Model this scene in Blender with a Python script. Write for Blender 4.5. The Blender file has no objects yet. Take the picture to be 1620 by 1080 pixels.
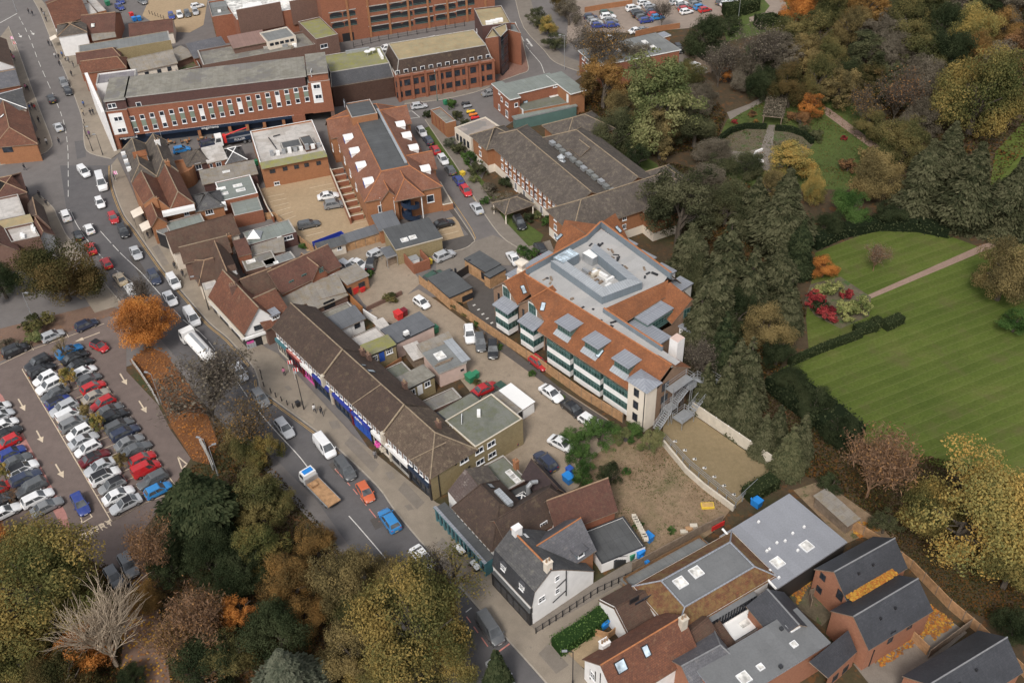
import bpy,bmesh,math,random
import numpy as np
from mathutils import Vector,Matrix
from mathutils.bvhtree import BVHTree
random.seed(7)
S = bpy.context.scene
COL = S.collection
# ---------------------------------------------------------------- camera, sky, sun, exposure
FPX,VPX,VPY,CAMH = 1549.0,889.0,2418.0,107.0
_dx,_dy = VPX-810.0,VPY-540.0
TILT = math.atan(FPX/math.hypot(_dx,_dy))
ROLL = math.atan2(_dx,_dy)
_c,_s = math.cos(ROLL),math.sin(ROLL)
_R,_D,_F = Vector((1,0,0)),Vector((0,-math.sin(TILT),-math.cos(TILT))),Vector((0,math.cos(TILT),-math.sin(TILT)))
CR,CD,CF = _R*_c+_D*_s,_D*_c-_R*_s,_F
CAM = Vector((0,0,CAMH))
cd = bpy.data.cameras.new('drone_camera')
cd.sensor_fit = 'HORIZONTAL'; cd.sensor_width = 36.0; cd.lens = FPX/1620.0*36.0
cd.clip_start = 1.0; cd.clip_end = 3000.0
co = bpy.data.objects.new('drone_camera',cd)
m = Matrix.Identity(4)
for i in range(3):
 m[i][0],m[i][1],m[i][2],m[i][3] = CR[i],-CD[i],-CF[i],CAM[i]
co.matrix_world = m
COL.objects.link(co); S.camera = co
SUN_EL,SUN_AZ = math.radians(48),math.radians(200)
W = bpy.data.worlds.new('World'); S.world = W; W.use_nodes = True
wn = W.node_tree; bg = wn.nodes['Background']
sky = wn.nodes.new('ShaderNodeTexSky'); sky.sky_type = 'NISHITA'; sky.sun_disc = False
sky.sun_elevation = SUN_EL; sky.sun_rotation = SUN_AZ
sky.air_density = 1.0; sky.dust_density = 3.0; sky.ozone_density = 1.0
hs = wn.nodes.new('ShaderNodeHueSaturation'); hs.inputs['Saturation'].default_value = 0.30
wn.links.new(sky.outputs[0],hs.inputs['Color']); wn.links.new(hs.outputs[0],bg.inputs[0])
bg.inputs[1].default_value = 0.115
sd = bpy.data.lights.new('sun','SUN'); sd.energy = 1.5; sd.angle = math.radians(14); sd.color =(1.0,0.95,0.88)
so = bpy.data.objects.new('sun',sd); COL.objects.link(so)
_sv = Vector((math.sin(SUN_AZ)*math.cos(SUN_EL),math.cos(SUN_AZ)*math.cos(SUN_EL),math.sin(SUN_EL)))
so.rotation_euler = _sv.to_track_quat('Z','Y').to_euler(); so.location =(0,0,150)
S.view_settings.view_transform = 'Standard'; S.view_settings.look = 'None'
S.view_settings.exposure = 0.52; S.view_settings.gamma = 1.0
S.cycles.max_bounces = 5; S.cycles.diffuse_bounces = 3; S.cycles.glossy_bounces = 2
S.cycles.transmission_bounces = 2; S.cycles.transparent_max_bounces = 6
S.cycles.caustics_reflective = False; S.cycles.caustics_refractive = False
def ray(px,py):
 return(CR*(px-810.0)+CD*(py-540.0)+CF*FPX).normalized()
def G(px,py,z=0.0):
 """the point of the place at height z that the photograph shows at this pixel"""
 d = ray(px,py); t =(z-CAMH)/d.z
 return CAM+d*t
def pxm(px,py,z=0.0):
 """photo pixels per metre at that point"""
 return FPX/((G(px,py,z)-CAM).dot(CF))
 # ---------------------------------------------------------------- materials (procedural)
MATS ={}
def _new(name):
 mt = bpy.data.materials.new(name); mt.use_nodes = True
 nt = mt.node_tree; nt.nodes.clear()
 o = nt.nodes.new('ShaderNodeOutputMaterial'); p = nt.nodes.new('ShaderNodeBsdfPrincipled')
 nt.links.new(p.outputs[0],o.inputs[0])
 return mt,nt,p
def N(nt,t,**kw):
 n = nt.nodes.new(t)
 for k,v in kw.items():
  if k in n.inputs:n.inputs[k].default_value = v
  else:setattr(n,k,v)
 return n
def rgba(c):return(c[0],c[1],c[2],1.0)
def _mix(nt,fac,a,b,mode='MIX'):
 n = nt.nodes.new('ShaderNodeMix'); n.data_type = 'RGBA'; n.blend_type = mode
 for sock,v in((n.inputs[0],fac),(n.inputs[6],a),(n.inputs[7],b)):
  if hasattr(v,'is_output'):nt.links.new(v,sock)
  elif isinstance(v,(int,float)):sock.default_value = v
  else:sock.default_value = rgba(v)
 return n.outputs[2]
def _ramp(nt,src,stops):
 r = nt.nodes.new('ShaderNodeValToRGB'); e = r.color_ramp.elements
 while len(e)>1:e.remove(e[-1])
 for i,(p,c)in enumerate(stops):
  q = e[0]if i==0 else e.new(p)
  q.position = p; q.color = rgba(c)if not isinstance(c,(int,float))else(c,c,c,1)
 nt.links.new(src,r.inputs[0]); return r.outputs[0]
def _noise(nt,coord,scale,detail=4,rough=0.6):
 n = N(nt,'ShaderNodeTexNoise'); n.inputs['Scale'].default_value = scale
 n.inputs['Detail'].default_value = detail; n.inputs['Roughness'].default_value = rough
 nt.links.new(coord,n.inputs['Vector']); return n.outputs[0]
def pos(nt):return nt.nodes.new('ShaderNodeNewGeometry').outputs['Position']
def uv(nt):return nt.nodes.new('ShaderNodeTexCoord').outputs['UV']
def sc(c,k):return tuple(min(1,x*k)for x in c)
def plain(name,c,rough=0.6,metal=0.0,var=0.12,scale=0.6,coat=0.0,spec=0.5):
 if name in MATS:return MATS[name]
 mt,nt,p = _new(name)
 n = _noise(nt,pos(nt),scale,5)
 col = _ramp(nt,n,[(0.3,sc(c,1-var)),(0.7,sc(c,1+var))])
 nt.links.new(col,p.inputs['Base Color'])
 p.inputs['Roughness'].default_value = rough; p.inputs['Metallic'].default_value = metal
 p.inputs['Coat Weight'].default_value = coat; p.inputs['Specular IOR Level'].default_value = spec
 MATS[name] = mt; return mt
def tiles(name,c1,c2,moss=None,amount=0.35,row=0.26,rough=0.85):
 """clay or concrete roof tiles: courses, single tiles of their own tone, lichen and stains"""
 if name in MATS:return MATS[name]
 c1,c2 = sc(c1,.72),sc(c2,.70)
 mt,nt,p = _new(name)
 u = uv(nt)
 b = N(nt,'ShaderNodeTexBrick'); b.inputs['Scale'].default_value = 1.0
 b.inputs['Brick Width'].default_value = 0.24; b.inputs['Row Height'].default_value = row
 b.inputs['Mortar Size'].default_value = 0.018; b.inputs['Mortar Smooth'].default_value = 0.3
 b.inputs['Color1'].default_value = rgba(c1); b.inputs['Color2'].default_value = rgba(c2)
 b.inputs['Mortar'].default_value = rgba(sc(c1,0.45)); b.inputs['Bias'].default_value = 0.1
 nt.links.new(u,b.inputs['Vector'])
 ps = pos(nt)
 n1 = _noise(nt,ps,0.45,6,0.7)
 col = _mix(nt,_ramp(nt,n1,[(0.36,0.0),(0.70,0.9)]),b.outputs[0],sc(c2,0.52))
 n4 = _noise(nt,ps,0.9,7,0.75)
 col = _mix(nt,_ramp(nt,n4,[(0.52,0.0),(0.70,0.5)]),col,sc(c1,1.35))
 n3 = _noise(nt,ps,3.2,3,0.7)
 col = _mix(nt,0.55,col,_ramp(nt,n3,[(0.25,(0.35,)*3),(0.75,(0.68,)*3)]),'OVERLAY')
 if moss:
  n2 = _noise(nt,ps,1.1,8,0.75)
  col = _mix(nt,_ramp(nt,n2,[(0.62-amount*0.35,0.0),(0.80-amount*0.2,0.85)]),col,moss)
 nt.links.new(col,p.inputs['Base Color']); p.inputs['Roughness'].default_value = rough
 bp = N(nt,'ShaderNodeBump',Strength=0.35,Distance=0.05)
 nt.links.new(b.outputs['Fac'],bp.inputs['Height']); bp.invert = True
 nt.links.new(bp.outputs[0],p.inputs['Normal'])
 MATS[name] = mt; return mt
def bricks(name,c1,c2,mortar=None,stain=0.3):
 if name in MATS:return MATS[name]
 c1,c2 =(c1[0]*.68,c1[1]*.84,c1[2]*.95),(c2[0]*.64,c2[1]*.80,c2[2]*.92)
 mt,nt,p = _new(name)
 b = N(nt,'ShaderNodeTexBrick'); b.inputs['Scale'].default_value = 1.0
 b.inputs['Brick Width'].default_value = 0.225; b.inputs['Row Height'].default_value = 0.075
 b.inputs['Mortar Size'].default_value = 0.010
 b.inputs['Color1'].default_value = rgba(c1); b.inputs['Color2'].default_value = rgba(c2)
 b.inputs['Mortar'].default_value = rgba(mortar or sc(c2,1.25))
 nt.links.new(uv(nt),b.inputs['Vector'])
 ps = pos(nt)
 n = _noise(nt,ps,0.5,6,0.7)
 col = _mix(nt,_ramp(nt,n,[(0.4,0.0),(0.8,stain)]),b.outputs[0],sc(c1,0.45))
 n2 = _noise(nt,ps,2.6,4,0.6)
 col = _mix(nt,0.4,col,_ramp(nt,n2,[(0.3,(0.4,)*3),(0.7,(0.62,)*3)]),'OVERLAY')
 nt.links.new(col,p.inputs['Base Color']); p.inputs['Roughness'].default_value = 0.88
 MATS[name] = mt; return mt
def flat(name,c,seam=1.0,moss=None,blotch=None,var=0.18,rough=0.8,amount=0.4,metal=0.0,seamk=0.75):
 """felt, lead or membrane roof laid in strips, with ponding marks and lichen"""
 if name in MATS:return MATS[name]
 mt,nt,p = _new(name)
 ps = pos(nt); u = uv(nt)
 n = _noise(nt,ps,0.35,7,0.65)
 col = _ramp(nt,n,[(0.28,sc(c,1-var)),(0.5,c),(0.75,sc(c,1+var))])
 if blotch:
  nb = _noise(nt,ps,0.22,3,0.5)
  col = _mix(nt,_ramp(nt,nb,[(0.52,0.0),(0.57,0.8)]),col,blotch)
 if seam:
  w = N(nt,'ShaderNodeTexBrick'); w.inputs['Scale'].default_value = 1.0; w.offset = 0.0
  w.inputs['Brick Width'].default_value = seam; w.inputs['Row Height'].default_value = seam*7
  w.inputs['Mortar Size'].default_value = 0.035
  w.inputs['Color1'].default_value =(1,1,1,1); w.inputs['Color2'].default_value =(0.9,0.9,0.9,1)
  w.inputs['Mortar'].default_value =(seamk,)*3+(1,)
  nt.links.new(u,w.inputs['Vector'])
  col = _mix(nt,1.0,col,w.outputs[0],'MULTIPLY')
 if moss:
  n2 = _noise(nt,ps,0.8,8,0.75)
  col = _mix(nt,_ramp(nt,n2,[(0.62-amount*0.35,0.0),(0.78-amount*0.2,0.9)]),col,moss)
 n3 = _noise(nt,ps,5.0,2,0.5)
 col = _mix(nt,0.25,col,_ramp(nt,n3,[(0.3,(0.35,)*3),(0.7,(0.65,)*3)]),'OVERLAY')
 nt.links.new(col,p.inputs['Base Color']); p.inputs['Roughness'].default_value = rough
 p.inputs['Metallic'].default_value = metal
 MATS[name] = mt; return mt
def ground(name,stops,s1=0.08,s2=1.5,mix2=0.45,s3=9.0,rough=0.9,spots=None):
 """ground with broad patches, middling mottling and fine grit; spots = (colour, scale, threshold)"""
 if name in MATS:return MATS[name]
 mt,nt,p = _new(name)
 ps = pos(nt)
 a = _noise(nt,ps,s1,6,0.65)
 col = _ramp(nt,a,stops)
 b = _noise(nt,ps,s2,6,0.7)
 col = _mix(nt,mix2,col,_ramp(nt,b,[(0.3,(0.28,)*3),(0.7,(0.70,)*3)]),'OVERLAY')
 d = _noise(nt,ps,s3,2,0.5)
 col = _mix(nt,0.3,col,_ramp(nt,d,[(0.3,(0.35,)*3),(0.7,(0.65,)*3)]),'OVERLAY')
 for(c,k,th)in(spots or[]):
  e = _noise(nt,ps,k,7,0.75)
  col = _mix(nt,_ramp(nt,e,[(th,0.0),(th+0.07,0.85)]),col,c)
 nt.links.new(col,p.inputs['Base Color']); p.inputs['Roughness'].default_value = rough
 p.inputs['Specular IOR Level'].default_value = 0.25
 MATS[name] = mt; return mt
def leafmat(name,cols,transl=0.25):
 """foliage: each leaf and each clump of leaves has a tone of its own, each tree a shift of its own"""
 if name in MATS:return MATS[name]
 mt = bpy.data.materials.new(name); mt.use_nodes = True
 nt = mt.node_tree; nt.nodes.clear()
 o = nt.nodes.new('ShaderNodeOutputMaterial')
 at = nt.nodes.new('ShaderNodeAttribute'); at.attribute_name = 'tone'
 oi = nt.nodes.new('ShaderNodeObjectInfo')
 mth = N(nt,'ShaderNodeMath',operation='MULTIPLY_ADD')
 nt.links.new(oi.outputs['Random'],mth.inputs[0]); mth.inputs[1].default_value = 0.24; mth.inputs[2].default_value =-0.12
 ad = N(nt,'ShaderNodeMath',operation='ADD'); nt.links.new(at.outputs['Fac'],ad.inputs[0]); nt.links.new(mth.outputs[0],ad.inputs[1])
 n = len(cols)
 col = _ramp(nt,ad.outputs[0],[(0.08+0.84*i/(n-1),c)for i,c in enumerate(cols)])
 d = nt.nodes.new('ShaderNodeBsdfDiffuse'); t = nt.nodes.new('ShaderNodeBsdfTranslucent')
 mx = nt.nodes.new('ShaderNodeMixShader'); mx.inputs[0].default_value = transl
 nt.links.new(col,d.inputs[0]); nt.links.new(col,t.inputs[0])
 nt.links.new(d.outputs[0],mx.inputs[1]); nt.links.new(t.outputs[0],mx.inputs[2])
 nt.links.new(mx.outputs[0],o.inputs[0])
 MATS[name] = mt; return mt
def paint(name,rough=0.28,coat=0.6,metal=0.0):
 """sprayed metal whose colour is the object's own colour"""
 if name in MATS:return MATS[name]
 mt,nt,p = _new(name)
 oi = nt.nodes.new('ShaderNodeObjectInfo')
 ps = pos(nt); n = _noise(nt,ps,2.0,3)
 col = _mix(nt,_ramp(nt,n,[(0.45,0.0),(0.85,0.18)]),oi.outputs['Color'],(0.22,0.20,0.18))
 nt.links.new(col,p.inputs['Base Color'])
 p.inputs['Roughness'].default_value = rough; p.inputs['Coat Weight'].default_value = coat; p.inputs['Metallic'].default_value = metal
 MATS[name] = mt; return mt
 # ---------------------------------------------------------------- mesh collecting
class MB:
 """collects polygons (world metres) with material slots; build() links ONE mesh object"""
 def __init__(s):s.v =[]; s.f =[]; s.m =[]; s.mats =[]
 def slot(s,mt):
  if mt not in s.mats:s.mats.append(mt)
  return s.mats.index(mt)
 def poly(s,pts,mt):
  b = len(s.v); s.v+=[Vector(p)for p in pts]; s.f.append(tuple(range(b,b+len(pts)))); s.m.append(s.slot(mt))
 def box(s,x0,x1,y0,y1,z0,z1,mt,M=None):
  c =[Vector((x,y,z))for z in(z0,z1)for y in(y0,y1)for x in(x0,x1)]
  if M is not None:c =[M@q for q in c]
  for f in((0,2,3,1),(4,5,7,6),(0,1,5,4),(2,6,7,3),(0,4,6,2),(1,3,7,5)):
   s.poly([c[i]for i in f],mt)
 def prism(s,ring,z0,z1,mt,top=None,bottom=False):
  n = len(ring)
  r =[Vector((p[0],p[1],0))for p in ring]
  if area2(r)<0:r = r[::-1]
  for i in range(n):
   a,b = r[i],r[(i+1)%n]
   s.poly([(a.x,a.y,z0),(b.x,b.y,z0),(b.x,b.y,z1),(a.x,a.y,z1)],mt)
  s.poly([(p.x,p.y,z1)for p in r],top or mt)
  if bottom:s.poly([(p.x,p.y,z0)for p in r[::-1]],mt)
 def tube(s,a,b,r0,r1,mt,n=6,caps=True):
  a,b = Vector(a),Vector(b); d =(b-a)
  if d.length<1e-6:return
  q = d.to_track_quat('Z','Y')
  A =[a+q@Vector((r0*math.cos(k*2*math.pi/n),r0*math.sin(k*2*math.pi/n),0))for k in range(n)]
  B =[b+q@Vector((r1*math.cos(k*2*math.pi/n),r1*math.sin(k*2*math.pi/n),0))for k in range(n)]
  for k in range(n):
   s.poly([A[k],A[(k+1)%n],B[(k+1)%n],B[k]],mt)
  if caps:s.poly(B,mt); s.poly(A[::-1],mt)
 def lathe(s,prof,mt,n=10,o=(0,0,0)):
  o = Vector(o)
  rings =[[o+Vector((r*math.cos(2*math.pi*k/n),r*math.sin(2*math.pi*k/n),z))for k in range(n)]for r,z in prof]
  for A,B in zip(rings,rings[1:]):
   for k in range(n):s.poly([A[k],A[(k+1)%n],B[(k+1)%n],B[k]],mt)
  s.poly(rings[-1],mt)
 def mesh(s,name,off=Vector((0,0,0)),smooth=False):
  me = bpy.data.meshes.new(name)
  me.from_pydata([tuple(p-off)for p in s.v],[],s.f)
  for mt in s.mats:me.materials.append(mt)
  if s.f:
   me.polygons.foreach_set('material_index',s.m)
   ul = me.uv_layers.new(name='UVMap'); uvs = np.zeros(len(me.loops)*2)
   for p in me.polygons:
    nrm = p.normal
    if abs(nrm.z)>0.985:
     vs =[me.vertices[i].co for i in p.vertices]
     e = max(((vs[(i+1)%len(vs)]-vs[i])for i in range(len(vs))),key=lambda q:q.length)
     t = Vector((e.x,e.y,0)).normalized()if e.length>0 else Vector((1,0,0))
    else:
     t = Vector((-nrm.y,nrm.x,0)).normalized()
    w = nrm.cross(t)
    for li in p.loop_indices:
     q = me.vertices[me.loops[li].vertex_index].co
     uvs[2*li] = q.dot(t); uvs[2*li+1] = q.dot(w)
   ul.data.foreach_set('uv',uvs)
   if smooth:me.polygons.foreach_set('use_smooth',[True]*len(me.polygons))
  me.update(); return me
 def build(s,name,parent=None,off=None,label=None,smooth=False):
  if off is None:off = parent.matrix_basis.translation if parent else Vector((0,0,0))
  o = bpy.data.objects.new(name,s.mesh(name,Vector(off),smooth))
  if parent:o.parent = parent
  else:o.location = off
  if label:o['label'] = label
  COL.objects.link(o); return o
def area2(r):return sum(r[i].x*r[(i+1)%len(r)].y-r[(i+1)%len(r)].x*r[i].y for i in range(len(r)))
LABELS ={}
def tag(o,label,cat,group=None):
 o['label'] = label; o['category'] = cat
 if group:o['group'] = group
 LABELS.setdefault(label,[]).append(o.name)
 return o
def empty(name,loc,label,cat,group=None,rz=0.0):
 o = bpy.data.objects.new(name,None); o.empty_display_size = 0.5
 o.location = loc; o.rotation_euler =(0,0,rz); COL.objects.link(o)
 tag(o,label,cat,group); return o
def struct(o):o['kind'] = 'structure'; return o
def stuff(o):o['kind'] = 'stuff'; return o
def child(name,me,parent,loc=(0,0,0),rot=(0,0,0)):
 o = bpy.data.objects.new(name,me); o.parent = parent; o.location = loc; o.rotation_euler = rot
 COL.objects.link(o); return o
def copy_tree(root,loc,rz,color=None):
 r = root.copy(); COL.objects.link(r); r.location = loc; r.rotation_euler =(0,0,rz)
 if color:r.color = rgba(color)
 def rec(src,dst):
  for ch in src.children:
   c = ch.copy(); COL.objects.link(c); c.parent = dst
   if color:c.color = rgba(color)
   rec(ch,c)
 rec(root,r); return r
 # ---------------------------------------------------------------- palette
M ={}
M['red_brick'] = bricks('red_brick',(0.42,0.14,0.065),(0.34,0.10,0.05))
M['orange_brick'] = bricks('orange_brick',(0.50,0.19,0.075),(0.42,0.145,0.06))
M['brown_brick'] = bricks('brown_brick',(0.27,0.13,0.085),(0.20,0.09,0.06))
M['dark_brick'] = bricks('dark_brick',(0.17,0.065,0.045),(0.12,0.05,0.04))
M['yellow_brick'] = bricks('yellow_brick',(0.44,0.29,0.14),(0.36,0.22,0.10))
M['buff_brick'] = bricks('buff_brick',(0.42,0.31,0.21),(0.36,0.25,0.16))
M['mixed_brick'] = bricks('mixed_brick',(0.40,0.22,0.13),(0.31,0.15,0.085))
M['new_brick'] = bricks('new_brick',(0.52,0.20,0.10),(0.43,0.145,0.075),stain=0.2)
M['white_render'] = plain('white_render',(0.78,0.76,0.74),0.8,var=0.07,scale=0.8)
M['cream_render'] = plain('cream_render',(0.70,0.62,0.52),0.8,var=0.08)
M['pink_render'] = plain('pink_render',(0.58,0.43,0.37),0.85,var=0.12)
M['stone'] = plain('pale_stone',(0.55,0.49,0.40),0.8,var=0.12,scale=1.5)
M['grey_stone'] = plain('grey_stone',(0.36,0.34,0.31),0.85,var=0.2,scale=1.2)
M['concrete'] = plain('concrete',(0.40,0.37,0.33),0.85,var=0.2,scale=0.7)
M['orange_tile'] = tiles('orange_clay_tile',(0.43,0.155,0.055),(0.32,0.12,0.05),(0.17,0.085,0.045),0.12)
M['hip_tile'] = tiles('weathered_orange_tile',(0.38,0.165,0.095),(0.30,0.125,0.075),(0.20,0.12,0.09),0.3)
M['red_tile'] = tiles('dull_red_tile',(0.22,0.095,0.065),(0.16,0.072,0.052),(0.12,0.075,0.05),0.3)
M['rust_tile'] = tiles('rusty_red_tile',(0.29,0.115,0.06),(0.20,0.08,0.05),(0.24,0.15,0.09),0.2)
M['rust_moss_tile'] = tiles('mossy_rust_tile',(0.28,0.11,0.05),(0.20,0.08,0.04),(0.22,0.155,0.055),0.6)
M['brown_tile'] = tiles('brown_tile',(0.175,0.095,0.062),(0.135,0.075,0.052),(0.10,0.075,0.05),0.4)
M['dark_tile'] = tiles('dark_brown_tile',(0.125,0.078,0.056),(0.092,0.060,0.046),(0.16,0.12,0.07),0.22)
M['speckle_tile'] = tiles('mottled_brown_tile',(0.195,0.135,0.095),(0.14,0.098,0.07),(0.24,0.185,0.12),0.35)
M['taupe_tile'] = tiles('lichened_brown_tile',(0.17,0.14,0.115),(0.13,0.105,0.09),(0.20,0.165,0.12),0.35)
M['slate'] = tiles('grey_slate',(0.165,0.16,0.16),(0.125,0.122,0.125),(0.20,0.19,0.16),0.25,0.3)
M['dark_slate'] = tiles('dark_slate',(0.105,0.105,0.115),(0.08,0.082,0.092),(0.14,0.13,0.11),0.12,0.3,0.6)
M['blue_slate'] = tiles('new_blue_slate',(0.088,0.09,0.102),(0.068,0.071,0.083),None,0,0.3,0.5)
M['pale_slate'] = tiles('pale_slate',(0.215,0.21,0.225),(0.17,0.168,0.185),(0.25,0.23,0.21),0.2,0.3,0.6)
M['asbestos'] = flat('weathered_sheet_roof',(0.25,0.225,0.195),1.1,(0.21,0.16,0.085),None,0.22)
M['felt'] = flat('grey_felt',(0.19,0.195,0.19),1.0,(0.20,0.18,0.12),None,0.2,amount=0.15)
M['green_felt'] = flat('green_grey_felt',(0.205,0.225,0.205),1.0,(0.17,0.17,0.10),None,0.15,amount=0.15)
M['dark_felt'] = flat('charcoal_felt',(0.085,0.088,0.09),1.0,None,None,0.2)
M['slate_felt'] = flat('slate_blue_felt',(0.125,0.13,0.14),1.2,None,None,0.15)
M['purple_felt'] = flat('purple_grey_felt',(0.19,0.175,0.185),1.4,None,(0.235,0.22,0.22),0.15)
M['old_flat'] = flat('lichened_flat_roof',(0.25,0.235,0.20),1.3,(0.16,0.145,0.11),(0.17,0.16,0.155),0.2,amount=0.55)
M['moss_flat'] = flat('mossy_flat_roof',(0.21,0.195,0.14),0,(0.24,0.235,0.05),None,0.25,amount=0.75)
M['green_flat'] = flat('green_grey_flat_roof',(0.145,0.15,0.122),0,(0.115,0.12,0.06),(0.17,0.172,0.15),0.22,amount=0.4)
M['sedum'] = flat('dry_sedum_roof',(0.34,0.255,0.14),0,(0.28,0.26,0.16),None,0.25,amount=0.55)
M['white_flat'] = flat('stained_white_roof',(0.52,0.485,0.45),1.6,(0.30,0.285,0.26),(0.40,0.36,0.32),0.15,amount=0.35)
M['membrane'] = flat('pale_grey_membrane',(0.405,0.395,0.385),2.2,(0.31,0.295,0.27),(0.44,0.42,0.40),0.10,amount=0.12,seamk=0.9)
M['blue_membrane'] = flat('blue_grey_membrane',(0.255,0.262,0.285),1.5,None,None,0.08,0.7,seamk=0.93)
M['grey_membrane'] = flat('mid_grey_membrane',(0.16,0.163,0.165),1.5,None,None,0.1,0.75,seamk=0.92)
M['zinc'] = flat('standing_seam_zinc',(0.33,0.345,0.38),0.5,None,None,0.08,0.5,seamk=0.6,metal=0.2)
M['pale_zinc'] = flat('pale_standing_seam',(0.40,0.42,0.44),0.45,None,None,0.08,0.5,seamk=0.65,metal=0.2)
M['lead_face'] = flat('blue_grey_sheet',(0.19,0.225,0.255),0.5,None,None,0.1,0.6,seamk=0.85,metal=0.1)
M['ridge'] = plain('ridge_tile',(0.30,0.20,0.125),0.85,var=0.25,scale=2)
M['pale_ridge'] = plain('mortared_ridge',(0.26,0.20,0.135),0.85,var=0.25,scale=2)
M['orange_ridge'] = plain('orange_ridge',(0.38,0.15,0.06),0.85,var=0.2,scale=2)
M['grey_ridge'] = plain('grey_ridge',(0.20,0.20,0.205),0.8,var=0.15,scale=2)
M['white_paint'] = plain('white_paint',(0.80,0.79,0.77),0.5,var=0.04)
M['upvc'] = plain('white_plastic',(0.78,0.78,0.78),0.4,var=0.03)
M['black_paint'] = plain('black_paint',(0.022,0.022,0.025),0.45,var=0.1)
M['dark_metal'] = plain('dark_metal',(0.05,0.052,0.056),0.5,0.3)
M['galv'] = plain('galvanised_steel',(0.42,0.43,0.44),0.45,0.5,var=0.12,scale=2)
M['green_frame'] = plain('green_grey_frame',(0.10,0.17,0.155),0.45)
M['teal'] = plain('teal_paint',(0.065,0.175,0.20),0.5,var=0.12)
M['blue_paint'] = plain('blue_paint',(0.03,0.09,0.38),0.45,var=0.05)
M['royal'] = plain('royal_blue_paint',(0.025,0.045,0.30),0.4,var=0.05)
M['maroon'] = plain('maroon_paint',(0.16,0.012,0.02),0.4,var=0.1)
M['navy'] = plain('navy_paint',(0.018,0.032,0.062),0.45,var=0.1)
M['red_paint'] = plain('red_paint',(0.60,0.03,0.03),0.45,var=0.06)
M['orange_paint'] = plain('orange_paint',(0.70,0.20,0.03),0.5,var=0.06)
M['yellow_paint'] = plain('yellow_paint',(0.72,0.50,0.05),0.6,var=0.1)
M['green_paint'] = plain('green_plastic',(0.03,0.20,0.10),0.45,var=0.1)
M['sky_plastic'] = plain('bright_blue_plastic',(0.02,0.22,0.62),0.4,var=0.06)
M['pink_paint'] = plain('pink_paint',(0.66,0.10,0.36),0.5)
M['panel_green'] = plain('sage_panel',(0.20,0.24,0.19),0.7,var=0.1)
M['timber'] = plain('timber_boards',(0.38,0.22,0.11),0.85,var=0.3,scale=1.6)
M['old_timber'] = plain('weathered_timber',(0.22,0.165,0.12),0.9,var=0.3,scale=1.6)
M['black_timber'] = plain('tudor_timber',(0.03,0.026,0.024),0.7)
M['bark'] = plain('bark',(0.085,0.068,0.052),0.95,var=0.35,scale=1.5)
M['pale_bark'] = plain('pale_bark',(0.40,0.32,0.235),0.95,var=0.25,scale=1.5)
M['red_bark'] = plain('reddish_twigs',(0.20,0.115,0.065),0.95,var=0.25,scale=1.5)
M['rubber'] = plain('tyre_rubber',(0.018,0.018,0.018),0.8)
M['alloy'] = plain('wheel_alloy',(0.34,0.34,0.35),0.35,0.7)
M['skin'] = plain('skin',(0.52,0.33,0.24),0.6,var=0.04)
def glassmat(name,c,rough=0.08):
 mt,nt,p = _new(name)
 n = _noise(nt,pos(nt),0.9,2)
 nt.links.new(_ramp(nt,n,[(0.35,sc(c,0.6)),(0.65,sc(c,1.5))]),p.inputs['Base Color'])
 p.inputs['Roughness'].default_value = rough; p.inputs['Specular IOR Level'].default_value = 0.6
 MATS[name] = mt; return mt
M['glass'] = glassmat('window_glass',(0.028,0.034,0.045))
M['green_glass'] = glassmat('greenish_glass',(0.035,0.075,0.07))
M['car_glass'] = glassmat('car_glass',(0.075,0.08,0.085),0.05)  # base grey lifted to stand in for sky reflected in the windscreens
M['roof_glass'] = glassmat('rooflight_glass',(0.42,0.50,0.56),0.25)
M['pale_glass'] = glassmat('pale_dome',(0.62,0.60,0.56),0.4)
M['lens_red'] = plain('red_lens',(0.45,0.01,0.012),0.2)
M['lens_white'] = plain('headlamp',(0.72,0.73,0.75),0.12)
M['paint'] = paint('car_paint')
M['cloth'] = paint('cloth',0.9,0.0)
m_wp0,m_bp1,m_ob2,m_rb3,m_g4,m_wr5,m_dm6,m_s7,m_bb8,m_n9,m_pr10,m_gs11,m_or12,m_f13,m_g14,m_cr15,m_z16,m_r17,m_gf18,m_ot19,m_pz20,m_bt21,m_dt22,m_df23,m_tt24 =[M[k]for k in 'white_paint black_paint orange_brick red_brick galv white_render dark_metal stone brown_brick navy pale_ridge grey_stone orange_ridge felt glass cream_render zinc ridge green_frame old_timber pale_zinc brown_tile dark_tile dark_felt taupe_tile'.split()]
# ---------------------------------------------------------------- building kit
WIN ={}
def win_mesh(w,h,nx,ny,style):
 key =(round(w,2),round(h,2),nx,ny,style)
 if key in WIN:return WIN[key]
 fr ={'w':M['upvc'],'d':m_dm6,'g':m_gf18,'b':m_bp1,'t':M['teal'],'s':M['upvc'],'k':M['blue_paint'],'n':m_n9}[style]
 gl ={'g':M['green_glass']}.get(style,m_g14)
 f = MB(); t = min(0.10,w*0.12)
 x0,x1 =-w/2,w/2
 f.box(x0,x0+t,-0.02,0.07,0,h,fr); f.box(x1-t,x1,-0.02,0.07,0,h,fr)
 f.box(x0+t,x1-t,-0.02,0.07,0,t,fr); f.box(x0+t,x1-t,-0.02,0.07,h-t,h,fr)
 mw = 0.06
 for i in range(1,nx):
  xc = x0+w*i/nx; f.box(xc-mw/2,xc+mw/2,-0.01,0.06,t,h-t,fr)
 for i in range(1,ny):
  zc = h*i/ny; f.box(x0+t,x1-t,-0.01,0.055,zc-mw/2,zc+mw/2,fr)
 if style in 'ws':f.box(x0-0.08,x1+0.08,-0.02,0.14,-0.09,-0.001,M['upvc'])
 p = MB(); p.poly([(x0+t,0.025,t),(x0+t,0.025,h-t),(x1-t,0.025,h-t),(x1-t,0.025,t)],gl)
 WIN[key] =(f.mesh('window_frame'),p.mesh('pane')); return WIN[key]
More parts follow.
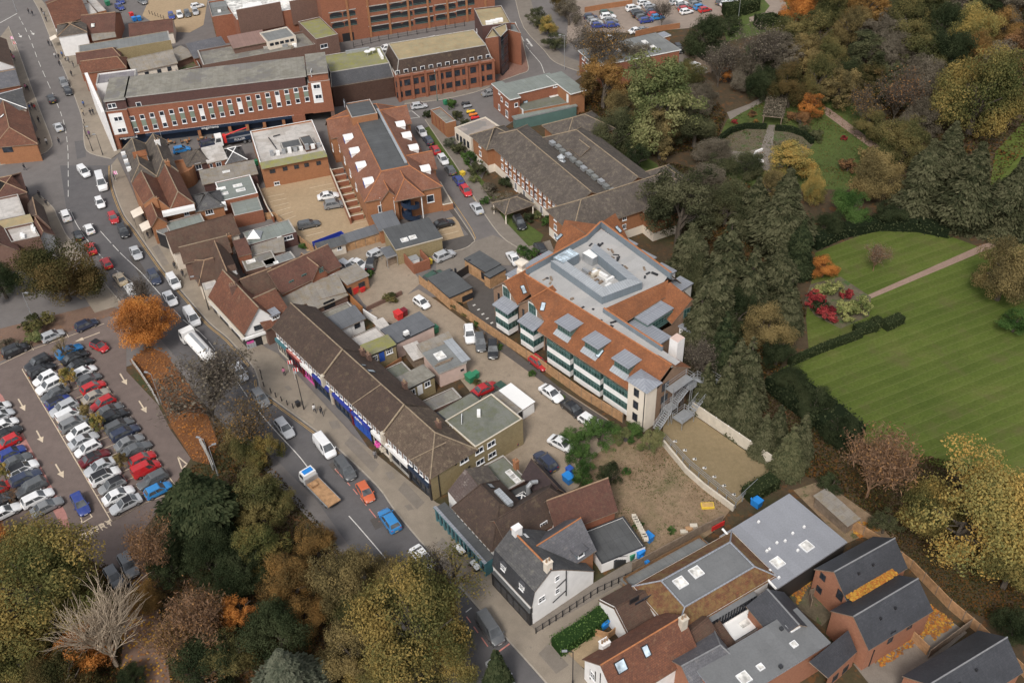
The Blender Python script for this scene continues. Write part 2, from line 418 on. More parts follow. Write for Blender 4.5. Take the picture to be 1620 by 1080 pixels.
def outward(v):
 """rotation about z that turns local +y to the horizontal direction v"""
 return math.atan2(v.y,v.x)-math.pi/2
class Bld:
 def __init__(s,name,label,cat='building',at=None,group=None,z=0.0):
  s.root = empty(name,Vector((0,0,0)),label,cat,group)
  s.at = at; s.polys =[]; s.tree = None; s.z = z; s.set = False; s.n ={}
  if at:s.place(G(at[0],at[1],z))
 def place(s,p):
  s.root.location =(p.x,p.y,s.z); s.root.matrix_basis = Matrix.Translation((p.x,p.y,s.z)); s.set = True
 def reg(s,pts):s.polys.append([Vector(p)for p in pts]); s.tree = None
 def hit(s,px,py):
  if s.tree is None:
   vs,fs =[],[]
   for p in s.polys:fs.append(tuple(range(len(vs),len(vs)+len(p)))); vs+=p
   s.tree = BVHTree.FromPolygons([tuple(v)for v in vs],fs)
  d = ray(px,py); loc,nrm,_,_ = s.tree.ray_cast(CAM,d)
  if loc is None:
   if len(MISS)<60:MISS.append((s.root.name,px,py))
   loc,nrm,_,_ = s.tree.find_nearest(G(px,py,3.0))
  if nrm.dot(d)>0:nrm =-nrm
  return loc,nrm
 def quad(s,q,ze,sq=True):
  A,B = G(*q[0],ze),G(*q[1],ze)
  if len(q)==3 and not isinstance(q[2],tuple):
   e =(B-A).normalized(); n = Vector((-e.y,e.x,0))
   if n.y<0:n =-n
   C,Dd = B+n*q[2],A+n*q[2]
  else:
   C = G(*q[2],ze)
   if sq:
    e =(B-A).normalized(); C = B+(C-B)-e*(C-B).dot(e)
    Dd = A+(C-B)
   else:Dd = G(*q[3],ze)if len(q)>3 else A+(C-B)
  r =[Vector((p.x,p.y,0))for p in(A,B,C,Dd)]
  return r
 def vol(s,q,ze,wall,roof=None,z0=None,sq=True,kind='flat',rise=2.5,axis=0,hip=(0,0),ov=0.3,ridge=None,par=0.35,cope=None,shift=0.5,world=None,fascia=None,wname='wall',rname='roof'):
  """one block: walls up to ze and its roof. q = eave corners in the photograph (A,B front edge, C behind B)"""
  r = world or s.quad(q,ze,sq)
  if not s.set:s.place(sum(r,Vector())/len(r))
  z0 = s.z if z0 is None else z0
  A,B,C,Dd = r
  wb = MB(); rb = MB()
  def up(p,z):return Vector((p.x,p.y,z))
  ccw = area2(r)>0
  def wallpoly(pts):
   if not ccw:pts = pts[::-1]
   wb.poly(pts,wall); s.reg(pts)
  top = ze+(par if kind=='flat' else 0)
  for a,b in((A,B),(B,C),(C,Dd),(Dd,A)):
   wallpoly([up(a,z0),up(b,z0),up(b,top),up(a,top)])
  cen = sum(r,Vector())/4
  if kind=='flat':
   rb.poly([up(p,ze)for p in(r if ccw else r[::-1])],roof); s.reg([up(p,ze)for p in r])
   if par>0:
    t = 0.25; cm = cope or m_gs11
    inn =[p+((cen-p).normalized()*t*1.4)for p in r]
    for i in range(4):
     a,b,c,d = r[i],r[(i+1)%4],inn[(i+1)%4],inn[i]
     rb.poly([up(a,top),up(b,top),up(c,top),up(d,top)]if ccw else[up(a,top),up(d,top),up(c,top),up(b,top)],cm)
     rb.poly([up(d,top),up(c,top),up(c,ze),up(d,ze)],wall)
  elif kind=='eave':
   o =[p+(p-cen).normalized()*ov*1.4 for p in r]
   fm = fascia or m_wp0
   for i in range(4):
    a,b = o[i],o[(i+1)%4]
    rb.poly([up(a,ze),up(b,ze),up(b,ze+0.28),up(a,ze+0.28)]if ccw else[up(b,ze),up(a,ze),up(a,ze+0.28),up(b,ze+0.28)],fm)
   rb.poly([up(p,ze+0.28)for p in(o if ccw else o[::-1])],roof); s.reg([up(p,ze+0.28)for p in o])
   rb.poly([up(p,ze)for p in(o[::-1]if ccw else o)],fm)
  elif kind=='mono':
   e1 =(B-A).normalized()*ov; e2 =(C-B).normalized()*ov
   k = rise/max(0.1,(C-B).length)
   a,b,c,d = A-e1-e2,B+e1-e2,C+e1+e2,Dd-e1+e2
   lo,hi = ze-k*ov,ze+rise+k*ov
   P =[up(a,lo),up(b,lo),up(c,hi),up(d,hi)]
   s.slab(rb,[P],roof,ccw)
   wallpoly([up(B,ze),up(C,ze),up(C,ze+rise)]); wallpoly([up(Dd,ze),up(A,ze),up(Dd,ze+rise)])
   wallpoly([up(C,ze),up(Dd,ze),up(Dd,ze+rise),up(C,ze+rise)])
  else:
   if axis:A,B,C,Dd = B,C,Dd,A
   half =(C-B).length*shift; L =(B-A).length; e =(B-A).normalized(); n =(C-B).normalized()
   k = rise/half
   h0,h1 = hip[0]*half,hip[1]*half
   m0 = A+(Dd-A)*shift+e*h0; m1 = B+(C-B)*shift-e*h1
   o0 = ov; low = ze-k*ov
   a,b = A-n*ov-e*ov,B-n*ov+e*ov
   c,d = C+n*ov+e*ov,Dd+n*ov-e*ov
   lowb = ze-(rise/((C-B).length*(1-shift)))*ov
   g0 = m0-(e*ov if h0==0 else Vector()); g1 = m1+(e*ov if h1==0 else Vector())
   zr = ze+rise
   P =[[up(a,low),up(b,low),up(g1,zr),up(g0,zr)],[up(c,lowb),up(d,lowb),up(g0,zr),up(g1,zr)]]
   if h0>0:P.append([up(d,lowb),up(a,low),up(g0,zr)])
   else:wallpoly([up(Dd,ze),up(A,ze),up(A+(Dd-A)*shift,zr)])
   if h1>0:P.append([up(b,low),up(c,lowb),up(g1,zr)])
   else:wallpoly([up(B,ze),up(C,ze),up(B+(C-B)*shift,zr)])
   s.slab(rb,P,roof,ccw)
   rm = ridge or m_r17
   lines =[(up(g0,zr),up(g1,zr))]
   if h0>0:lines+=[(up(d,lowb),up(g0,zr)),(up(a,low),up(g0,zr))]
   if h1>0:lines+=[(up(b,low),up(g1,zr)),(up(c,lowb),up(g1,zr))]
   for p,q2 in lines:rb.tube(p+Vector((0,0,.03)),q2+Vector((0,0,.03)),0.11,0.11,rm,5)
   s.last =(g0,g1,zr,e,n,half)
  if roof:rb.build(rname,s.root)
  wb.build(wname,s.root)
  return r
 def slab(s,rb,P,mt,ccw,t=0.16):
  """roof slopes as thick slabs"""
  flat_ = lambda p:len(p)<4 or abs((p[3]-p[0]).dot((p[1]-p[0]).cross(p[2]-p[0]).normalized()))<.05
  for p in[t for q in P for t in([q]if flat_(q)else[[q[0],q[1],q[2]],[q[0],q[2],q[3]]])]:
   nrm =(p[1]-p[0]).cross(p[2]-p[0])
   q = p if nrm.z>0 else p[::-1]
   rb.poly(q,mt); s.reg(q)
   lo =[v-Vector((0,0,t))for v in q]
   rb.poly(lo[::-1],M['black_timber'])
   for i in range(len(q)):
    j =(i+1)%len(q); rb.poly([lo[i],lo[j],q[j],q[i]],m_ot19)
 def roofpoly(s,pts,mt,name='roof',thick=0.16,ridge=None):
  rb = MB(); s.slab(rb,[[Vector(p)for p in pts]],mt,True,thick); return rb.build(name,s.root)
  # ---- things on walls and roofs, found by where the photograph shows them
 def win(s,px,py,w=1.0,h=1.2,nx=2,ny=1,style='w',nrm=None,name='window',loc=None):
  if loc is None:loc,nrm = s.hit(px,py)
  hv = Vector((nrm.x,nrm.y,0)).normalized()
  fm,pm = win_mesh(w,h,nx,ny,style)
  base = Vector(s.root.matrix_basis.translation)
  o = child(name,fm,s.root,loc-base+hv*0.01-Vector((0,0,h/2)),(0,0,outward(hv)))
  child('pane',pm,o); return o
 def row(s,p0,p1,n,w=1.0,h=1.2,nx=2,ny=1,style='w',skip=()):
  a,na = s.hit(*p0); b,nb = s.hit(*p1)
  if abs(na.dot(nb))<0.95:nb = na
  for i in range(n):
   if i in skip:continue
   t = i/max(1,n-1)
   s.win(0,0,w,h,nx,ny,style,na,loc=a.lerp(b,t))
 def panel(s,px,py,w,h,mt,name='panel',d=0.05,loc=None,nrm=None):
  if loc is None:loc,nrm = s.hit(px,py)
  hv = Vector((nrm.x,nrm.y,0)).normalized()
  mb = MB(); mb.box(-w/2,w/2,-0.02,d,-h/2,h/2,mt)
  base = Vector(s.root.matrix_basis.translation)
  return child(name,mb.mesh(name),s.root,loc-base,(0,0,outward(hv)))
 def door(s,px,py,w=0.95,h=2.05,mt=None):
  o = s.panel(px,py,w,h,mt or m_bp1,'door',0.06)
  hb = MB(); hb.tube((w*.36,.06,-.05),(w*.36,.12,-.05),.03,.03,m_g4,6); child('handle',hb.mesh('handle'),o); return o
 def light(s,px,py,w=0.8,l=1.2,mt=None,h=0.18,frame=None,name='skylight'):
  loc,n = s.hit(px,py)
  base = Vector(s.root.matrix_basis.translation)
  if n.z>0.98:
   rz = s.rz if hasattr(s,'rz')else s.mainrot()
   q = Matrix.Rotation(rz,4,'Z')
  else:
   t = Vector((-n.y,n.x,0)).normalized(); u = n.cross(t)
   q = Matrix((t,u,n)).transposed().to_4x4()
  f = MB(); fm = frame or(M['upvc']if n.z>0.98 else m_dm6); k = 0.09
  f.box(-w/2,-w/2+k,-l/2,l/2,-0.05,h,fm); f.box(w/2-k,w/2,-l/2,l/2,-0.05,h,fm)
  f.box(-w/2+k,w/2-k,-l/2,-l/2+k,-0.05,h,fm); f.box(-w/2+k,w/2-k,l/2-k,l/2,-0.05,h,fm)
  o = child(name,f.mesh(name),s.root,loc-base,q.to_euler())
  g = MB(); a,b = w/2-k,l/2-k
  g.poly([(-a,-b,h-.03),(a,-b,h-.03),(a,b,h-.03),(-a,b,h-.03)],mt or(M['pale_glass']if n.z>.98 else M['roof_glass']))
  child('pane',g.mesh('pane'),o); return o
 def mainrot(s):
  p = s.polys[0]; e = p[1]-p[0]; return math.atan2(e.y,e.x)
 def chimney(s,px,py,w=0.9,d=0.6,h=1.6,mt=None,pots=2,sink=0.9):
  loc,n = s.hit(px,py); base = Vector(s.root.matrix_basis.translation); mt = mt or m_rb3
  b = MB(); b.box(-w/2,w/2,-d/2,d/2,-sink,h,mt); b.box(-w/2-.07,w/2+.07,-d/2-.07,d/2+.07,h,h+.16,mt)
  o = child('chimney',b.mesh('chimney'),s.root,loc-base,(0,0,s.mainrot()))
  for i in range(pots):
   pm = MB(); pm.lathe([(.14,0),(.11,.35),(.13,.45)],M['orange_paint']if False else m_r17,8,(-w/2+w*(i+.5)/pots,0,h+.16))
   child('chimney_pot',pm.mesh('chimney_pot'),o)
  return o
 def box(s,px,py,w,d,h,mt,name='roof_unit',sink=0.05,top=None,rz=None):
  loc,n = s.hit(px,py); base = Vector(s.root.matrix_basis.translation)
  b = MB(); b.box(-w/2,w/2,-d/2,d/2,-sink,h,mt)
  if top:b.box(-w/2-.06,w/2+.06,-d/2-.06,d/2+.06,h,h+.07,top)
  return child(name,b.mesh(name),s.root,loc-base,(0,0,s.mainrot()if rz is None else rz))
 def dormer(s,px,py,w,h,wall,roof,kind='flat',nx=2,ny=1,style='w',winw=None,winh=None,ov=.15,rise=.9,sill=None,loc=None,nrm=None):
  """dormer whose front bottom middle the photograph shows at this pixel of a roof slope"""
  if loc is None:loc,nrm = s.hit(px,py)
  hv = Vector((nrm.x,nrm.y,0)).normalized(); slope = math.hypot(nrm.x,nrm.y)/max(.05,nrm.z)
  dep =(h+(rise if kind=='gable' else 0))/max(slope,.3)+.2
  b = MB(); b.box(-w/2,w/2,-dep,0,-.25,h,wall)
  base = Vector(s.root.matrix_basis.translation)
  o = child('dormer',b.mesh('dormer'),s.root,loc-base,(0,0,outward(hv)))
  r = MB()
  if kind=='flat':r.box(-w/2-ov,w/2+ov,-dep-.1,ov*1.5,h+.002,h+.14,roof)
  elif kind=='hip':
   z = h+.02; a = w/2+ov
   r.poly([(-a,ov,z),(a,ov,z),(0,-w*.45,z+rise)],roof); r.poly([(a,ov,z),(a,-dep,z),(0,-dep,z+rise),(0,-w*.45,z+rise)],roof)
   r.poly([(-a,-dep,z),(-a,ov,z),(0,-w*.45,z+rise),(0,-dep,z+rise)],roof)
  elif kind=='gable':
   z = h+.02; a = w/2+ov
   r.poly([(a,ov,z),(a,-dep,z),(0,-dep,z+rise),(0,ov,z+rise)],roof)
   r.poly([(-a,-dep,z),(-a,ov,z),(0,ov,z+rise),(0,-dep,z+rise)],roof)
   b2 = MB(); b2.poly([(-w/2,.0,h),(w/2,.0,h),(0,.0,h+rise*.9)],wall); child('gable',b2.mesh('gable'),o)
  elif kind=='arch':
   n = 8; a = w/2+ov
   pts =[(a*math.cos(math.pi*i/n),h+rise*math.sin(math.pi*i/n))for i in range(n+1)]
   for(x0,z0),(x1,z1)in zip(pts,pts[1:]):r.poly([(x0,ov,z0),(x0,-dep,z0),(x1,-dep,z1),(x1,ov,z1)],roof)
   r.poly([(x,.01,z)for x,z in pts],wall)
  child('dormer_roof',r.mesh('dormer_roof'),o)
  ww,wh = winw or w-.3,winh or h-.35
  fm,pm = win_mesh(ww,wh,nx,ny,style)
  q = child('window',fm,o,(0,.01,(h-wh)*.5),(0,0,0)); child('pane',pm,q)
  if sill:sb = MB(); sb.poly([(-w/2-.2,.9,-.9*slope+.06),(w/2+.2,.9,-.9*slope+.06),(w/2+.2,0,.07),(-w/2-.2,0,.07)],sill); child('apron',sb.mesh('apron'),o)
  return o
 def mesh(s,name,mb,label=None):
  return mb.build(name,s.root,label=label)
MISS =[]
def text_mesh(body,size,mt,name='lettering',ext=0.02):
 cu = bpy.data.curves.new(name,'FONT'); cu.body = body; cu.size = size; cu.extrude = ext; cu.align_x = 'CENTER'; cu.align_y = 'CENTER'
 o = bpy.data.objects.new(name,cu); COL.objects.link(o)
 dg = bpy.context.evaluated_depsgraph_get(); me = bpy.data.meshes.new_from_object(o.evaluated_get(dg))
 bpy.data.objects.remove(o); bpy.data.curves.remove(cu)
 me.materials.clear(); me.materials.append(mt); return me
def wall_line(name,label,pts,h,t,mt,cat='wall',top=None,z=0.0,group=None,posts=0,postmat=None,rails=None,parts=True):
 """a wall or fence following a line seen on the ground; posts every so many metres"""
 P =[G(p[0],p[1],z)if len(p)==2 else Vector(p)for p in pts]
 root = empty(name,P[0],label,cat,group); root.matrix_basis = Matrix.Translation(P[0])
 mb = MB(); pm = MB()
 for a,b in zip(P,P[1:]):
  e =(b-a).normalized(); n = Vector((-e.y,e.x,0))*t/2
  if rails:
   for zz,th in rails:
    mb.prism([a-n,b-n,b+n,a+n],z+zz-th/2,z+zz+th/2,mt,bottom=True)
  else:
   mb.prism([a-n,b-n,b+n,a+n],z,z+h,mt,top or mt)
 mb.build({'fence':'fence_panel','railing':'rail'}.get(cat,'wall_body')if posts else 'wall_body',root)
 if posts:
  k = 0
  for a,b in zip(P,P[1:]):
   L =(b-a).length; n = max(1,int(round(L/posts)))
   for i in range(n+(1 if(b-P[-1]).length<.01 else 0)):
    if k>=90:break
    p = a.lerp(b,i/n); q = MB(); q.box(-.06,.06,-.06,.06,0,h+.1,postmat or mt)
    child('post',q.mesh('post'),root,p-P[0]+Vector((0,0,0)),(0,0,math.atan2((b-a).y,(b-a).x))); k+=1
 return root
 # ---------------------------------------------------------------- the ground
M['soil'] = ground('park_soil',[(0.3,(0.050,0.040,0.024)),(0.5,(0.075,0.052,0.030)),(0.7,(0.045,0.052,0.020))],0.07,spots=[((0.14,0.065,0.024),0.6,0.54)])
M['asphalt'] = ground('asphalt',[(0.3,(0.145,0.132,0.126)),(0.7,(0.172,0.156,0.148))],0.05,0.5,0.25,14.0)
M['fresh_asphalt'] = ground('darker_asphalt',[(0.3,(0.105,0.100,0.102)),(0.7,(0.128,0.120,0.120))],0.06,0.6,0.25,14.0)
M['lot_asphalt'] = ground('brownish_asphalt',[(0.3,(0.140,0.108,0.096)),(0.7,(0.178,0.138,0.122))],0.06,0.6,0.3,12.0,spots=[((0.22,0.12,0.06),0.5,0.64)])
M['paving'] = ground('pavement_slabs',[(0.3,(0.225,0.19,0.15)),(0.7,(0.285,0.24,0.19))],0.09,0.35,0.35,8.0,spots=[((0.13,0.115,0.10),0.35,0.62)])
M['paving2'] = ground('newer_slabs',[(0.3,(0.26,0.215,0.165)),(0.7,(0.31,0.26,0.205))],0.2,0.8,0.3)
M['kerb'] = plain('kerb_stone',(0.34,0.30,0.25),0.85,var=0.15,scale=2)
M['brick_paving'] = ground('red_brick_paving',[(0.3,(0.20,0.115,0.09)),(0.7,(0.25,0.14,0.105))],0.1,2.0,0.4)
M['gravel'] = ground('tan_gravel',[(0.3,(0.32,0.235,0.145)),(0.7,(0.40,0.295,0.185))],0.06,1.2,0.3,6.0,spots=[((0.24,0.175,0.115),0.4,0.62)])
M['yard'] = ground('worn_concrete',[(0.3,(0.25,0.20,0.148)),(0.7,(0.33,0.265,0.20))],0.08,0.7,0.35,6.0,spots=[((0.18,0.145,0.11),0.35,0.60)])
M['court'] = ground('grey_concrete',[(0.3,(0.18,0.155,0.13)),(0.7,(0.225,0.195,0.165))],0.08,0.8,0.3,8.0)
M['waste'] = ground('bare_earth',[(0.3,(0.185,0.125,0.075)),(0.5,(0.255,0.18,0.115)),(0.7,(0.15,0.125,0.065))],0.13,1.2,0.5,6.0,spots=[((0.07,0.085,0.03),0.45,0.58),((0.25,0.10,0.035),0.4,0.66)])
M['brown_gravel'] = ground('brown_gravel',[(0.3,(0.205,0.155,0.085)),(0.7,(0.25,0.19,0.11))],0.12,1.5,0.3,8.0)
M['litter'] = ground('leaf_litter',[(0.3,(0.13,0.055,0.024)),(0.7,(0.21,0.085,0.03))],0.2,2.5,0.6,5.0,spots=[((0.12,0.07,0.04),0.7,0.55)])
M['brown_path'] = ground('leafy_path',[(0.3,(0.15,0.095,0.07)),(0.7,(0.20,0.13,0.095))],0.15,2.0,0.4,6.0,spots=[((0.28,0.13,0.05),0.9,0.58)])
M['grass'] = ground('rough_grass',[(0.3,(0.060,0.082,0.022)),(0.7,(0.085,0.115,0.028))],0.1,1.2,0.5,5.0,spots=[((0.13,0.10,0.05),0.35,0.60)])
M['bed'] = ground('planted_bed',[(0.3,(0.085,0.075,0.05)),(0.5,(0.13,0.105,0.07)),(0.7,(0.06,0.095,0.03))],0.25,2.2,0.55,6.0,spots=[((0.05,0.10,0.025),0.5,0.55)])
M['pink_path'] = ground('pinkish_gravel_path',[(0.3,(0.25,0.17,0.13)),(0.7,(0.30,0.21,0.165))],0.2,2.0,0.3)
M['drive'] = ground('dark_drive',[(0.3,(0.085,0.075,0.068)),(0.7,(0.105,0.094,0.086))],0.1,1.0,0.3)
M['pale_lot'] = ground('pale_lot',[(0.3,(0.25,0.20,0.165)),(0.7,(0.31,0.25,0.205))],0.05,0.6,0.3)
M['mark'] = plain('road_paint',(0.62,0.60,0.56),0.8,var=0.18,scale=1.5)
M['cream_mark'] = plain('cream_road_paint',(0.60,0.49,0.36),0.8,var=0.18,scale=1.5)
M['yellow_mark'] = plain('yellow_road_paint',(0.50,0.31,0.10),0.8,var=0.2,scale=1.5)
M['pink_mark'] = plain('red_bay_paint',(0.55,0.22,0.18),0.8,var=0.2,scale=1.5)
M['pink_strip'] = ground('pink_walkway',[(0.3,(0.36,0.17,0.15)),(0.7,(0.42,0.21,0.18))],0.3,2.0,0.3)
def lawn_mat():
 mt,nt,p = _new('mown_lawn')
 a,b = G(1350,656),G(1620,550); e =(b-a).normalized(); n = Vector((-e.y,e.x,0))
 ps = pos(nt)
 vd = N(nt,'ShaderNodeVectorMath',operation='DOT_PRODUCT'); nt.links.new(ps,vd.inputs[0]); vd.inputs[1].default_value = n
 nz = _noise(nt,ps,0.12,3); ad = N(nt,'ShaderNodeMath',operation='MULTIPLY_ADD'); nt.links.new(nz,ad.inputs[0]); ad.inputs[1].default_value = .5; nt.links.new(vd.outputs['Value'],ad.inputs[2])
 def band(per,stops):
  q = N(nt,'ShaderNodeMath',operation='DIVIDE'); nt.links.new(ad.outputs[0],q.inputs[0]); q.inputs[1].default_value = per
  fr = N(nt,'ShaderNodeMath',operation='FRACT'); nt.links.new(q.outputs[0],fr.inputs[0]); return _ramp(nt,fr.outputs[0],stops)
 g = _ramp(nt,_noise(nt,ps,0.05,6,0.7),[(0.3,(0.062,0.088,0.018)),(0.55,(0.086,0.112,0.024)),(0.75,(0.128,0.126,0.042))])
 g = _mix(nt,1.0,g,band(3.4,[(0.0,(0.94,)*3),(0.42,(0.95,)*3),(0.56,(1.06,)*3),(0.94,(1.05,)*3)]),'MULTIPLY')
 ln = band(1.7,[(0.0,0.30),(0.06,0.30),(0.14,0.0),(0.20,0.0),(0.25,0.18),(0.32,0.0)])
 g = _mix(nt,ln,g,(0.17,0.18,0.065))
 g = _mix(nt,0.5,g,_ramp(nt,_noise(nt,ps,2.2,5,.7),[(0.3,(0.3,)*3),(0.7,(0.68,)*3)]),'OVERLAY')
 sp = _noise(nt,ps,0.16,6,0.7); g = _mix(nt,_ramp(nt,sp,[(0.52,0.0),(0.70,0.6)]),g,(0.105,0.090,0.042))
 nt.links.new(g,p.inputs['Base Color']); p.inputs['Roughness'].default_value = 0.95; p.inputs['Specular IOR Level'].default_value = 0.1
 return mt
M['lawn'] = lawn_mat()
def area(name,px,z,mt):
 mb = MB(); r =[G(p[0],p[1],0)for p in px]; r =[Vector((q.x,q.y,z))for q in r]
 if area2(r)<0:r = r[::-1]
 mb.poly(r,mt); return struct(mb.build(name))
def smooth_px(pts,n=3):
 """Catmull-Rom through kerb points"""
 out =[]
 for i in range(len(pts)-1):
  p0 = pts[max(0,i-1)]; p1 = pts[i]; p2 = pts[i+1]; p3 = pts[min(len(pts)-1,i+2)]
  for k in range(n):
   t = k/n
   out.append(tuple(0.5*(2*p1[j]+(p2[j]-p0[j])*t+(2*p0[j]-5*p1[j]+4*p2[j]-p3[j])*t*t+(3*p1[j]-p0[j]-3*p2[j]+p3[j])*t**3)for j in(0,1)))
 out.append(pts[-1]); return out
def pave(name,kerb,back,mt='paving',h=0.12,kerbw=0.18):
 """raised pavement: a kerb stone along the first edge, slabs behind"""
 k =[G(p[0],p[1])for p in smooth_px(kerb)]; b =[G(p[0],p[1])for p in back]
 mb = MB(); mb.prism(k+b,0,h,M[mt])
 cen = sum(b,Vector())/len(b)
 for p,q in zip(k,k[1:]):
  e = q-p
  if e.length<.05:continue
  n = Vector((-e.y,e.x,0)).normalized()
  if n.dot(min(b,key=lambda w:(w-p).length)-p)<0:n =-n
  mb.prism([p-n*.02,q-n*.02,q+n*kerbw,p+n*kerbw],0,h+0.004,M['kerb'])
 return struct(mb.build(name))
MK ={}
def line(p0,p1,w=0.12,mt='mark',z=0.055,dash=None,world=False):
 mb = MK.setdefault((mt,),MB())
 a,b =(p0,p1)if world else(G(*p0),G(*p1))
 L =(b-a).length
 if L<.01:return
 e =(b-a)/L; n = Vector((-e.y,e.x,0))*w/2
 segs =[(0,L)]if not dash else[(t,min(L,t+dash[0]))for t in np.arange(0,L,dash[0]+dash[1])]
 for t0,t1 in segs:
  p,q = a+e*t0,a+e*t1
  mb.poly([(v.x,v.y,z)for v in(p-n,q-n,q+n,p+n)],M[mt])
def pline(pts,w=0.1,mt='yellow_mark',z=0.055,off=0.0,dash=None):
 P =[G(*p)for p in smooth_px(pts)]
 for a,b in zip(P,P[1:]):
  e =(b-a).normalized(); n = Vector((-e.y,e.x,0))*off
  line(a+n,b+n+e*.02,w,mt,z,dash,True)
def arrow(p0,p1,w=0.22,mt='cream_mark'):
 """straight-ahead arrow painted on the ground from tail to tip"""
 mb = MK.setdefault((mt,),MB()); a,b = G(*p0),G(*p1); e =(b-a).normalized(); n = Vector((-e.y,e.x,0)); L =(b-a).length; hl = min(1.5,L*.4)
 c = b-e*hl; z = .055
 mb.poly([(v.x,v.y,z)for v in(a-n*w/2,c-n*w/2,c+n*w/2,a+n*w/2)],M[mt])
 mb.poly([(v.x,v.y,z)for v in(c-n*.5,b,c+n*.5)],M[mt])
base = MB(); base.poly([(-1500,-300,0),(1500,-300,0),(1500,2500,0),(-1500,2500,0)],M['soil']); struct(base.build('ground'))
area('road',[(-150,-60),(935,-60),(935,112),(800,200),(700,420),(850,420),(830,470),(640,470),(480,560),(640,790),(700,850),(880,1100),(980,1250),(700,1250),(560,900),(380,700),(250,560),(100,620),(-150,700)],.010,M['asphalt'])
area('road',[(176,262),(186,310),(215,365),(295,470),(362,537),(408,600),(500,682),(597,770),(737,940),(850,1065),(960,1200),(800,1200),(600,930),(500,790),(400,690),(300,590),(205,480),(150,400),(105,330),(95,262)],.018,M['fresh_asphalt'])
area('road',[(630,180),(780,140),(800,110),(760,-30),(812,-30),(828,45),(876,97),(890,125),(790,190),(690,205),(760,320),(830,400),(700,420),(690,300)],.020,M['asphalt'])
area('car_park',[(-150,540),(0,575),(60,545),(170,500),(200,520),(200,587),(250,640),(270,680),(302,725),(262,790),(205,870),(190,920),(150,890),(60,840),(-150,900)],.024,M['lot_asphalt'])
area('walkway',[(-6,616),(4,626),(105,812),(112,838),(101,838),(-6,648)],.030,M['pink_strip'])
area('leafy_verge',[(205,570),(255,640),(274,680),(305,728),(330,735),(345,700),(330,660),(300,610),(262,560),(235,548)],.034,M['litter'])
area('leafy_path',[(190,880),(205,865),(225,880),(240,930),(262,1000),(270,1090),(190,1090),(195,1000),(205,940)],.034,M['brown_path'])
area('path',[(-40,540),(0,520),(60,505),(160,480),(200,492),(150,508),(60,545),(0,572),(-40,590)],.030,M['brown_path'])
east =[(176,262),(179,295),(196,340),(215,365),(257,425),(295,470),(332,512),(362,537),(398,578),(408,600),(412,615),(432,632),(500,682),(540,715),(597,770),(622,805),(665,857),(737,940),(805,1015),(850,1065),(880,1100)]
pave('pavement',east,[(985,1100),(925,1060),(895,1030),(1000,940),(980,925),(850,1000),(835,985),(790,905),(700,800),(690,795),(560,690),(440,560),(420,550),(330,470),(290,420),(230,350),(205,290),(186,250)])
pave('pavement',[(52,0),(64,22),(80,62),(105,120),(122,165),(131,195),(133,228),(142,243),(176,252)],[(192,240),(165,165),(130,110),(105,60),(80,20),(66,0)])
pave('pavement',[(14,42),(30,82),(47,130),(64,175),(82,222),(80,235),(60,247),(0,262),(-40,270)],[(-40,235),(0,228),(50,220),(60,205),(40,160),(20,100),(0,60)])
pave('pavement',[(60,306),(84,328),(91,342),(100,361),(108,375),(135,410),(165,447),(195,482)],[(150,495),(120,450),(90,400),(66,345),(52,312)])
pave('pavement',[(672,190),(700,232),(727,272),(755,322),(790,372),(818,392)],[(838,392),(800,352),(760,292),(700,205),(684,182)],'court')
pave('pavement',[(697,298),(722,335),(750,377),(748,385),(737,393),(715,399),(690,402)],[(690,385),(742,372),(700,320),(692,300)],'drive')
pave('pavement',[(640,165),(700,158),(750,147),(775,138)],[(785,128),(778,120),(640,155)],'court')
pave('pavement',[(826,60),(834,95),(836,112),(822,118),(795,128)],[(785,128),(800,105),(818,60)],'brick_paving')
pave('pavement',[(815,0),(828,44),(860,80),(876,98),(905,110),(930,118)],[(935,105),(890,88),(850,40),(840,0)],'court')
area('gravel_yard',[(408,300),(470,283),(524,272),(560,290),(590,345),(606,368),(560,385),(486,398),(470,375),(440,345),(420,320)],.036,M['gravel'])
area('gravel_yard',[(672,356),(722,342),(735,375),(700,385),(690,375)],.040,M['gravel'])
area('back_yard',[(520,400),(560,385),(610,375),(660,440),(640,470),(600,450),(560,450),(540,420)],.036,M['yard'])
area('back_yard',[(556,452),(600,425),(640,415),(668,446),(640,470),(590,492),(575,480)],.040,M['yard'])
area('service_yard',[(575,500),(590,492),(640,468),(662,458),(690,475),(770,535),(850,590),(960,662),(990,690),(940,720),(915,770),(850,800),(800,740),(790,690),(760,640),(720,590),(690,560),(640,520),(600,505)],.038,M['yard'])
area('court',[(690,402),(780,372),(830,392),(870,380),(880,405),(830,420),(760,420),(740,430),(690,440)],.042,M['court'])
area('drive',[(728,446),(760,425),(790,470),(800,545),(900,625),(1000,690),(990,700),(770,540),(745,500)],.044,M['drive'])
area('waste_ground',[(905,730),(960,690),(1050,690),(1160,800),(1130,840),(1040,900),(1000,860),(960,800)],.034,M['waste'])
area('gravel_yard',[(1048,700),(1050,655),(1095,655),(1225,745),(1200,770),(1165,800),(1110,755)],.046,M['brown_gravel'])
area('alley',[(835,985),(850,1003),(1000,920),(1030,895),(1010,880),(950,915)],.040,M['court'])
area('front_garden',[(880,1030),(935,1000),(960,1010),(930,1060)],.046,M['gravel'])
area('grass',[(668,205),(690,195),(800,330),(860,372),(850,392),(800,380),(740,300)],.030,M['grass'])
area('grass',[(905,225),(960,210),(1040,260),(1060,330),(1000,320),(930,270)],.030,M['grass'])
area('lawn',[(1225,590),(1250,575),(1280,560),(1275,500),(1290,400),(1380,365),(1480,365),(1560,395),(1700,330),(1760,420),(1760,760),(1560,760),(1420,720),(1340,690)],.030,M['lawn'])
area('lawn',[(1560,330),(1575,240),(1640,170),(1800,120),(1800,380),(1640,350)],.032,M['lawn'])
